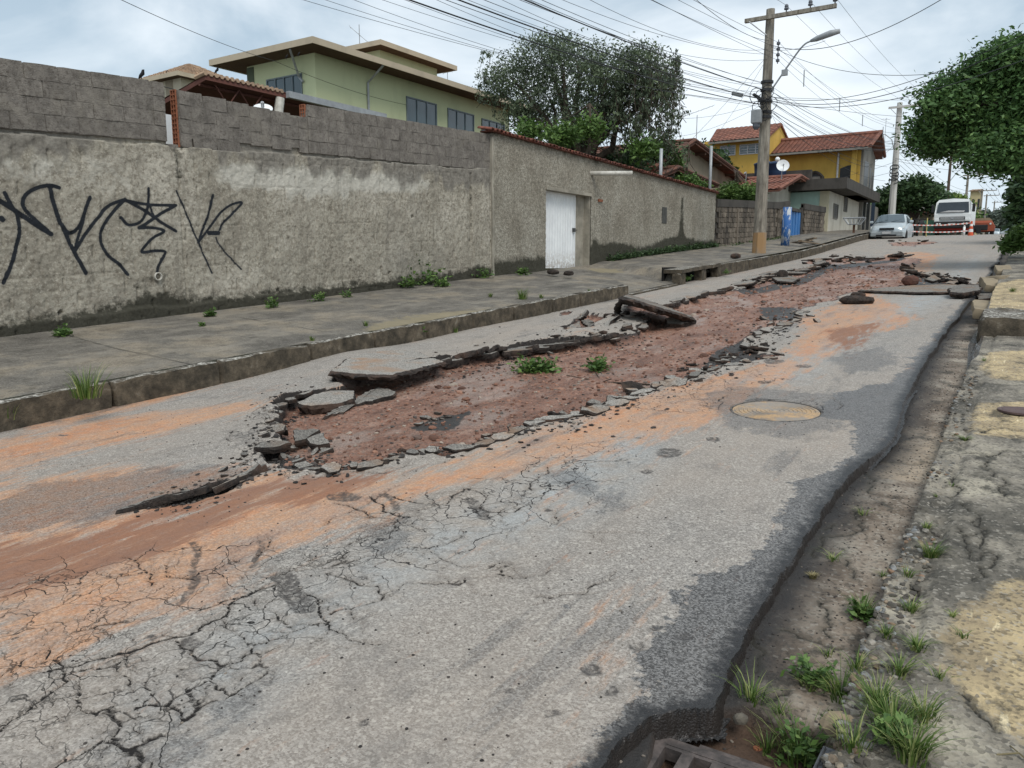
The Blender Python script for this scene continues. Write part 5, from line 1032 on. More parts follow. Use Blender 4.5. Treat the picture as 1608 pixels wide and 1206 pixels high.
# satellite dishes
def dish(u, v, X, r, lab, az, el, mat=None, name='satellite_dish'):
    c = Vector(atX(u, v, X)); t = thing(name, lab, 'satellite dish', c); d = Vector((math.cos(el)*math.sin(az), math.cos(el)*math.cos(az), math.sin(el))); q = d.to_track_quat('Z', 'Y')
    mb = MB(); n = 24; P = []
    for k, rr_ in enumerate((0.02, .35, .7, 1.)):
        for i in range(n): a = 2*math.pi*i/n; P.append(c+q@Vector((r*rr_*math.cos(a), r*rr_*math.sin(a), r*.28*rr_**2)))
    mb.add(P, [(j*n+i, j*n+(i+1) % n, (j+1)*n+(i+1) % n, (j+1)*n+i) for j in range(3) for i in range(n)]+[tuple(range(n))])
    mb.part('reflector', mat or M_white, t, True)
    f = c+q@Vector((0, -r*.2, r*1.05)); mb = MB().tube([c+q@Vector((0, -r, r*.28)), f], .014, 5).tube([f, f+(c-f).normalized()*.12], .035, 8); mb.part('feed_arm', M_galv, t)
    mb = MB().tube([c-q@Vector((0, 0, .02)), c-q@Vector((0, 0, .2)), c-q@Vector((0, 0, .2))-Vector((0, 0, r+.25))], .025, 6); mb.part('mast', M_galv, t); return t
td = dish(1229, 261, -10.4, .31, 'round pale satellite dish on the small tiled roof right of the pole', 2.75, .35)
for s_ in ([(0, -.1), (.06, -.05), (0, .02), (.05, .1)],):
    c = Vector(atX(1231, 261, -10.4)); mb = MB().tube([c+Vector((.05+a, -.12, b)) for a, b in s_], .012, 4); mb.part('blue_mark', plain('blue_ink', (.02, .05, .3), bump=0), td)
dish(1158, 279, -12.2, .46, 'tilted satellite dish left of the utility pole by the gable', 1.2, .75)
dish(413, 174, -13.5, .20, 'white dish peeking just above the brick wall under the canopy', 2.3, .9)
c = atX(1221, 250, -10.5); mb = MB().lathe(tuple(c), [(.05, -.1), (.11, -.06), (.12, .02), (.06, .1)], 12); mb.single('security_lamp', M_white, 'small white lamp beside the round dish', 'lamp', smooth=True)
# steel posts over the wall
for u, v0, v1, lab in ((1037, 233, 287, 'galvanised post rising over the tile coping, left one of two'), (1114, 228, 310, 'galvanised post rising over the tile coping near the wall end')):
    p = atX(u, v1, WX-.3); q_ = atX(u, v0, WX-.3); mb = MB().tube([(p[0], p[1], p[2]-.6), (p[0], p[1], q_[2])], .055, 10); mb.single('steel_post', M_galv, lab, 'post', group='steel posts over the wall', smooth=True)
# birds
M_bird = plain('bird_dark', (.03, .03, .035), bump=0)
for i, (p, lab) in enumerate(((atY(450, 90, yc-.95), 'small dark bird left of the pair on the green house eave'), (atY(469, 86, yc-.95), 'small dark bird right of the pair on the green house eave'), (atY(262, 113, 25.5), 'small dark bird on the beige roof slope'), (atY(281, 109, 28), 'small dark bird on the beige roof peak'), (atX(340, 113, XK), 'small dark bird on the canopy ridge'), (atX(222, 121, WX-.08), 'small dark bird on the brick wall top'))):
    c = Vector(p); mb = MB().tube([c+Vector((-.07, 0, -.02)), c+Vector((-.02, 0, .015)), c+Vector((.035, 0, .04)), c+Vector((.05, 0, .08)), c+Vector((.075, 0, .085))], [.006, .022, .026, .016, .004], 7).tube([c+Vector((0, 0, .01)), c+Vector((0, 0, -.08))], .006, 4); mb.single('bird', M_bird, lab, 'bird', group='birds on the roofs', smooth=True)

# ================================================================ POLES
t_ = NT('aged_pole_concrete'); c = t_.mix(t_.mr(t_.noise(3, 7, .7, t_.vec((3, 3, .5))), .38, .62), (.33, .30, .25), (.13, .115, .093)); zz_ = t_.xyz()[2]; M_pole = t_.done(c, .9, t_.bump(t_.noise(30, 5, .7, t_.vec((2, 2, .4))), .6, .02))
M_poleW = paint('pale_pole', (.50, .49, .46), (.30, .29, .27)); M_cerm = plain('insulator', (.12, .13, .15), rough=.35, bump=0); M_cable = plain('cable_black', (.03, .033, .037), rough=.6, bump=0); M_lampm = plain('lamp_grey', (.34, .36, .37), rough=.5, bump=0)
def pole(x, y, z0, z1, w0, w1, mat, lab, arm=None, ins=3, name='utility_pole', lamp=None, group='utility poles along the left kerb', az=0):
    t = thing(name, lab, 'utility pole', (x, y, z0), group)
    mb = MB(); P = []
    for k in range(9):
        f = k/8; w = w0+(w1-w0)*f; z_ = z0-.3+(z1-z0+.3)*f
        for i in range(8):
            a = math.pi/8+i*math.pi/4; P.append((x+w*math.cos(a)*(1.), y+w*.8*math.sin(a), z_))
    mb.add(P, [(k*8+i, k*8+(i+1) % 8, k*8+8+(i+1) % 8, k*8+8+i) for k in range(8) for i in range(8)]+[tuple(range(64, 72))]); mb.part('shaft', mat, t)
    if arm:
        L0, L1, dz = arm; za = z1-dz; mb = MB().box((x-L0, y-w1-.13, za-.06), (x+L1, y-w1-.02, za+.06)); a_ = mb.part('crossarm', mat, t)
        mb = MB().tube([(x-L0*.8, y-w1-.14, za-.05), (x-.02, y-w1-.14, za-.55)], .018, 4); mb.sub('brace', M_galv, a_)
        for k in range(ins):
            xi = x+(.55+k*(L1-.6)/(max(1, ins-1))); mb = MB().lathe((xi, y-w1-.07, za+.06), [(.02, 0), (.02, .07), (.07, .08), (.075, .12), (.045, .14), (.065, .16), (.06, .2), (.03, .24)], 10); mb.part('insulator', M_cerm, t, True)
    return t
P1 = (-7.45, 26.6); z1b, z1t = 1.93, 9.62
t = pole(*P1, z1b, z1t, .225, .135, M_pole, 'tall weathered utility pole with orange painted foot by the kerb', (.75, 2.05, .30))
mb = MB().tube([(P1[0], P1[1], z1b-.1), (P1[0], P1[1], z1b+.62)], [.235, .225], 8); mb.part('painted_foot', paint('orange_foot', (.32, .20, .10), (.26, .23, .19), .8, 4.), t)
zl = zX(1217, 138, P1[0]); zm = zl-.32; pts_ = [(P1[0]+.15, P1[1]-.1, zm), (P1[0]+.75, P1[1]-.2, zm+.78), (P1[0]+1.15, P1[1]-.3, zm+1.22), (P1[0]+1.45, P1[1]-.35, zm+1.33)]
sl_ = thing('street_lamp', 'street lamp on a curved arm fixed to the near utility pole', 'street lamp', (P1[0]+.15, P1[1]-.1, zl), 'street lamps')
mb = MB().tube([tuple(q) for q in cat([(a[0], a[1], a[2]) for a in pts_], 5)], .028, 8); mb.part('arm', M_galv, sl_, True)
lx_, ly_, lz_ = pts_[-1]; mb = MB().tube([(lx_-.08, ly_, lz_-.02), (lx_+.1, ly_, lz_+.02), (lx_+.5, ly_-.05, lz_+.10), (lx_+.78, ly_-.08, lz_+.12)], [.04, .085, .10, .07], 8); mb.part('lamp_head', M_lampm, sl_, True)
mb = MB().box((P1[0]+.5, P1[1]-.22, zm+.42), (P1[0]+.68, P1[1]-.12, zm+.60)); mb.part('junction_box', M_lampm, sl_)
mb = MB()
for k in range(4): mb.lathe((P1[0]+.33, P1[1]-.1, zX(1217, 80+k*9, P1[0])), [(.03, -.05), (.06, -.03), (.06, .03), (.03, .05)], 8)
mb.tube([(P1[0]+.33, P1[1]-.1, zX(1217, 74, P1[0])), (P1[0]+.33, P1[1]-.1, zX(1217, 112, P1[0]))], .018, 5); mb.part('insulator_rack', M_cerm, t)
mb = MB()
for z_ in (zl+.0, zl-.25, zl-.6, zl-.95, zl-1.1): mb.tube([(P1[0], P1[1], z_-.04), (P1[0], P1[1], z_+.04)], .20, 10)
mb.part('metal_band', plain('band_dark', (.04, .04, .042), rough=.5, bump=0), t)
zb_ = zX(1206, 188, P1[0]); mb = MB().bev((P1[0]-.36, P1[1]-.42, zb_-.2), (P1[0]-.04, P1[1]-.2, zb_+.24), .03); mb.part('meter_box', M_lampm, t); mb = MB().lathe((P1[0]-.2, P1[1]-.3, zb_-.38), [(.07, 0), (.12, .08), (.12, .18)], 10); mb.part('bell', M_cerm, t)
r_ = np.random.RandomState(5); mb = MB()
for k in range(9):
    a = r_.rand()*6.28; z_ = zl-.3-r_.rand()*.9; rr_ = .12+.1*r_.rand(); c_ = Vector((P1[0]+.28*math.cos(a), P1[1]-.25, z_)); mb.tube([c_+Vector((rr_*math.cos(q), .05*math.sin(2*q), rr_*math.sin(q)*1.2)) for q in np.linspace(0, 6.1, 12)], .012, 4, False)
mb.part('cable_coil', M_cable, t)
p2y = 55.5; p2x = xY(1397, p2y); z2t = zY(1404, 162, p2y)
t = pole(p2x, p2y, 3.1, z2t, .24, .16, M_poleW, 'white concrete utility pole behind the parked silver car', (.6, 1.95, .3)); mb = MB()
for k in range(6):
    a = k*2.4; z_ = zY(1400, 264+(k*7 % 5)*5.4, p2y); mb.tube([Vector((p2x+.22*math.cos(q)*1.2, p2y-.25+.1*math.sin(q), z_+.18*math.sin(q))) for q in np.linspace(a, a+5, 9)], .03, 5, False)
mb.part('cable_coil', M_cable, t)
s2 = thing('street_lamp', 'far street lamp on a curved arm on the white pole', 'street lamp', (p2x, p2y, zY(1400, 240, p2y)), 'street lamps'); zz2 = zY(1400, 240, p2y)
mb = MB().tube([(p2x-.1, p2y, zz2), (p2x-.3, p2y-.1, zz2+.8), (p2x-.7, p2y-.2, zz2+1.15), (p2x-1.0, p2y-.2, zz2+1.1)], .03, 6); mb.part('arm', M_galv, s2); mb = MB().tube([(p2x-.9, p2y-.2, zz2+1.12), (p2x-1.35, p2y-.2, zz2+.98)], [.1, .08], 8); mb.part('lamp_head', M_lampm, s2)
fp = [(1482, 240, 80, .17, None, 'reddish brown pole between the street tree and the truck'), (1511, 272, 104, .2, (.5, 1.9, .3), 'first of the far poles right of the truck'), (1535, 297, 140, .2, (.5, 1.9, .3), 'second of the far poles right of the truck'), (1543, 305, 165, .2, (.5, 1.9, .3), 'third of the far poles right of the truck'), (1556, 316, 210, .2, (.5, 1.9, .3), 'smallest and farthest of the utility poles')]
FP = []
for u, v, Y, w, arm, lab in fp:
    x = xY(u, Y); zt_ = zY(u, v, Y); pole(x, Y, float(zr(Y))-.2, zt_, w, w*.6, plain('brown_pole', (.10, .065, .05)) if arm is None else M_pole, lab, arm); FP.append((x, Y, zt_))
s3 = thing('street_lamp', 'long curved street lamp arm reaching over the truck', 'street lamp', (FP[0][0], 80, FP[0][2]-2), 'street lamps'); x, Y, zt_ = FP[0]; zq = zY(1482, 287, 80)
mb = MB().tube([(x, Y, zq), (x+.6, Y, zq+.9), (x+1.3, Y, zq+1.5), (x+1.8, Y, zq+1.7)], .03, 6); mb.part('arm', M_galv, s3); mb = MB().tube([(x+1.7, Y, zq+1.7), (x+2.3, Y, zq+1.75)], [.1, .06], 8); mb.part('lamp_head', M_lampm, s3)
# blue painted post and rubbish stand
bp = atX(1232, 393, -7.9); mb = MB().tube([(bp[0], bp[1], zr(bp[1])+.2), (bp[0]+.03, bp[1], zX(1238, 326, -7.9))], .17, 12)
t_ = NT('flaking_blue_paint'); c = t_.mix(t_.mr(t_.noise(6, 6, .7, t_.vec((1, 1, .5))), .50, .56), (.035, .12, .33), (.45, .48, .50)); mb.single('painted_post', t_.done(c, .7, t_.bump(t_.noise(12, 5), .5, .02)), 'thick blue post with flaking white paint before the block wall', 'post', smooth=True)
bx_ = atX(1340, 372, -7.4); t = thing('rubbish_stand', 'rusty post with an open wire rubbish basket beside the kerb', 'rubbish basket', (bx_[0], bx_[1], zr(bx_[1])+.2)); zt_ = zX(1340, 352, -7.4)
mb = MB().box((bx_[0]-.05, bx_[1]-.05, zr(bx_[1])), (bx_[0]+.05, bx_[1]+.05, zt_)); mb.part('post', paint('rust', (.13, .07, .045)), t)
mb = MB(); zc = zX(1340, 345, -7.4)+.1
for k in range(5):
    f = k/4; mb.tube([(bx_[0]+(-.5+f)*.55, bx_[1]-.2, zt_), (bx_[0]+(-.5+f)*1., bx_[1]-.28, zc)], .02, 4); mb.tube([(bx_[0]+(-.5+f)*.55, bx_[1]+.2, zt_), (bx_[0]+(-.5+f)*1., bx_[1]+.28, zc)], .02, 4)
for dy in (-.28, .28): mb.tube([(bx_[0]-.5, bx_[1]+dy, zc), (bx_[0]+.5, bx_[1]+dy, zc)], .025, 4)
mb.box((bx_[0]-.28, bx_[1]-.2, zt_-.02), (bx_[0]+.28, bx_[1]+.2, zt_+.01)); mb.part('basket', M_galv, t)

# ================================================================ WIRES
def wire(a, b, sag, r, lab, grp, n=26):
    a, b = Vector(a), Vector(b); pts = [a.lerp(b, k/n)-Vector((0, 0, 4*sag*(k/n)*(1-k/n))) for k in range(n+1)]; L = (b-a).length
    mb = MB().tube(pts, r*.6, 4, False); o = mb.single('power_cable' if grp[0] == 'p' else 'phone_cable', M_cable, lab, 'cable', org=tuple(a), group=grp)
PB = (-7.45, -9.5); zB = z1t-2.06    # the pole behind the camera that the runs come from
gp_ = 'power cables on the crossarms'; gl = 'low cables strung pole to pole'
for k in range(3):
    xo = [.55, 1.27, 2.0][k]
    nm = ('left', 'middle', 'right')[k]
    wire((P1[0]+xo, P1[1]-.22, z1t-.04), (PB[0]+xo, PB[1], zB+.0), .5, .010, nm+' of the three high conductors from the near crossarm over the road', gp_)
    wire((P1[0]+xo, P1[1]-.22, z1t-.04), (p2x+xo*.95, p2y-.2, z2t-.1), .35, .010, nm+' of the three high conductors between the near and white poles', gp_)
    wire((p2x+xo*.95, p2y-.2, z2t-.1), (FP[1][0]+xo, FP[1][1], FP[1][2]-.1), .5, .018, nm+' high conductor beyond the white pole', gp_)
    wire((FP[1][0]+xo, FP[1][1], FP[1][2]-.1), (FP[2][0]+xo, FP[2][1], FP[2][2]-.1), .4, .028, nm+' high conductor between the first two far poles', gp_)
    wire((FP[2][0]+xo, FP[2][1], FP[2][2]-.1), (FP[4][0]+xo, FP[4][1], FP[4][2]-.1), .4, .035, nm+' high conductor to the farthest poles', gp_)
rw = np.random.RandomState(21)
hs = [zX(1217, v, P1[0]) for v in (78, 88, 97, 106, 136, 144, 150, 155, 160, 165, 169, 173)]
for k, z_ in enumerate(hs):
    thick = k in (7, 10, 11); dx = .33 if k < 4 else rw.uniform(-.3, .25)
    ORD = ('topmost', 'second', 'third', 'fourth', 'fifth', 'sixth', 'seventh', 'eighth', 'ninth', 'tenth', 'eleventh', 'lowest')
    lab = ('thick ' if thick else 'thin ')+'cable, '+ORD[k]+' on the near pole, running towards the camera'
    zz1 = z_-2.05+rw.uniform(-.15, .1)+ (k > 4)*.35
    wire((P1[0]+dx, P1[1], z_), (PB[0]+dx, PB[1], zz1), .35+.35*rw.rand(), .020 if thick else .009, lab, gl)
    wire((P1[0]+dx, P1[1], z_), (p2x+dx, p2y-.2, z2t-1.9-(z1t-1.7-z_)*.75), .3+.5*rw.rand(), .018 if thick else .010, lab.replace('towards the camera', 'on to the white pole'), gl)
for k in range(8):
    z_ = z2t-2.2-k*.34; wire((p2x, p2y, z_), (FP[1][0]+rw.uniform(-.2, .2), FP[1][1], FP[1][2]-2-k*.3), .7, .02, 'low cable leaving the white pole up the street, '+ORD[k]+' from the top', gl)
    wire((FP[1][0], FP[1][1], FP[1][2]-2-k*.3), (FP[2][0], FP[2][1], FP[2][2]-2-k*.3), .6, .022, 'low cable between the far poles, '+ORD[k]+' from the top', gl) if k < 4 else None
# spacers of the bundled line
for k, (u, v) in enumerate(((1263, 122), (1319, 164), (1355, 188), (1387, 208))):
    pass
# cross cables to houses on either side
gc = 'drop cables fanning out from the poles'
def dest(u, v, Y): return tuple(atY(u, v, Y))
S1 = lambda v: (P1[0], P1[1], zX(1215, v, P1[0]))
for v0, (u, v, Y), sg_, r, lab in ((76, (1500, -14, 17), .5, .014, 'black cable rising from the near pole over the street lamp'), (85, (1296, 64, 25.5), .1, .010, 'short cable from the pole top to the lamp'), (78, (1500, 112, 22), .4, .011, 'sagging cable from the pole to the right hand tree'), (158, (1640, 38, 16), .55, .012, 'upper of the paired cables crossing the street rightwards'), (160, (1640, 50, 16), .6, .014, 'lower of the paired cables crossing the street rightwards'), (164, (1650, 78, 15), .5, .012, 'lowest cable crossing the street rightwards'),
   (92, (1000, 300, 30), .2, .010, 'steep drop cable to the tan house, left'), (95, (1125, 212, 34), .1, .009, 'steep drop cable to the tan house, right'), (70, (1060, -30, 12), .2, .011, 'high cable leaving the top of the frame left of the pole'), (166, (1050, 185, 30), .2, .008, 'low drop cable to the weeping tree'), (168, (1060, 215, 32), .2, .008, 'lowest drop cable to the tan house roof'),
   (170, (1252, 240, 47), .2, .010, 'steep drop cable to the yellow house, left'), (172, (1300, 238, 47), .3, .010, 'steep drop cable to the yellow house, middle'), (175, (1360, 262, 49), .3, .016, 'thick cable sloping down across the yellow house'), (178, (1393, 262, 55), .4, .012, 'cable sloping down to the white pole'), (180, (1390, 284, 55), .5, .012, 'lowest cable sloping down to the white pole'), (165, (1600, 176, 70), .5, .012, 'nearly level cable over the street at pole height'), (160, (1600, 148, 60), .2, .010, 'level cable meeting the right hand tree')):
    wire(S1(v0), dest(u, v, Y), sg_, r, lab, gc)
for k, (u, Yd, v0) in enumerate(((430, 11, 176), (470, 12, 172), (520, 12, 168), (560, 13, 164), (600, 12, 158), (655, 13, 152), (700, 12, 146), (760, 13, 140), (800, 13, 100), (850, 13, 92), (900, 13, 84))): wire(S1(v0), dest(u, -14, Yd), .25+.1*(k % 3), .008, 'thin cable fanning from the near pole, '+ORD[k]+' from the left at the top edge', gc)
for v0, (u, v, Y), lab in ((250, (1600, 245, 60), 'level cable from the white pole to the right, upper'), (253, (1620, 268, 62), 'level cable from the white pole to the right, lower'), (225, (1320, 280, 46), 'cable from the white pole back to the yellow house'), (262, (1480, 300, 82), 'cable from the white pole past the brown pole'), (255, (1200, 290, 42), 'long low cable along the yellow house'), (270, (1195, 285, 40), 'lower long cable along the yellow house'), (240, (1490, 215, 60), 'cable rising right from the white pole')):
    wire((p2x, p2y-.2, zY(1400, v0, p2y)), dest(u, v, Y), .35, .014, lab, gc)
a = atY(170, -10, 9.); b = tuple(atX(432, 96, XG)); wire(tuple(a), b, .1, .012, 'single cable crossing the sky down to the green house', gc)
wire(b, tuple(atX(640, 165, XG)), .15, .012, 'cable draped along the green house wall', gc)
wire(tuple(atX(222, 126, -10.4)), tuple(atX(430, 178, -10.4)), .02, .009, 'thin cable just above the brick wall', gc)
a = tuple(atY(1150, 146, P1[1])); b = tuple(atY(1166, 150, P1[1])); mb = MB().tube([a, b], .07, 8); mb.single('splice_closure', M_lampm, 'grey cable splice hanging left of the near pole', 'cable box')
mb = MB().tube([atY(1183, 148, P1[1]), atY(1198, 158, P1[1])], .05, 8); mb.single('splice_closure', M_cable, 'black cable splice against the near pole', 'cable box')
for k, (u, v0, v1) in enumerate(((1263, 110, 136), (1319, 154, 175), (1355, 180, 198), (1387, 199, 217))):
    Y = [31, 38, 44, 50][k]; mb = MB().tube([atY(u, v0, Y), atY(u-1, v1, Y)], .02, 4); mb.single('cable_spacer', M_lampm, ('nearest', 'second', 'third', 'farthest')[k]+' upright spacer on the cables between the poles', 'cable spacer', group='cable spacers')
# ================================================================ VEGETATION
def leafmat(name, a, b, c_=None, tr=.15):
    t = NT(name); q = t.ramp(t.attr('tone'), [(.0, a), (.55, b), (1., c_ or b)]); q = t.mix(t.mr(t.noise(1.1, 3), .4, .6, 0, .35), q, a)
    t.b.inputs['Transmission Weight'].default_value = 0; m = t.done(q, .55, None, .35)
    tr_ = t.n('ShaderNodeBsdfTranslucent'); t.put(tr_.inputs['Color'], q); mx = t.n('ShaderNodeMixShader'); mx.inputs[0].default_value = tr; o = [x for x in t.t.nodes if x.type == 'OUTPUT_MATERIAL'][0]
    t.t.links.new(t.b.outputs[0], mx.inputs[1]); t.t.links.new(tr_.outputs[0], mx.inputs[2]); t.t.links.new(mx.outputs[0], o.inputs[0]); return m
M_leafD = leafmat('dark_green_leaves', (.022, .045, .018), (.050, .095, .034), (.10, .165, .055))
M_leafT = leafmat('fresh_green_leaves', (.04, .085, .028), (.085, .17, .05), (.17, .28, .08))
M_leafB = leafmat('bluish_weeping_leaves', (.055, .075, .048), (.11, .145, .085), (.19, .24, .12))
M_leafG = leafmat('bright_green_leaves', (.05, .10, .025), (.10, .18, .04), (.17, .26, .07)); M_leafL = leafmat('lime_leaves', (.09, .15, .03), (.16, .24, .05), (.22, .30, .08))
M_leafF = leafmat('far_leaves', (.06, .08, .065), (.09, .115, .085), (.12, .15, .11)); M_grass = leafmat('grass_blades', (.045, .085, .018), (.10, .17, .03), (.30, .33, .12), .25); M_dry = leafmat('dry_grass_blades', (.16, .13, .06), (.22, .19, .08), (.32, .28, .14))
M_bark = plain('bark', (.075, .058, .042), (.035, .028, .022), 6, .95, .8, 25, .03)
def leaves(name, blobs, n, size, mat, parent, seed, hang=0., asp=.45, shell=.55, clump=.35, org=None):
    r = np.random.RandomState(seed); B = np.array([(*b[:3], *(b[3] if hasattr(b[3], '__len__') else (b[3],)*3)) for b in blobs], float); vol = B[:, 3]*B[:, 4]*B[:, 5]; vol = vol**.7
    K = 14; nc = max(4, n//K); k = r.choice(len(B), nc, p=vol/vol.sum()); d = r.normal(size=(nc, 3)); d /= np.linalg.norm(d, axis=1)[:, None]
    rad = (shell+(1-shell)*r.rand(nc))**1.; cc = B[k, :3]+d*B[k, 3:6]*rad[:, None]
    C = np.repeat(cc, K, 0)+r.normal(size=(len(cc)*K, 3))*clump*np.array([1, 1, .7])
    m = len(C); sz = size*(.6+.8*r.rand(m)); a = r.normal(size=(m, 3)); a[:, 2] = a[:, 2]*.6-hang*2; a /= np.linalg.norm(a, axis=1)[:, None]
    b = np.cross(a, r.normal(size=(m, 3))); b /= np.linalg.norm(b, axis=1)[:, None]
    L = a*sz[:, None]*.5; Wd = b*(sz*asp*.5)[:, None]
    V = np.stack([C-L, C+Wd, C+L, C-Wd], 1).reshape(-1, 3)-np.array(org if org is not None else parent.location)
    F = np.arange(m*4).reshape(-1, 4); tone = np.repeat(np.repeat(r.rand(len(cc))*.6, K)+.4*r.rand(m), 4)
    o = link(name, npmesh(name, V, F, mat, attrs=dict(tone=tone)), parent); return o
def limbs(mb, base, tips, r0, seed, k=5, wig=.12):
    r = np.random.RandomState(seed); base = np.array(base, float)
    for tp in tips:
        tp = np.array(tp, float); pts = []; 
        for i in range(k+1):
            f = i/k; p = base+(tp-base)*np.array([f**1.3, f**1.3, f**.85])+r.normal(size=3)*wig*np.linalg.norm(tp-base)*.3*math.sin(math.pi*f); pts.append(p)
        mb.tube(pts, [r0*(1-.85*i/k) for i in range(k+1)], 7)
def tree(lab, base, blobs, n, size, mat, seed, tr=.25, trunk_top=None, hang=0., clump=.35, shell=.5, cat_='tree', name='tree', asp=.45, ntip=None):
    t = thing(name, lab, cat_, base); mb = MB(); tt = trunk_top or (base[0], base[1], base[2]+1.8); r = np.random.RandomState(seed)
    m = (np.array(tt)+np.array(base))/2+r.normal(size=3)*.12; mb.tube([np.array(base)-[0, 0, .4], m, tt], [tr*1.25, tr, tr*.8], 9)
    sel = blobs if ntip is None else blobs[:ntip]
    limbs(mb, tt, [b[:3] for b in sel], tr*.62, seed); mb.part('trunk', M_bark, t, True)
    leaves('crown', blobs, n, size, mat, t, seed, hang, asp, shell, clump); return t
def blobs_px(L, Y): 
    o = []
    for u, v, ru, rv, dy in L:
        p = atY(u, v, Y+dy); dpt = (p-_C)@_F; o.append((p[0], p[1], p[2], (ru*dpt/FPX*.95, ru*dpt/FPX*.95, rv*dpt/FPX)))
    return o
# weeping tree behind the stucco wall
BL = blobs_px([(800, 120, 48, 35, 0), (850, 90, 55, 35, .5), (905, 95, 60, 35, 0), (960, 110, 50, 35, -.5), (1010, 105, 45, 30, 0), (780, 140, 30, 22, .3), (860, 150, 55, 40, .6), (930, 160, 50, 45, 0), (840, 195, 40, 25, .5), (905, 205, 45, 30, 0), (985, 160, 40, 40, .4), (1035, 135, 28, 35, .3), (870, 70, 30, 18, 0), (1005, 85, 30, 15, 0), (820, 175, 35, 25, 0)], 27)
bt = atY(905, 330, 27); wt_ = tree('big airy tree with drooping grey green foliage behind the tiled wall', (bt[0], bt[1], 1.3), BL, 30000, .125, M_leafB, 31, .32, (bt[0]+.2, bt[1], 4.3), .35, .22, .45, asp=.4)
r = np.random.RandomState(8); mb = MB(); HL = []
for _ in range(230):                     # hanging leafy threads on the right side
    u = r.uniform(930, 1068) if r.rand() < .8 else r.uniform(750, 930); v = r.uniform(80, 170); p = atY(u, v, 27+r.uniform(-1, 1)); L = r.uniform(.8, 2.6)*(1 if u > 930 else .5)
    q_ = [p+np.array([r.uniform(-.12, .12)*k, 0, -L*k/4]) for k in range(5)]; mb.tube(q_, .011, 3, False); HL += [(*(q_[k]*(1-f)+q_[k+1]*f), (.05, .05, .12)) for k in range(4) for f in (0., .5)]
mb.part('hanging_twig', M_bark, wt_); leaves('hanging_leaf', HL, 15000, .12, M_leafB, wt_, 5, .9, .35, .1, .06); [tagp(c, kind='stuff') for c in wt_.children if c.name.startswith('hanging')]
tree('bright green shrub spilling over the wall below the weeping tree', tuple(atY(925, 250, 24)), blobs_px([(925, 200, 22, 18, 0), (1010, 235, 22, 14, 2), (880, 215, 25, 18, 0), (830, 205, 20, 12, 0)], 24), 4200, .16, M_leafG, 12, .05, None, 0, .2, .2, 'shrub', 'shrub')
BV = blobs_px([(985, 262, 34, 26, 0), (1030, 238, 40, 20, 3), (960, 255, 25, 16, 0), (1005, 285, 25, 16, 0)], 28); tree('dark creeper heaped over the roof of the tan house', tuple(atY(985, 300, 28)), BV, 9000, .15, M_leafD, 15, .06, None, 0, .22, .2, 'creeper', 'climbing_plant')
tree('green vine hanging over the porch gable by the steel post', tuple(atY(1080, 300, 31)), blobs_px([(1075, 285, 22, 10, 0), (1062, 255, 12, 14, 1), (1095, 292, 14, 8, 0)], 31), 2200, .14, M_leafG, 16, .03, None, 0, .15, .2, 'vine', 'climbing_plant')
tree('dark round tree between the tan gable and the yellow house', tuple(atY(1110, 300, 43)), blobs_px([(1098, 246, 18, 18, 0), (1120, 258, 20, 18, 0), (1135, 272, 14, 12, 0)], 43), 5200, .28, M_leafD, 17, .15, None, 0, .25, .3)
tree('bright feathery bush rising over the block wall left of the pole', tuple(atY(1155, 330, 36)), blobs_px([(1150, 302, 20, 13, 0), (1172, 304, 18, 12, 0), (1185, 306, 12, 10, 0), (1140, 312, 10, 8, 0)], 36), 7000, .16, M_leafG, 18, .05, None, 0, .15, .2, 'bush', 'bush', asp=.3)
# the big tree leaning in from the right
rt = (2.6, 24.0, float(zr(24))); BR = blobs_px([(1600, 100, 70, 38, 0), (1545, 125, 55, 35, 0), (1490, 160, 48, 40, -.5), (1470, 205, 38, 35, 0), (1540, 190, 60, 45, .5), (1600, 180, 60, 60, 0), (1570, 240, 55, 38, -.5), (1490, 225, 50, 20, .5), (1650, 150, 80, 80, 0), (1700, 120, 80, 70, 1), (1640, 230, 60, 50, 0), (1590, 85, 40, 25, 0), (1720, 200, 80, 60, 0), (1450, 225, 22, 14, 0)], 24)
tree('large dense green tree leaning over the street from the right', rt, BR, 110000, .13, M_leafT, 41, .34, (2.2, 24, rt[2]+3.2), .12, .20, .30, asp=.42)
rt2 = (1.6, 40., float(zr(40))); tree('darker tree standing behind the big one at the right kerb', rt2, blobs_px([(1622, 305, 26, 30, 0), (1650, 280, 40, 45, 0), (1614, 340, 14, 18, 0), (1635, 345, 25, 25, 0)], 38), 12000, .30, M_leafD, 42, .22, None, .1, .3, .3)
tree('low leafy bush at the right kerb under the trees', (.75, 27., float(zr(27))+.2), blobs_px([(1600, 378, 17, 13, 0), (1585, 385, 8, 7, 0), (1618, 370, 20, 15, 0)], 27), 3400, .17, M_leafG, 43, .04, None, 0, .12, .2, 'bush', 'bush')
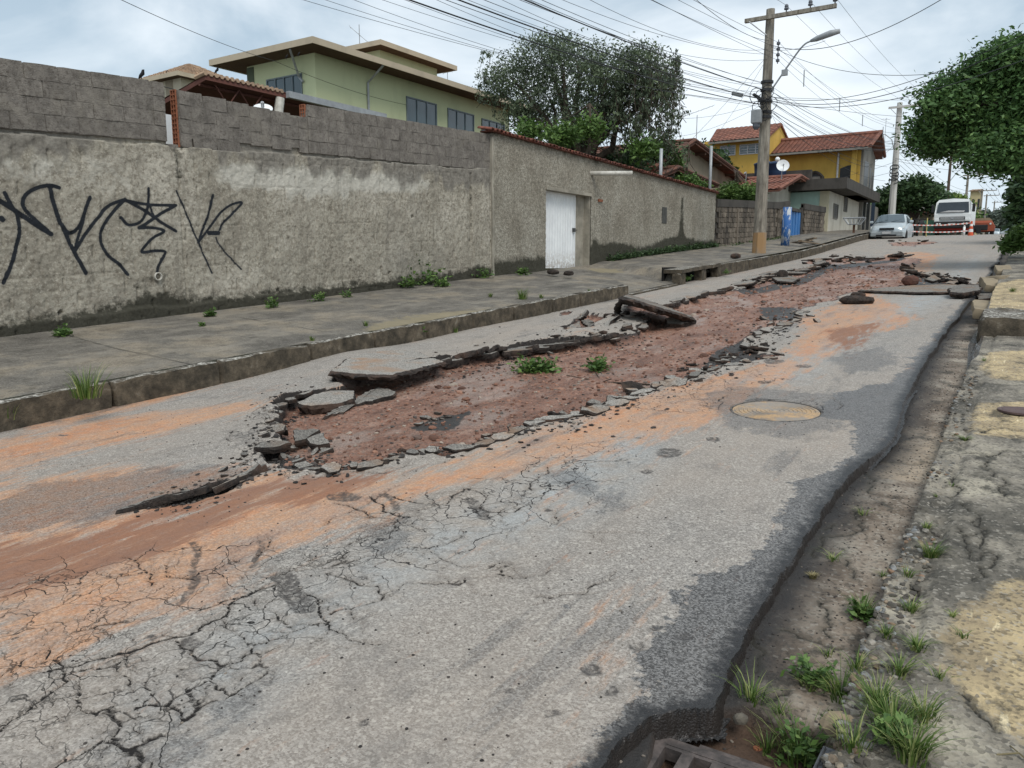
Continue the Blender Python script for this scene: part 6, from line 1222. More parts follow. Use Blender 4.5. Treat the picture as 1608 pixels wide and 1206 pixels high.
# street tree and greenery beyond
sb = atY(1431, 372, 61); BS = blobs_px([(1430, 300, 32, 15, 0), (1400, 310, 24, 14, 0), (1458, 308, 22, 14, 0), (1388, 325, 16, 14, 0), (1470, 322, 12, 14, 0), (1420, 318, 25, 12, 0), (1445, 288, 14, 8, 0), (1382, 335, 10, 10, 0)], 61)
tree('round dark street tree behind the silver car', (sb[0], sb[1], float(zr(61))-.1), BS, 15000, .32, M_leafD, 44, .24, (sb[0], sb[1], zY(1431, 345, 61)), .1, .3, .3)
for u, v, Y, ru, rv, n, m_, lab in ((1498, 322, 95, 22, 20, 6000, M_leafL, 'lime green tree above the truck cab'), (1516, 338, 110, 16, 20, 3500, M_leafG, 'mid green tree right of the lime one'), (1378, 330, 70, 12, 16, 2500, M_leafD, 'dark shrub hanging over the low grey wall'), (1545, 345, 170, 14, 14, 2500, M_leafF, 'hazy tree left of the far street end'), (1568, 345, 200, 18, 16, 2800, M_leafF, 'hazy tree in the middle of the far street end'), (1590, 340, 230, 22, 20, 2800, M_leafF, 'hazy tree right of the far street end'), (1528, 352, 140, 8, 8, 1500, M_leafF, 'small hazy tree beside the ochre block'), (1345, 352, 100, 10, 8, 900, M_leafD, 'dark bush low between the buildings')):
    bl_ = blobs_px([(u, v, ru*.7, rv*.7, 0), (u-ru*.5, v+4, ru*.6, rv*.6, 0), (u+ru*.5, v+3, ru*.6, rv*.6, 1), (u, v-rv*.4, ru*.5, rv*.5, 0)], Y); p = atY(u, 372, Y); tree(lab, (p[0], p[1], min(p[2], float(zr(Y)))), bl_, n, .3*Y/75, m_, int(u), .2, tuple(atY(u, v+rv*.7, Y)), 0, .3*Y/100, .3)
# far-off wood that closes the street
r = np.random.RandomState(3); FB = []
for k in range(60):
    X = r.uniform(-70, 110); Y = r.uniform(330, 420); FB.append((X, Y, float(zr(Y))+r.uniform(0, 5), (r.uniform(5, 10), 5, r.uniform(3, 6))))
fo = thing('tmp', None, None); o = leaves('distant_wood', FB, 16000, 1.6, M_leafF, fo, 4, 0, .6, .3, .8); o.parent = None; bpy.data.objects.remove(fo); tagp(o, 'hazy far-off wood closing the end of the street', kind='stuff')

# grass tufts and weeds
def tuft(p, h, n, seed, lab, name='grass_tuft', cat_='grass tuft', mat=None, spread=.5, w=.006, group=None, dry=.15, lean=(0, 0)):
    r = np.random.RandomState(seed); P = []; F = []; T = []
    for k in range(n):
        a = r.rand()*6.28; b0 = np.array([math.cos(a), math.sin(a), 0])*r.rand()*h*.35; d = np.array([math.cos(a)+lean[0], math.sin(a)+lean[1], 0])*spread*r.uniform(.3, 1.2); hh = h*r.uniform(.45, 1.1); s_ = np.array([-math.sin(a), math.cos(a), 0])*w*r.uniform(.6, 1.3); i0 = len(P); tn = r.rand()*.75 if r.rand() > dry else 1.
        for j in range(4):
            f = j/3; c_ = b0+d*hh*f**1.6+np.array([0, 0, hh*(f-.42*f*f*spread*1.3)]); ww_ = s_*(1-f*.92); P += [c_-ww_, c_+ww_]; T += [tn, tn]
        F += [(i0+2*j, i0+2*j+1, i0+2*j+3, i0+2*j+2) for j in range(3)]
    o = link(name, npmesh(name, np.array(P), np.array(F), mat or M_grass, attrs=dict(tone=np.array(T))), None, tuple(p)); return tagp(o, lab, cat_, group)
def weed(p, h, n, seed, lab, mat=None, leaf=.05, name='weed', cat_='weed', group=None):
    r = np.random.RandomState(seed); P = []; F = []; T = []
    for k in range(n):
        a = r.rand()*6.28; el = r.uniform(.1, 1.3); L = h*r.uniform(.4, 1.); d = np.array([math.cos(a)*math.cos(el), math.sin(a)*math.cos(el), math.sin(el)]); s_ = np.cross(d, [0, 0, 1.]); s_ /= np.linalg.norm(s_)
        i0 = len(P); P += [s_*.002, -s_*.002, d*L-s_*.0015, d*L+s_*.0015]; F.append((i0, i0+1, i0+2, i0+3)); T += [.1]*4
        for j in range(5):
            c_ = d*L*(.35+.65*j/4); q_ = d*.5+s_*(1 if j % 2 else -1)+r.normal(size=3)*.35; q_ /= np.linalg.norm(q_); w_ = np.cross(q_, r.normal(size=3)+[0, 0, 2.]); w_ /= np.linalg.norm(w_); l_ = leaf*r.uniform(.6, 1.2); i0 = len(P)
            P += [c_, c_+q_*l_*.5+w_*l_*.27, c_+q_*l_, c_+q_*l_*.5-w_*l_*.27]; F.append((i0, i0+1, i0+2, i0+3)); T += [r.rand()]*4
    return tagp(link(name, npmesh(name, np.array(P), np.array(F), mat or M_leafG, attrs=dict(tone=np.array(T))), None, tuple(p)), lab, cat_, group)
def onpave(u, v):
    p = onroad(u, v, .3)
    for _ in range(8): off = float(pave_left(np.array(min(LK, p[0])), np.array(p[1])))-float(zr(p[1])); p = onroad(u, v, off)
    return p
gk = 'grass growing along the far kerb'; sd_ = 0
for u, v, h, n, lab in ((12, 668, .26, 60, 'grass tuft against the kerb at the left photo edge'), (135, 625, .34, 90, 'long pale grass tuft draped over the kerb'), (122, 640, .22, 40, 'dark grass hanging low at the kerb face'), (265, 608, .09, 40, 'tiny yellow green tuft under the kerb'), (820, 470, .26, 110, 'bushy grass tuft on the pavement near the kerb end'), (770, 466, .10, 60, 'low grass strip left of the bushy pavement tuft'), (850, 468, .10, 60, 'low grass strip right of the bushy pavement tuft'), (925, 458, .07, 50, 'small flat grass patch before the gate ramp'), (575, 512, .10, 50, 'short grass along the kerb top, middle of the left pavement'), (490, 535, .08, 40, 'sparse short grass on the kerb top'), (715, 522, .14, 40, 'thin tuft at the foot of the kerb in the middle')):
    sd_ += 1; p = onpave(u, v) if v < 640 and u not in (265, 715, 12) else onroad(u, v, .02); tuft(p, h, n, sd_, lab, group=gk)
gw = 'weeds at the foot of the wall'
sfx = lambda k: '%d%s' % (k, 'th' if k % 100 in (11, 12, 13) else {1: 'st', 2: 'nd', 3: 'rd'}.get(k % 10, 'th'))
for u, v, h, n, leaf, lab in ((668, 447, .60, 42, .11, 'tall leafy weed standing against the rough wall'), (640, 452, .28, 22, .09, 'small weed left of the tall leafy weed'), (692, 450, .24, 26, .09, 'low spreading weed right of the tall leafy weed'), (100, 528, .14, 30, .06, 'fresh green rosette weed on the pavement below the tag'), (330, 497, .12, 26, .06, 'small weed at the wall foot below the last tag'), (430, 483, .18, 24, .06, 'dark weed at the wall foot in the middle'), (500, 473, .18, 24, .06, 'dark weed further along the wall foot'), (760, 437, .30, 26, .08, 'weed in the corner where the two walls meet'), (318, 512, .05, 16, .04, 'tiny sprout in the pavement joint'), (820, 432, .22, 30, .08, 'dark weed at the foot of the stucco wall'), (545, 467, .14, 20, .05, 'little weed near the patch of grey wall')):
    sd_ += 1; p = onpave(u, v); p[0] = max(p[0], WX+.06); weed(p, h, n, sd_, lab, leaf=leaf, group=gw)
for u, v, h, n, lab in ((540, 545, .16, 30, 'leafy weed in the kerb joint at mid length'), (660, 525, .14, 22, 'leafy weed under the kerb past mid length'), (800, 490, .16, 34, 'clump of weeds on the kerb face near its end'), (830, 484, .16, 30, 'second clump of weeds on the kerb face near its end'), (1080, 440, .16, 24, 'weed beside the drain inlet'), (1140, 430, .14, 24, 'weed at the kerb past the drain inlet'), (1180, 400, .2, 30, 'weeds by the foot of the utility pole'), (1225, 402, .25, 40, 'thick weeds on the kerb right of the utility pole')):
    sd_ += 1; p = onroad(u, v, .08); weed(p, h, n, sd_, lab, leaf=.05, group='weeds in the far kerb')
k_ = 0
for i in range(46):
    y = 20.2+i*.20; p = (WX+.12+.12*RS.rand(), y, float(pave_left(np.array(WX+.15), np.array(y)))); k_ += 1
    weed(p, .16+.16*RS.rand(), 26, 500+i, sfx(i+1)+' dark creeping weed from the gate along the stucco wall foot', M_leafD, .07, group='creeping weeds under the stucco wall')
for i in range(24):
    y = 29.6+i*.35; p = (XC(y)+.2, y, float(zr(y))+.34); weed(p, .22, 24, 600+i, sfx(i+1)+' low weed along the block wall foot, counted from the stucco wall', M_leafG if i % 2 else M_leafD, .08, group='weeds under the block wall')
gr_ = 'grass in the cracks by the right kerb'
def onR(u, v, off=.0): 
    p = onroad(u, v, off)
    for _ in range(6): p = onroad(u, v, zright(p[0], p[1])-float(zr(p[1])))
    return p
RG = [(1180, 1100, .13, 60, .8, 'wilted pale tuft hanging over the pit edge'), (1205, 1180, .10, 40, .7, 'thin stems leaning above the drain pit'), (1255, 1190, .20, 90, .6, 'bright upright weed between grate and metal cover'), (1270, 1080, .08, 40, .9, 'flat green blades beside the dark gutter crack'), (1320, 1095, .15, 70, .8, 'grass along the kerb above the metal cover, left'), (1400, 1150, .155, 190, .7, 'largest grass clump beside the metal cover'), (1430, 1190, .14, 150, .7, 'grass clump at the bottom right below the largest'), (1380, 1110, .13, 120, .7, 'grass clump just above the largest'), (1355, 965, .11, 120, .7, 'dense green tuft in the gutter by the kerb'), (1430, 960, .08, 60, .8, 'tuft on the kerb right of the dense gutter tuft'), (1440, 1020, .08, 80, .9, 'loose tuft on the pavement side of the kerb'), (1462, 875, .10, 130, .7, 'large tuft on the kerb by the yellow pad'), (1385, 905, .05, 24, .9, 'small blades in the gutter beside the kerb'), (1308, 880, .08, 24, 1., 'spidery tuft in the gutter crack, lower one'), (1355, 808, .08, 26, 1.1, 'spidery pale tuft in the gutter crack, upper one'), (1372, 728, .06, 24, .9, 'small tuft at the asphalt edge near the tan slab'), (1515, 692, .07, 80, 1., 'flat round tuft on the pavement beyond the worn kerb'), (1495, 765, .04, 20, .8, 'tiny tuft on the kerb pebbles'), (1545, 567, .06, 24, .8, 'sparse tuft below the raised slab'), (1590, 458, .14, 90, .9, 'green grass strip on the raised pavement'), (1512, 1000, .06, 16, .9, 'small weed on the yellow pad edge'), (1475, 1065, .07, 20, .9, 'small yellowish weed on the pavement'), (1495, 968, .04, 20, .9, 'low weed in the pavement crack'), (1470, 780, .04, 16, .9, 'few blades near the sunken pavement patch')]
for u, v, h, n, sp_, lab in RG: sd_ += 1; tuft(onR(u, v), h, n, sd_, lab, spread=sp_, w=.0028, group=gr_, dry=.22 if n > 50 else .5)
for u, v, h in ((1400, 1170, .10), (1255, 1195, .14), (1355, 970, .08), (1275, 1072, .10)): sd_ += 1; weed(onR(u, v), h, 30, sd_, {1400: 'broad leaved weed inside the largest grass clump', 1255: 'leafy weed by the drain grate', 1355: 'leafy weed inside the dense gutter tuft', 1275: 'pointed green leaves by the gutter crack'}[u], leaf=.035)
EX = [(1345, 1050, .09, 50, 'ragged grass on the kerb above the metal cover'), (1412, 1060, .10, 70, 'grass behind the kerb above the largest clump'), (1392, 1000, .07, 50, 'short grass between kerb pebbles, lower'), (1425, 905, .06, 40, 'short grass between kerb pebbles, middle'), (1455, 830, .06, 40, 'short grass between kerb pebbles, upper'), (1340, 1175, .14, 60, 'long blades leaning over the metal cover'), (1450, 1130, .12, 90, 'grass fringe right of the largest clump'), (1225, 1120, .07, 30, 'small tuft in the gutter near the pit'), (1300, 1030, .05, 24, 'tiny tuft in the middle of the gutter')]
for u, v, h, n, lab in EX: sd_ += 1; tuft(onR(u, v), h, n, sd_, lab, spread=.8, w=.0026, group=gr_, dry=.35)
p = onR(1276, 908); tuft(p, .04, 90, 77, 'round brown moss clump in the gutter', 'moss_clump', 'moss', M_dry, .8, .004)
# torn branches lying on the earth
for u, v, h, n, lab in ((832, 588, .24, 60, 'torn leafy branch lying on the red earth, left and larger'), (858, 586, .2, 40, 'torn leafy branch end beside the larger branch'), (940, 584, .2, 44, 'torn leafy branch lying on the red earth, right and smaller')):
    p = onroad(u, v, -.09); weed(p, h, n, u, lab, M_leafG, .07, 'torn_branch', 'branch', 'torn branches on the road')
p0, p1, p2 = onroad(890, 590, -.06), onroad(945, 600, -.05), onroad(1020, 604, .0); mb = MB().tube([p0, p1, p2], .010, 5).tube([p1, onroad(935, 585, -.04)], .007, 4).tube([p1, onroad(960, 595, .05)], .005, 4); mb.single('bare_branch', M_bark, 'thin bare branch lying from the torn leaves to the broken edge', 'branch')
# straw on the pavement at the bottom right
p = onR(1565, 1185); mb = MB().tube([p, p+np.array([.05, .02, .012]), p+np.array([.09, -.02, .004])], .003, 4).tube([p+np.array([.05, .02, .012]), p+np.array([.03, .06, .004])], .002, 4); mb.single('dry_twig', M_dry, 'small dry yellow twig on the mossy pavement', 'twig')

# ================================================================ DRAIN, COVERS, MANHOLE
t = NT('rusty_cast_iron'); M_iron = t.done(t.mix(t.mr(t.noise(14, 6, .7), .4, .6), (.11, .09, .082), (.05, .043, .04)), .75, t.bump(t.noise(90, 5), .5, .004), .4)
g0 = np.array(onroad(1034, 1156, -.085)); g1 = np.array(onroad(1190, 1208, -.085)); g2 = np.array(onroad(986, 1212, -.085)); ex = (g1-g0)/np.linalg.norm(g1-g0); ey = (g2-g0); ey = ey-ex*(ey@ex); ey /= np.linalg.norm(ey); ez = np.cross(ex, ey); ez = ez if ez[2] > 0 else -ez
gt = thing('drain_grate', 'rusty cast iron drain grate sunk in the pit at the bottom of the photo', 'drain grate', g0)
def obox(mb, a0, a1, b0, b1, c0, c1):
    P = [g0+ex*a+ey*b+ez*c for a in (a0, a1) for b in (b0, b1) for c in (c0, c1)]; mb.add(P, [(0, 1, 3, 2), (4, 6, 7, 5), (0, 4, 5, 1), (2, 3, 7, 6), (1, 5, 7, 3), (0, 2, 6, 4)])
GL, GWd = .62, .42
mb = MB(); obox(mb, -.02, GL, -.01, .022, -.05, .0); obox(mb, -.02, GL, GWd-.04, GWd, -.05, 0); obox(mb, -.02, .035, .022, GWd-.04, -.05, 0); obox(mb, GL-.03, GL, .022, GWd-.04, -.05, 0); mb.part('frame', M_iron, gt)
a = .035; k = 0
while a < GL-.08:
    mb = MB(); s0, s1 = a+.055, a+.092; 
    obox(mb, s0, s1, .023, GWd-.041, -.045, -.001)
    obox(mb, a-.0, s0, .023, .036, -.045, -.002); mb.part('bar', M_iron, gt); a += .092
mb = MB(); obox(mb, -.0, GL-.02, 0, GWd-.02, -.14, -.12); mb.part('drain_floor', M_dark, gt)
# rim of the pit: an iron frame bar beside the grate
e0 = onroad(1115, 1168, -.13); mb = MB(); obox(mb, .12, GL, -.045, -.02, -.08, -.015); mb.part('outer_rail', M_iron, gt)
q0 = np.array(onroad(1293, 1171, -.02)); q1 = np.array(onroad(1388, 1204, -.02)); q2 = np.array(onroad(1277, 1206, -.02)); g0, ex_, ey_ = q0, (q1-q0), (q2-q0); ex = ex_/np.linalg.norm(ex_); ey = ey_-ex*(ey_@ex); ey /= np.linalg.norm(ey); ez = np.cross(ex, ey); ez = ez if ez[2] > 0 else -ez
mc_ = thing('metal_cover', 'square grey metal cover with a raised diamond pattern in the grass', 'cover', q0); M_plate = plain('cover_grey', (.16, .16, .165), (.10, .10, .105), 9, .5, .2, 60, .003, .5)
mb = MB(); S_ = .24; obox(mb, 0, S_, 0, S_, -.03, 0); mb.part('plate', M_plate, mc_)
mb = MB()
for k in range(7):
    for s_ in (1, -1):
        c0_ = k*S_/6
        A_ = q0+ex*(c0_)+ez*.001; 
for k in range(-5, 6):
    for s_ in (1, -1):
        lo_ = max(0, -k*.045) ; hi_ = min(S_, S_-k*.045)
        if hi_-lo_ < .03: continue
        f = (lambda x: x) if s_ == 1 else (lambda x: S_-x); mb.tube([q0+ex*f(lo_+.004)+ey*(lo_+k*.045+.004 if k*.045+lo_ >= 0 else .004), q0+ex*f(hi_-.004)+ey*(hi_+k*.045-.004)], .0022, 4)
for a0, b0, a1, b1 in ((.008, .008, S_-.008, .008), (.008, .008, .008, S_-.008), (S_-.008, .008, S_-.008, S_-.008)): mb.tube([q0+ex*a0+ey*b0, q0+ex*a1+ey*b1], .004, 4)
mb.part('raised_pattern', M_plate, mc_)
ml = thing('manhole_cover', 'round manhole cover with orange dirt and a dark asphalt collar in the street', 'manhole cover', (mc[0], mc[1], mc[2]))
zc_ = mc[2]; slope_q = math.atan(SLOPE)
def disc(name, rings, mat, n=48):
    mb = MB(); P = []
    for r_, h in rings:
        for k in range(n): a = 2*math.pi*k/n; x, y = r_*math.cos(a), r_*math.sin(a); P.append((mc[0]+x, mc[1]+y, zc_+y*SLOPE+h))
    F = [(j*n+k, j*n+(k+1) % n, (j+1)*n+(k+1) % n, (j+1)*n+k) for j in range(len(rings)-1) for k in range(n)]
    if rings[-1][0] < .03: F.append(tuple((len(rings)-1)*n+k for k in range(n)))
    mb.add(P, F); return mb.part(name, mat, ml)
t = NT('manhole_dirt'); d_ = t.n('ShaderNodeTexCoord').outputs['Object']; dn = t.noise(9, 6, .7); c = t.mix(t.mr(dn, .42, .6), (.44, .30, .17), (.24, .205, .17)); c = t.mix(t.mr(t.noise(4, 4, .6, t.vec((1, 1, 1), loc=(3, 3, 0))), .5, .6, 0, .8), c, (.27, .25, .225)); M_man = t.done(c, .8, t.bump(t.noise(60, 5), .6, .01), .3)
rings = [(.33, -.002)]
for k in range(9): rr_ = .315-k*.033; rings += [(rr_, -.002), (rr_-.004, .004), (rr_-.014, .004), (rr_-.018, -.002)]
disc('lid', rings+[(.02, .004)], M_man); t = NT('asphalt_collar'); M_col = t.done(t.mix(t.mr(t.noise(12, 6, .7), .4, .62), (.16, .145, .13), (.05, .048, .045)), .8, t.bump(t.voro(90), .8, .006), .3)
disc('rim', [(.350, -.01), (.348, .003), (.336, .003), (.334, -.01)], M_col)
p = onR(1592, 645); c_ = p; mb = MB().lathe((p[0]+.05, p[1], p[2]+.006), [(.155, -.01), (.155, .004), (.14, .006), (.13, .002), (.12, .006), (.05, .006), (.04, .002), (.01, .003)], 32); mb.single('inspection_lid', plain('brown_lid', (.085, .055, .055), (.12, .08, .07), 8, .6, .2), 'small round reddish brown lid in the right pavement', 'lid', smooth=False)

# ================================================================ BROKEN ASPHALT
t = NT('asphalt_chunk'); sp = t.n('ShaderNodeSeparateColor'); t.put(sp.inputs[0], t.voro(110, out='Color')); c = t.mix(t.mr(sp.outputs[0], .1, .95), (.15, .14, .125), (.36, .335, .30)); c = t.mix(t.mr(t.noise(2.5, 5), .5, .65, 0, .7), c, (.28, .17, .10)); h = t.n('ShaderNodeHueSaturation'); t.put(h.inputs['Value'], t.mr(t.rnd(), 0, 1, .6, 1.1)); t.put(h.inputs['Color'], c); M_ct = t.done(h.outputs[0], .88, t.bump(t.voro(110), .8, .005), .3)
t = NT('asphalt_broken_side'); c = t.mix(t.mr(t.noise(22, 6, .7), .38, .64), (.016, .014, .013), (.060, .046, .038)); c = t.mix(t.mr(t.noise(3, 4, .6, t.vec(loc=(4, 4, 4))), .5, .62, 0, .6), c, (.10, .06, .042)); M_cs = t.done(c, .9, t.bump(t.noise(45, 6, .7), .9, .02), .3)
def slab_mesh(top, thick, seed, down=None):
    """top: ordered 3D outline; broken, slightly bevelled slab hanging below it"""
    r = np.random.RandomState(seed); T = [np.array(p, float) for p in top]; Q = []
    for a, b in zip(T, T[1:]+T[:1]):
        n = max(1, int(np.linalg.norm(b-a)/.045)); Q += [a+(b-a)*i/n+(r.normal(size=3)*.013*np.array([1, 1, .2]) if i else 0) for i in range(n)]
    n = len(Q); c = sum(Q)/n; nr = np.zeros(3)
    for a, b in zip(Q, Q[1:]+Q[:1]): nr += np.cross(a-c, b-c)
    nr /= np.linalg.norm(nr); nr = nr if nr[2] > 0 else -nr
    mb = MB(); top_i = [c+(p-c)*.96+nr*.004*r.rand() for p in Q]; m1 = [c+(p-c)*(.98+.06*r.rand())-nr*thick*(.2+.16*r.rand()) for p in Q]; m2 = [c+(p-c)*(.93+.10*r.rand())-nr*thick*(.55+.2*r.rand()) for p in Q]; bo = [c+(p-c)*(.88+.06*r.rand())-nr*thick*(.95+.1*r.rand()) for p in Q]
    P = top_i+m1+m2+bo+[c+nr*.003]+[c-nr*thick]; mb.add(P, [(i, (i+1) % n, 4*n) for i in range(n)], 0)
    F = []
    for k in range(3): F += [(k*n+i, (k+1)*n+i, (k+1)*n+(i+1) % n, k*n+(i+1) % n) for i in range(n)]
    F += [(3*n+i, 4*n+1, 3*n+(i+1) % n) for i in range(n)]; mb.add(P, F, 1); return mb
GS = 'large broken asphalt slabs'
def slab(lab, pts, thick, seed, group=GS, name='asphalt_slab', side=None):
    T = [onroad(u, v, dz) for u, v, dz in pts]; slab_mesh(T, thick, seed).single(name, [M_ct, side or M_cs], lab, 'asphalt slab', group=group)
slab('long lifted asphalt flap over the dark gap, left end of the hole', [(516, 583, .13), (560, 588, .13), (612, 590, .12), (655, 580, .10), (700, 568, .07), (650, 550, .075), (600, 548, .09), (550, 560, .10)], .07, 1)
slab('dark half buried slab below the lifted flap', [(465, 632, -.0), (487, 622, .01), (519, 613, .02), (557, 613, .02), (557, 626, .01), (529, 634, -.0), (487, 638, -.01)], .09, 2)
slab('long tongue of dark asphalt lying on the red earth', [(507, 655, -.05), (530, 640, -.03), (559, 626, -.02), (594, 607, -.02), (623, 614, -.03), (619, 620, -.04), (554, 636, -.05), (539, 648, -.06)], .06, 3)
slab('grey tilted slab above the dark rubble at the left end', [(460, 675, .03), (490, 673, .04), (503, 675, .03), (480, 690, .0), (462, 694, -.01)], .06, 4)
slab('orange topped slab beside the dark rubble', [(481, 689, .02), (509, 679, .03), (518, 696, .0), (500, 699, -.01), (487, 697, .0)], .05, 5)
slab('small tan wedge lying below the orange slab', [(500, 700, -.03), (523, 704, -.03), (499, 714, -.05)], .04, 6)
slab('broken corner piece at the upper left of the rubble', [(430, 661, .02), (450, 668, .02), (452, 676, .01), (434, 672, .01)], .05, 7)
slab('squat cracked piece at the left of the rubble', [(415, 668, .02), (432, 671, .02), (430, 683, .0), (414, 681, .0)], .06, 8)
slab('flat tan chip below the dark rubble', [(463, 728, -.01), (480, 724, -.0), (494, 730, -.01), (470, 736, -.02)], .04, 9)
slab('broad slab lifting at the left corner of the hole', [(398, 702, .04), (430, 703, .03), (458, 695, .02), (430, 690, .04), (410, 690, .04)], .05, 10)
slab('big upturned slab standing on its edge in the middle of the street', [(974, 466, .40), (1000, 472, .36), (1040, 484, .27), (1075, 494, .14), (1092, 500, .04), (1085, 497, .02), (1030, 475, .10), (985, 462, .18)], .10, 11)
slab('narrow shard propped upright against the upturned slab', [(965, 482, .22), (972, 468, .38), (976, 474, .30), (972, 492, .08), (964, 494, .06)], .05, 12)
slab('tilted plate leaning left of the upturned slab', [(942, 514, .02), (958, 500, .10), (974, 494, .16), (966, 498, .12), (950, 516, .02)], .05, 13)
slab('pointed shard lifted on the rim of the small pocket', [(906, 498, .08), (922, 486, .22), (918, 496, .14), (908, 502, .06)], .05, 14)
slab('curved rim piece of the small pocket, lower left', [(882, 524, .01), (892, 513, .05), (910, 504, .07), (912, 512, .03), (895, 520, .02)], .06, 15)
slab('dark plate lying inside the small pocket', [(912, 503, -.02), (925, 500, .02), (935, 508, .0), (925, 515, -.05)], .05, 16)
slab('flat grey plate beside the upturned slab, upper', [(976, 499, .05), (1008, 497, .06), (1010, 505, .03), (990, 508, .03), (974, 503, .03)], .05, 17)
slab('flat grey plate beside the upturned slab, lower', [(994, 508, .02), (1017, 508, .02), (1016, 515, -.01), (998, 515, -.01)], .04, 18)
slab('thick dark lump at the right foot of the upturned slab', [(1044, 500, .04), (1062, 494, .08), (1086, 497, .05), (1094, 502, .0), (1070, 510, -.03), (1046, 508, -.02)], .10, 19)
slab('long thin slab lying across the trench on the right', [(1345, 456, .05), (1380, 452, .07), (1430, 448, .08), (1490, 446, .09), (1540, 450, .09), (1525, 458, .06), (1440, 459, .06)], .07, 20)
slab('second slab stacked at the right end of the trench', [(1490, 452, .16), (1510, 446, .18), (1538, 448, .17), (1540, 455, .13), (1515, 460, .12), (1492, 459, .12)], .09, 21)
slab('dark slab sliding into the gutter at the right', [(1532, 461, .02), (1560, 460, .05), (1562, 468, .0), (1536, 470, -.03)], .10, 22)
slab('flat fragment at the upper edge of the hole, before the pole', [(1212, 436, .03), (1235, 432, .05), (1256, 437, .03), (1245, 443, .0), (1220, 441, .0)], .08, 23)
slab('pale triangular slab at the right rim of the hole', [(1452, 438, .12), (1466, 431, .2), (1478, 438, .1), (1466, 442, .08)], .06, 24)
slab('angular dark block by the lower rim, near the bare branch', [(975, 600, .06), (992, 598, .07), (1008, 602, .04), (990, 607, .0)], .08, 25)
slab('ring shaped dark hollow chunk on the lower rim', [(1035, 598, .04), (1060, 593, .06), (1080, 594, .05), (1078, 603, .01), (1052, 608, .0), (1036, 606, .0)], .07, 26)
slab('small square block standing in the earth by the lower rim', [(670, 704, .02), (684, 701, .04), (687, 709, .02), (674, 712, .0)], .07, 27)
# rounded lumps
def lump(u, v, rx_, ry_, rz_, seed, lab, mat, name='asphalt_lump', dz=0., group=None, cat_='rubble'):
    r = np.random.RandomState(seed); p = onroad(u, v, dz); v3 = IV*(1+.22*(r.rand(len(IV), 1)-.5)); v3 = np.sign(v3)*np.abs(v3)**.8*np.array([rx_, ry_, rz_]); a = YAW; v3 = np.stack([v3[:, 0]*math.cos(a)-v3[:, 1]*math.sin(a), v3[:, 0]*math.sin(a)+v3[:, 1]*math.cos(a), v3[:, 2]], 1)
    tagp(link(name, npmesh(name, v3, IF, mat), None, (p[0], p[1], p[2]+rz_*.7)), lab, cat_, group)
lump(1346, 477, .30, .13, .085, 1, 'dark sausage shaped asphalt lump lying alone on the road', M_cs); lump(1347, 467, .14, .1, .06, 2, 'small dark lump just behind the sausage shaped one', M_cs); lump(1429, 447, .17, .13, .12, 3, 'reddish brown rounded block near the trench', plain('red_brown_block', (.12, .055, .04), (.07, .04, .032), 12, .9, .4)); lump(1228, 437, .14, .1, .13, 4, 'round dark boulder of asphalt at the upper rim', M_cs)
lump(893, 432, .13, .1, .06, 5, 'small dark lump on the pavement before the gate, left', M_cs, dz=.35); lump(868, 430, .15, .1, .06, 6, 'dark crumpled lump by the gate foot', M_cs, dz=.38); lump(1155, 405, .16, .1, .08, 7, 'dark lump on the pavement left of the pole', M_cs, dz=.37)
lump(1132, 1166, .018, .014, .012, 8, 'dark stone on the soil beside the grate', M_cs, 'stone', -.14); lump(1318, 1150, .055, .04, .035, 9, 'tan stone block at the head of the kerb', plain('tan_stone', (.30, .23, .15), (.2, .16, .11), 20, .9, .5), 'kerb_rock', -.02); lump(1163, 1134, .024, .02, .016, 10, 'pale rock lodged under the wilted tuft', plain('pale_stone', (.13, .115, .09), (.07, .06, .05), 30, .9, .5), 'stone', -.07); lump(1190, 1180, .016, .012, .01, 11, 'reddish pebble in the drain pit soil', M_brick, 'stone', -.15)
lump(397, 639, .03, .02, .014, 12, 'tiny black stone alone on the asphalt at the left', M_cs); lump(1404, 745, .02, .015, .012, 13, 'black crumb on the gutter slab', M_cs, dz=-.08)
# crumbled fragments along the rims
frs = []
for k in range(8):
    r = np.random.RandomState(50+k); n = r.randint(4, 7); an = np.sort(r.rand(n)*.6+np.arange(n))*2*math.pi/n; T = [np.array([math.cos(a)*(.6+.6*r.rand()), math.sin(a)*(.5+.5*r.rand()), .0])*.5 for a in an]; mb = slab_mesh(T, .34, 60+k) if 0 else None
    n_ = len(T); m = MB(); th_ = .22+.25*r.rand(); c0_ = [(p[0], p[1], .0) for p in T]; c1_ = [(p[0]*1.05, p[1]*1.05, -th_*.5) for p in T]; c2_ = [(p[0]*.85, p[1]*.85, -th_) for p in T]
    P = c0_+c1_+c2_; m.add(P, [tuple(range(n_))], 0); m.add(P, [(i+k2*n_, (i+k2*n_+n_), ((i+1) % n_)+n_*(k2+1), ((i+1) % n_)+k2*n_) for k2 in range(2) for i in range(n_)]+[tuple(range(3*n_-1, 2*n_-1, -1))], 1); frs.append(m.mesh('asphalt_fragment', [M_ct, M_cs]))
sfx = lambda k: '%d%s' % (k, 'th' if k % 100 in (11, 12, 13) else {1: 'st', 2: 'nd', 3: 'rd'}.get(k % 10, 'th'))
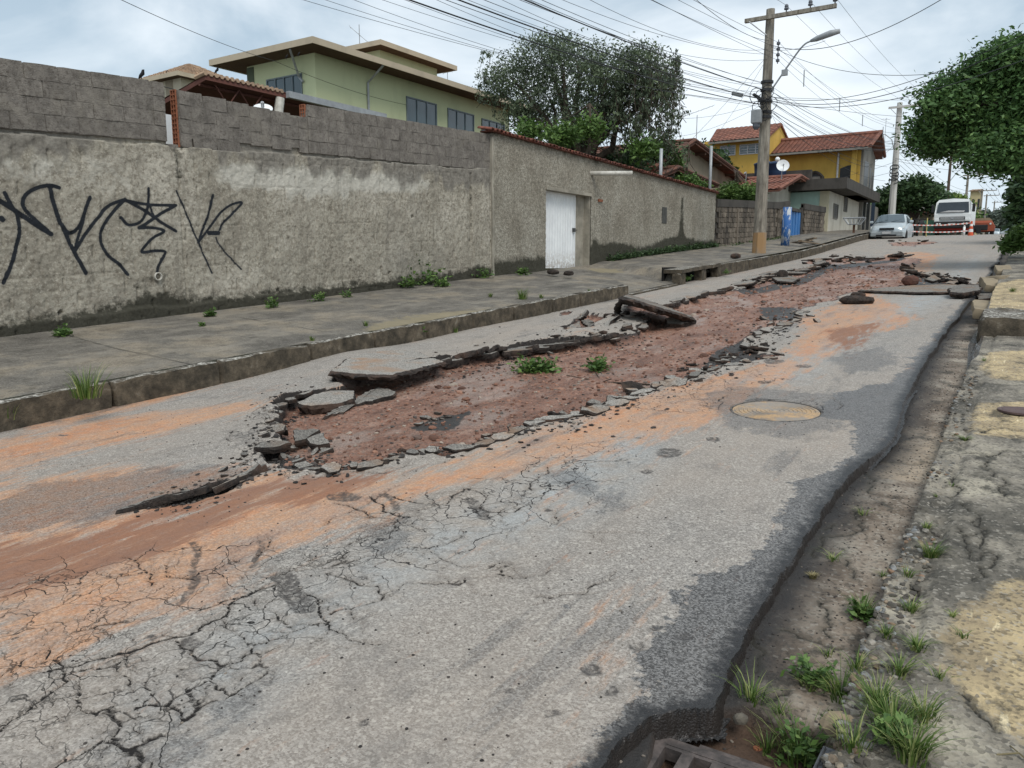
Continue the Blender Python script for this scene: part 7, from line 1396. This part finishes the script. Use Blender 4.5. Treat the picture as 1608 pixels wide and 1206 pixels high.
def scatter(path, n, s0, s1, lab, group, wid=6, tilt=.35, seed=0, dark=.5):
    r = np.random.RandomState(seed); P = [np.array(p, float) for p in path]; L = np.cumsum([0]+[np.linalg.norm(b-a) for a, b in zip(P[:-1], P[1:])])
    out = []
    for i in range(n):
        s_ = r.rand()*L[-1]; k = min(np.searchsorted(L, s_, 'right')-1, len(P)-2); q = P[k]+(P[k+1]-P[k])*((s_-L[k])/(L[k+1]-L[k])); q = q+r.normal(size=2)*np.array([wid, wid*.45]); p = onroad(q[0], q[1], -.04)
        if not (LK < p[0] < -.7): continue
        z = zsurf(p[0], p[1]); sz = (s0+(s1-s0)*r.rand()**2)*(.85 if p[1] < 15 else .62); o = link('asphalt_fragment', frs[r.randint(8)], None, (p[0], p[1], z+sz*.18), (r.normal()*tilt*.6, r.normal()*tilt*.6, r.rand()*6.28)); o.scale = (sz, sz, sz*(.8 if p[1] < 15 else .55)); tagp(o, lab, 'asphalt fragment', group); out.append((q[0], o))
    for k, (_, o) in enumerate(sorted(out, key=lambda a: a[0])): o['label'] = lab+', '+sfx(k+1)+' from the left'
scatter([(430, 700), (470, 715), (500, 728)], 16, .06, .22, 'jagged dark fragment in the left end rubble', 'rubble at the left end of the hole', 14, .6, 1)
scatter([(420, 650), (405, 710), (330, 772), (240, 796)], 16, .04, .12, 'small flake along the left tail of the hole', 'flakes along the left tail', 5, .3, 2)
scatter([(850, 548), (910, 543), (970, 530), (1000, 518)], 26, .06, .25, 'dark fragment below the upturned slab', 'fragments below the upturned slab', 5, .4, 3)
scatter([(955, 505), (990, 500), (1010, 510)], 12, .1, .28, 'grey fragment heaped against the upturned slab', 'fragments against the upturned slab', 8, .4, 4)
scatter([(1160, 450), (1215, 436), (1290, 418), (1330, 408)], 42, .12, .5, 'dark plate fragment on the upper rim', 'plates along the upper rim', 6, .3, 5)
scatter([(1300, 407), (1380, 404), (1430, 401)], 24, .2, .7, 'dark fragment on the far rim', 'fragments along the far rim', 5, .25, 6)
scatter([(1425, 415), (1430, 428), (1470, 437), (1530, 450)], 44, .1, .45, 'dark rubble piece above the trench slab', 'rubble along the right rim', 7, .4, 7)
scatter([(1240, 485), (1250, 500), (1200, 515)], 20, .06, .22, 'dark lump in the churned patch', 'lumps in the churned patch', 16, .4, 8)
scatter([(1200, 545), (1150, 560), (1110, 580), (1080, 596)], 60, .05, .20, 'dark crumb on the lower rim by the manhole', 'crumbs on the lower rim', 14, .4, 9)
scatter([(1075, 600), (1000, 615), (960, 635), (910, 652), (850, 665)], 34, .05, .20, 'thin asphalt flake along the lower rim', 'flakes along the lower rim', 6, .35, 10)
scatter([(820, 676), (740, 706), (650, 712), (560, 735), (500, 740)], 26, .04, .14, 'small earth coloured fragment on the near rim', 'fragments on the near rim', 9, .3, 11)
scatter([(660, 662), (690, 655), (720, 652)], 16, .05, .14, 'grey fragment in the patch amid the earth', 'fragments amid the earth', 9, .3, 12)
scatter([(1395, 382), (1430, 382), (1465, 382)], 14, .2, .6, 'dark fragment by the parked car', 'fragments by the parked car', 5, .25, 13)
scatter([(1530, 455), (1550, 440), (1560, 420)], 10, .15, .4, 'broken piece in the right gutter past the trench', 'pieces in the right gutter', 4, .3, 14)
# plates of the mat riding up along the rims of the hole
def plates(path, n, l0, l1, w0, w1, up, thick, lab, group, seed, side=1, over=.5):
    r = np.random.RandomState(seed); P = [np.array(onroad(u, v)) for u, v in path]; L = np.cumsum([0]+[np.linalg.norm(b-a) for a, b in zip(P[:-1], P[1:])]); out = []
    for i in range(n):
        s_ = L[-1]*(i+r.uniform(.1, .9))/n; k = min(np.searchsorted(L, s_, 'right')-1, len(P)-2); c = P[k]+(P[k+1]-P[k])*((s_-L[k])/(L[k+1]-L[k])); tg = (P[k+1]-P[k]); tg /= np.linalg.norm(tg); nr = np.array([tg[1], -tg[0], 0])*side
        ln, wd, u_ = r.uniform(l0, l1), r.uniform(w0, w1), r.uniform(-.25, 1)*up; c = c+nr*wd*(over-.5+r.uniform(-.15, .15)); ya = r.uniform(-.35, .35); a_, b_ = tg*math.cos(ya)+nr*math.sin(ya), nr*math.cos(ya)-tg*math.sin(ya)
        m = r.randint(5, 8); T = []
        for j in range(m):
            an = (j+r.uniform(-.3, .3))*2*math.pi/m; x_, y_ = math.cos(an)*r.uniform(.8, 1.1), math.sin(an)*r.uniform(.75, 1.1); q = c+a_*x_*ln/2+b_*y_*wd/2; q[2] = float(zr(q[1]))+.012+max(u_*(y_*.5+.5), -.05)+u_*.25*x_; T.append(q)
        o = slab_mesh(T, thick*r.uniform(.7, 1.2), seed*50+i).single('asphalt_plate', [M_ct, M_cs], lab, 'asphalt plate', group=group); out.append((proj_u(c), o))
    for k, (_, o) in enumerate(sorted(out, key=lambda a: a[0])): o['label'] = lab+', '+sfx(k+1)+' from the left'
sfx = lambda k: '%d%s' % (k, 'th' if k % 100 in (11, 12, 13) else {1: 'st', 2: 'nd', 3: 'rd'}.get(k % 10, 'th'))
def proj_u(p): q = np.array(p)-_C; return CXP+FPX*(q@_R)/(q@_F)
plates([(425, 700), (424, 655), (445, 630), (510, 614)], 7, .16, .34, .10, .2, .06, .05, 'cracked plate on the left end rim', 'plates on the left end rim', 1)
plates([(690, 570), (780, 553), (860, 543), (940, 534), (1000, 520)], 22, .25, .6, .12, .26, .11, .06, 'tilted plate on the left rim before the upturned slab', 'plates along the left rim', 2)
plates([(1046, 481), (1108, 461), (1166, 452)], 9, .4, .8, .2, .35, .10, .07, 'flat plate along the straight rim after the upturned slab', 'plates after the upturned slab', 3)
plates([(1160, 450), (1185, 438), (1210, 430), (1250, 427), (1290, 417), (1283, 409), (1384, 404), (1429, 401)], 30, .4, 1.1, .25, .6, .12, .08, 'grey plate along the far left rim', 'plates along the far left rim', 4)
plates([(1422, 418), (1432, 429), (1470, 436), (1540, 450)], 14, .35, .9, .2, .5, .12, .08, 'grey plate along the far right rim', 'plates along the far right rim', 5)
plates([(1262, 487), (1250, 505), (1195, 524), (1173, 545), (1228, 558), (1132, 578), (1100, 588), (1040, 603), (984, 629), (945, 646), (905, 655), (854, 662), (817, 677)], 28, .12, .5, .07, .24, .05, .04, 'thin plate along the near right rim', 'plates along the near right rim', 6, over=.55)
plates([(817, 677), (740, 707), (650, 712), (560, 738), (470, 738)], 10, .10, .34, .06, .16, .03, .03, 'thin earth stained plate along the near rim', 'plates along the near rim', 7)
plates([(210, 798), (300, 780), (360, 762), (410, 738)], 14, .12, .34, .06, .13, .05, .04, 'dark flake standing in the crumbling tail', 'flakes standing in the left tail', 8)
# clods and stones lying on the bare earth
pts = []; rad = []; r = np.random.RandomState(77)
jj, ii = np.where((S_hole[:, :] > .05) & (GY < 26))
wts = np.gradient(gy)[jj]*np.gradient(gx)[ii]/(GY[jj, ii]+1)**1.2; sel = r.choice(len(jj), 2600, p=wts/wts.sum())
for k in sel: pts.append((gx[ii[k]]+r.normal()*.01, gy[jj[k]]+r.normal()*.02, Z[jj[k], ii[k]]+.002)); rad.append(r.uniform(.005, .016)*(1+.06*gy[jj[k]])*(2.2 if r.rand() < .05 else 1))
t = NT('earth_clods'); M_clod = t.done(t.ramp(t.attr('tone'), [(.1, (.09, .048, .035)), (.45, (.21, .105, .07)), (.7, (.30, .165, .115)), (.85, (.07, .065, .06)), (.95, (.33, .27, .22))]), .9, t.bump(t.noise(70, 4), .5, .006))
tagp(link('earth_clods', pebbles('earth_clods', pts, rad, M_clod, 5)), kind='stuff', label='clods and small stones scattered over the bare red earth')
pts = []; rad = []
rimp = [(817, 677), (905, 655), (984, 629), (1100, 588), (1173, 545), (1250, 505)]; rim2 = [(425, 700), (430, 650), (510, 618)]; rim3 = [(700, 570), (860, 545), (1000, 522)]; rim4 = [(470, 738), (650, 714), (817, 677)]
for path, n_ in ((rimp, 800), (rim2, 200), (rim3, 500), (rim4, 200), ([(420, 715), (500, 730)], 350), ([(240, 798), (400, 745)], 250)):
    P = [np.array(p, float) for p in path]
    for _ in range(n_):
        f = r.rand()*(len(P)-1); k = int(f); q = P[k]+(P[k+1]-P[k])*(f-k)+r.normal(size=2)*np.array([16, 8])*r.choice([.5, 1, 2]); p = onroad(*q); pts.append((p[0], p[1], zsurf(p[0], p[1])+.003)); rad.append((.003+.016*r.rand()**2.5)*(1+.05*p[1]))
tagp(link('asphalt_crumbs', pebbles('asphalt_crumbs', pts, rad, M_grit, 6, .4, .8)), kind='stuff', label='black asphalt crumbs strewn along the broken rims')
# displaced kerb slabs on the right
for k, (y, L, dx, tz, lab) in enumerate(((13.2, 1.1, 0., .03, 'long pale kerb slab lying on the right pavement edge'), (17.5, .9, -.06, .10, 'tilted kerb slab beyond the trench end'), (19.2, 1.3, .0, -.05, 'broken kerb slab further up the right side'), (22.0, 1.4, .03, .04, 'tan kerb slab under the trees'))):
    mb = MB(); rough_block(mb, (-.17, -L/2, -.07), (.17, L/2, .07), 3, 10, 2, .015, 70+k); o = mb.single('kerb_slab', paint('tan_concrete', (.27, .22, .15), (.12, .10, .075), .8, 3.) if k == 0 else bpy.data.materials['tan_concrete'], lab, 'kerb slab', org=(0, 0, 0), group='loose kerb slabs on the right', smooth=True); o.location = (RK+dx-.02, y, float(zr(y))+.10); o.rotation_euler = (SLOPE+tz, tz*1.5, tz*2)
mb = MB(); rough_block(mb, (RK-.02, 10.80, -.1), (1.6, 11.9, .262), 24, 14, 5, .022, 91, zr); mb.single('pavement_step', bpy.data.materials['mossy_pavement_concrete'] if 0 else M_kerb, 'worn mossy concrete step where the right pavement rises', 'step', smooth=True)
for i, (u, v, L, a) in enumerate(((1262, 381, 3.0, .5), (1278, 384, 3.6, .3), (1270, 379, 2.4, .8), (1255, 384, 2.2, 1.0))):
    p = onroad(u, v, .34); mb = MB(); mb.box((-L/2, -.07, 0), (L/2, .07, .045)); o = mb.single('plank', plain('old_plank', (.25, .19, .13), (.13, .10, .07), 6, .9, .4) if i == 0 else bpy.data.materials['old_plank'], ('longest', 'nearest', 'shortest', 'leftmost')[i]+' weathered plank dropped on the pavement by the blue door', 'plank', org=(0, 0, 0), group='planks by the blue door'); o.location = (p[0], p[1], p[2]+.03*i); o.rotation_euler = (0, .02, a+1.2)

# ================================================================ VEHICLES
M_silver = plain('silver_car_paint', (.47, .52, .54), (.43, .48, .50), 2, .28, .0, metal=.35, spec=.6); M_bumper = plain('car_bumper_grey', (.30, .33, .34), rough=.5, bump=0); t = NT('car_glass'); M_cgl = t.done((.06, .085, .10), .06, None, .9); M_tyre = plain('tyre', (.018, .018, .018), rough=.8, bump=.1); M_rim = plain('rim', (.35, .36, .37), rough=.35, metal=.6, bump=0)
M_lens = plain('headlamp_lens', (.55, .57, .55), rough=.1, bump=0, spec=.8); M_blk = plain('black_plastic', (.02, .02, .021), rough=.6, bump=0); M_chr = plain('white_truck_paint', (.72, .74, .74), (.66, .68, .67), 2, .4, 0); M_plate_ = plain('plate_grey', (.5, .5, .5), rough=.5, bump=0)
def wheel(mb_parent, name_loc, r, w, T):
    mb = MB().lathe(name_loc, [(r*.62, -w/2), (r*.95, -w/2), (r, -w/2+.03), (r, w/2-.03), (r*.95, w/2), (r*.62, w/2)], 22, axis='x'); o = mb.part('wheel', M_tyre, T, True)
    mb = MB().lathe(name_loc, [(r*.60, -w/2+.012), (r*.60, w/2-.012), (r*.5, w/2-.03), (r*.15, w/2-.0)], 16, axis='x'); mb.sub('rim', M_rim, o, True)
def loft(mb, secs, mi=None):
    n = len(secs[0]); P = [p for s_ in secs for p in s_]; mb.add(P, [(j*n+i, j*n+i+1, (j+1)*n+i+1, (j+1)*n+i) for j in range(len(secs)-1) for i in range(n-1)]+[tuple(range(n-1, -1, -1)), tuple(range((len(secs)-1)*n, len(secs)*n))], mi)
def car(x, y, z, lab, mat, full=True, name='parked_car', sc_=1.):
    T = thing(name, lab, 'car', (x, y, z)); S = lambda pts: [(x+a*sc_, y+b*sc_, z+c*sc_) for a, b, c in pts]
    # stations along length (front = low y): y, sill z, half width, belt z, belt half width, top z, top half width
    st = [(0, .36, .52, .50, .60, .60, .50), (.05, .25, .68, .52, .74, .70, .60), (.22, .22, .78, .58, .80, .79, .70), (.55, .21, .80, .70, .81, .88, .72), (.98, .21, .81, .82, .80, .95, .70), (1.5, .21, .81, .90, .80, 1.30, .58), (1.8, .21, .81, .91, .80, 1.40, .55), (2.5, .21, .81, .92, .80, 1.43, .56), (3.1, .22, .81, .93, .79, 1.38, .55), (3.5, .25, .80, .93, .76, 1.12, .60), (3.72, .3, .76, .90, .72, .95, .64), (3.78, .4, .66, .8, .62, .85, .55)]
    mb = MB(); loft(mb, [S([(-w, b, s0), (-w*1.02, b, (s0+bz)/2), (-bw, b, bz), (-tw-.04*(tz > 1), b, tz-.06), (-tw*.8, b, tz-.01), (0, b, tz+.015), (tw*.8, b, tz-.01), (tw+.04*(tz > 1), b, tz-.06), (bw, b, bz), (w*1.02, b, (s0+bz)/2), (w, b, s0)]) for b, s0, w, bz, bw, tz, tw in st]); mb.part('body', mat, T, True)
    g = .012
    mb = MB().prism(S([(-.66, .98, .965), (.66, .98, .965), (.52, 1.60, 1.36), (-.52, 1.60, 1.36)]), (0, -g, g)); mb.part('windscreen', M_cgl, T)
    mb = MB().prism(S([(-.58, 3.55, 1.08), (.58, 3.55, 1.08), (.5, 3.2, 1.34), (-.5, 3.2, 1.34)]), (0, g, g)); mb.part('rear_window', M_cgl, T)
    for s_ in (1, -1):
        for a, b_ in (((1.25, .95), (1.72, 1.34)), ): pass
        mb = MB().prism(S([(s_*.80, 1.2, .955), (s_*.795, 2.2, .965), (s_*.62, 2.2, 1.35), (s_*.62, 1.72, 1.33)]), (s_*.02, 0, .0)); mb.part('side_window', M_cgl, T)
        mb = MB().prism(S([(s_*.795, 2.28, .965), (s_*.78, 3.2, .97), (s_*.61, 3.0, 1.32), (s_*.62, 2.28, 1.35)]), (s_*.02, 0, 0)); mb.part('side_window', M_cgl, T)
        if full:
            mb = MB().prism(S([(s_*.40, .10, .60), (s_*.74, .17, .62), (s_*.77, .30, .74), (s_*.42, .13, .73)]), (0, -.03, .01)); mb.part('headlight', M_lens, T)
            mb = MB(); c_ = S([(s_*.90, 1.35, 1.0)])[0]; mb.bev((c_[0]-.09, c_[1]-.06, c_[2]-.06), (c_[0]+.09, c_[1]+.04, c_[2]+.07), .025); mb.part('wing_mirror', mat, T)
            mb = MB().box(S([(s_*.815-.01, 1.2, .52)])[0], S([(s_*.815+.01, 3.0, .57)])[0]); mb.part('side_moulding', M_bumper, T)
        for yy in (.66, 3.08):
            wheel(mb, S([(s_*.74, yy, .28)])[0], .285*sc_, .18, T)
            mb = MB().lathe(S([(s_*.805, yy, .29)])[0], [(.34*sc_, -.02), (.34*sc_, .012)], 20, axis='x'); mb.part('wheel_arch', M_blk, T)
    if full:
        mb = MB().bev(S([(-.72, -.06, .24)])[0], S([(.72, .12, .50)])[0], .05); mb.part('front_bumper', M_bumper, T)
        mb = MB().box(S([(-.32, -.075, .56)])[0], S([(.32, .0, .66)])[0]); mb.part('grille', M_blk, T)
        mb = MB().box(S([(-.45, -.072, .26)])[0], S([(.45, -.058, .34)])[0]); mb.part('lower_intake', M_blk, T)
        mb = MB().box(S([(-.2, -.085, .37)])[0], S([(.2, -.063, .49)])[0]); mb.part('number_plate', M_plate_, T)
        for s_ in (-.35, .2): mb = MB().tube(S([(s_-.15, .97, .985), (s_+.3, 1.18, 1.10)]), .012, 4); mb.part('wiper', M_blk, T)
    return T
cx_, cyy = float(xY(1391, 44.3)), 44.3; zc2 = zY(1391, 379, 44.3); car(cx_, cyy, zc2-.02, 'silver hatchback parked facing the camera at the left kerb', M_silver, True, 'parked_car', 1.06)
for u, lab, m_ in ((1560, 'tiny pale car far up the street, left of the pair', M_silver), (1578, 'tiny grey car far up the street, right of the pair', M_bumper)):
    Y = 150.; car(xY(u, Y), Y, zY(u, 371, Y)-.1, lab, m_, False, 'distant_car')
# truck
def truck(x, y, z):
    T = thing('truck', 'white lorry with black bumper facing the camera behind the barrier tape', 'truck', (x, y, z)); B = lambda a, b: ((x+a[0], y+a[1], z+a[2]), (x+b[0], y+b[1], z+b[2]))
    mb = MB(); st = [(-1.2, 0, .95), (-1.2, -.02, 1.55), (-1.18, .1, 1.7), (-1.12, .28, 2.55), (-1.02, .5, 2.78)]
    secs = []
    for b_, f_ in ((0., 1), (1.9, 0)):
        secs.append([(x-1.2, y+(0. if f_ else b_), z+.95), (x-1.22, y+(-.02 if f_ else b_), z+1.6), (x-1.16, y+(.22 if f_ else b_), z+2.5), (x-1.0, y+(.38 if f_ else b_), z+2.72), (x, y+(.40 if f_ else b_), z+2.80), (x+1.0, y+(.38 if f_ else b_), z+2.72), (x+1.16, y+(.22 if f_ else b_), z+2.5), (x+1.22, y+(-.02 if f_ else b_), z+1.6), (x+1.2, y+(0. if f_ else b_), z+.95)])
    loft(mb, secs); mb.part('cab', M_chr, T)
    mb = MB().prism([(x-1.08, y+.02, z+1.72), (x+1.08, y+.02, z+1.72), (x+1.0, y+.22, z+2.5), (x-1.0, y+.22, z+2.5)], (0, -.06, .01)); mb.part('windscreen', plain('lorry_glass', (.035, .042, .048), rough=.1, bump=0, spec=.8), T)
    mb = MB().prism([(x-.9, y-.05, z+1.75), (x+.75, y-.05, z+1.75), (x+.8, y-.03, z+1.85), (x-.3, y-.03, z+1.88)], (0, -.03, 0)); mb.part('papers_on_dashboard', M_plate_, T)
    mb = MB().bev(*B((-.85, -.08, 1.18), (.85, .02, 1.42)), .03); mb.part('grille', M_blk, T)
    for k in range(3): mb = MB().box(*B((-.8, -.095, 1.21+k*.075), (.8, -.082, 1.235+k*.075))); mb.part('grille_bar', M_chr, T)
    mb = MB().lathe((x, y-.1, z+1.30), [(.09, -.01), (.09, .01)], 16, axis='y'); mb.part('badge', M_rim, T)
    mb = MB().bev(*B((-1.2, -.16, .55), (1.2, .1, 1.06)), .06); mb.part('bumper', M_blk, T)
    mb = MB().box(*B((-.25, -.18, .80), (.25, -.165, .92))); mb.part('number_plate', M_plate_, T)
    mb = MB().bev(*B((-1.2, -.06, 1.06), (-.85, .03, 1.30)), .03); mb.part('corner_panel', M_chr, T); mb = MB().bev(*B((.85, -.06, 1.06), (1.2, .03, 1.30)), .03); mb.part('corner_panel', M_chr, T)
    for s_ in (-.98, -.8, .8, .98): mb = MB().lathe((x+s_, y-.165, z+.86), [(.085, -.012), (.085, .012)], 14, axis='y'); mb.part('headlight', M_lens, T, True)
    for s_ in (-1, 1): mb = MB().bev(*B((s_*1.36-.1, .0, 1.75), (s_*1.36+.1, .14, 2.35)), .03).tube([(x+s_*1.2, y+.15, z+2.3), (x+s_*1.36, y+.08, z+2.3)], .02, 5); mb.part('wing_mirror', M_blk, T)
    mb = MB().box(*B((-.5, .25, .45), (.5, 7, .8))); mb.part('chassis', M_blk, T)
    mb = MB().box(*B((-1.2, 2.1, 1.0), (1.2, 7, 2.5))); mb.part('cargo_body', M_chr, T); mb = MB().box(*B((-1.15, .1, .40), (1.15, .16, .56))); mb.part('underrun_bar', paint('red_bar', (.30, .04, .03)), T)
    for yy in (1.1, 5.6):
        for s_ in (-1, 1): wheel(None, (x+s_*1.02, y+yy, z+.5), .5, .3, T)
    return T
ty = 59.; tx = xY(1492, ty); tk = truck(tx, ty, float(zr(ty))); tk.scale = (.86, .86, .86)
# orange loader behind the cone
ty2 = 66.; x = xY(1535, ty2); z = zY(1535, 372, ty2); t = thing('orange_loader', 'orange red road machine standing right of the lorry', 'loader', (x, ty2, z)); M_org = paint('orange_machine_paint', (.26, .07, .038), (.08, .04, .03), .9)
mb = MB(); loft(mb, [[(x-1.25, y_, z+.5), (x-1.3, y_, z+1.0), (x-1.0, y_, z+h_), (x+1.0, y_, z+h_), (x+1.3, y_, z+1.0), (x+1.25, y_, z+.5)] for y_, h_ in ((ty2, 1.25), (ty2+.3, 1.45), (ty2+3, 1.5))]); mb.part('body', M_org, t)
mb = MB().bev((x-.75, ty2-.06, z+.55), (x+.75, ty2+.1, z+1.1), .08); mb.part('front_grille', M_blk, t); mb = MB().box((x-.2, ty2-.3, z+.3), (x+.2, ty2-.05, z+.75)); mb.part('hitch', M_blk, t)
mb = MB().prism([(x-1.2, ty2+.4, z+1.46), (x+1.1, ty2+.4, z+1.46), (x+.8, ty2+.4, z+1.7), (x-.6, ty2+.4, z+1.66)], (0, 2, 0)); mb.part('load', plain('rubble_load', (.25, .20, .13)), t)
for s_ in (-1, 1): wheel(None, (x+s_*1.1, ty2+.8, z+.5), .5, .35, t); mb = MB().lathe((x+s_*.95, ty2-.02, z+1.15), [(.09, -.02), (.09, .02)], 10, axis='y'); mb.part('lamp', M_lens, t)
t.scale = (.74, .74, .8)
# cone, tape and its posts
cy2 = 49.; x = xY(1523, cy2); z = zY(1523, 373, cy2); t = thing('traffic_cone', 'tall orange traffic cone with white bands at the end of the barrier tape', 'traffic cone', (x, cy2, z)); M_co = plain('cone_orange', (.62, .10, .035), rough=.5, bump=0); M_wt = plain('cone_white', (.8, .8, .78), rough=.5, bump=0)
mb = MB().bev((x-.2, cy2-.2, z), (x+.2, cy2+.2, z+.04), .01).lathe((x, cy2, z+.04), [(.15, 0), (.13, .15), (.115, .25)], 16); mb.part('base', M_co, t)
mb = MB().lathe((x, cy2, z+.29), [(.115, 0), (.095, .16)], 16); mb.part('white_band', M_wt, t); mb = MB().lathe((x, cy2, z+.451), [(.094, 0), (.078, .15)], 16); mb.part('orange_band', M_co, t); mb = MB().lathe((x, cy2, z+.602), [(.077, 0), (.062, .12)], 16); mb.part('white_band', M_wt, t); mb = MB().lathe((x, cy2, z+.723), [(.061, 0), (.045, .14), (.03, .15)], 16); mb.part('tip', M_co, t)
wp = atY(1513, 372, 50); mb = MB().tube([wp, wp+np.array([0, 0, .55])], .06, 8).tube([wp+np.array([0, 0, .55]), wp+np.array([0, 0, .62])], [.06, .03], 8); mb.single('marker_post', M_wt, 'small white marker post left of the traffic cone', 'post', smooth=True)
t_ = NT('striped_tape'); w_ = t_.n('ShaderNodeTexWave', bands_direction='X'); t_.put(w_.inputs['Vector'], t_.vec((1, .3, 1))); w_.inputs['Scale'].default_value = 1.6; M_tape = t_.done(t_.mix(t_.mr(w_.outputs['Color'], .45, .55), (.60, .22, .18), (.68, .62, .60)), .5, None)
for v0, v1, lab in ((353, 350, 'upper red and white barrier tape across the street'), (363, 362, 'lower red and white barrier tape across the street')):
    a = Vector(atY(1429, v0, 47.5)); b = Vector(atY(1524, v1, 49)); P = []; n = 24
    for k in range(n+1): p = a.lerp(b, k/n)-Vector((0, 0, .28*(k/n)*(1-k/n))); P += [p-Vector((0, 0, .028)), p+Vector((0, .01*math.sin(k), .028))]
    MB().add(P, [(2*k, 2*k+1, 2*k+3, 2*k+2) for k in range(n)]).single('barrier_tape', M_tape, lab, 'barrier tape', group='barrier tapes')
for u, lab in ((1429, 'thin stake holding the left end of the barrier tape'), (1454, 'yellow stake under the barrier tape left of the lorry')):
    p = atY(u, 373, 47.6 if u == 1429 else 48); mb = MB().tube([p, p+np.array([0, 0, 1.05])], .03, 6); mb.single('tape_stake', plain('stake_yellow', (.5, .42, .16), bump=0), lab, 'stake')
mb = MB()
p = atY(1441, 371, 52); t = thing('motorcycle', 'dark motorcycle half hidden behind the barrier tape', 'motorcycle', p)
for dy in (-.1, .9): mb = MB().lathe((p[0]+dy*.3, p[1]+dy, p[2]+.3), [(.3, -.05), (.3, .05), (.22, .05), (.22, -.05)], 16, axis='x'); mb.part('wheel', M_tyre, t)
mb = MB().tube([(p[0], p[1]-.05, p[2]+.3), (p[0]+.05, p[1]+.1, p[2]+.95), (p[0]-.3, p[1]+.1, p[2]+1.0)], .03, 6).tube([(p[0]+.05, p[1]+.1, p[2]+.95), (p[0]+.35, p[1]+.1, p[2]+1.0)], .03, 6); mb.part('fork', M_blk, t)
mb = MB().tube([(p[0], p[1]+.1, p[2]+.7), (p[0]+.1, p[1]+.4, p[2]+.8), (p[0]+.2, p[1]+.9, p[2]+.7)], [.1, .16, .08], 8); mb.part('body', M_blk, t)
# green sheet fence near the truck, and right hand boundary out of frame
p0 = atY(1455, 350, 60); mb = MB().box((p0[0]-.2, 60, float(zr(60))-.1), (p0[0]+1.3, 60.06, zY(1460, 346, 60))); mb.single('green_sheet', paint('green_sheet', (.10, .22, .16)), 'low green sheet fence between shed and lorry', 'fence')
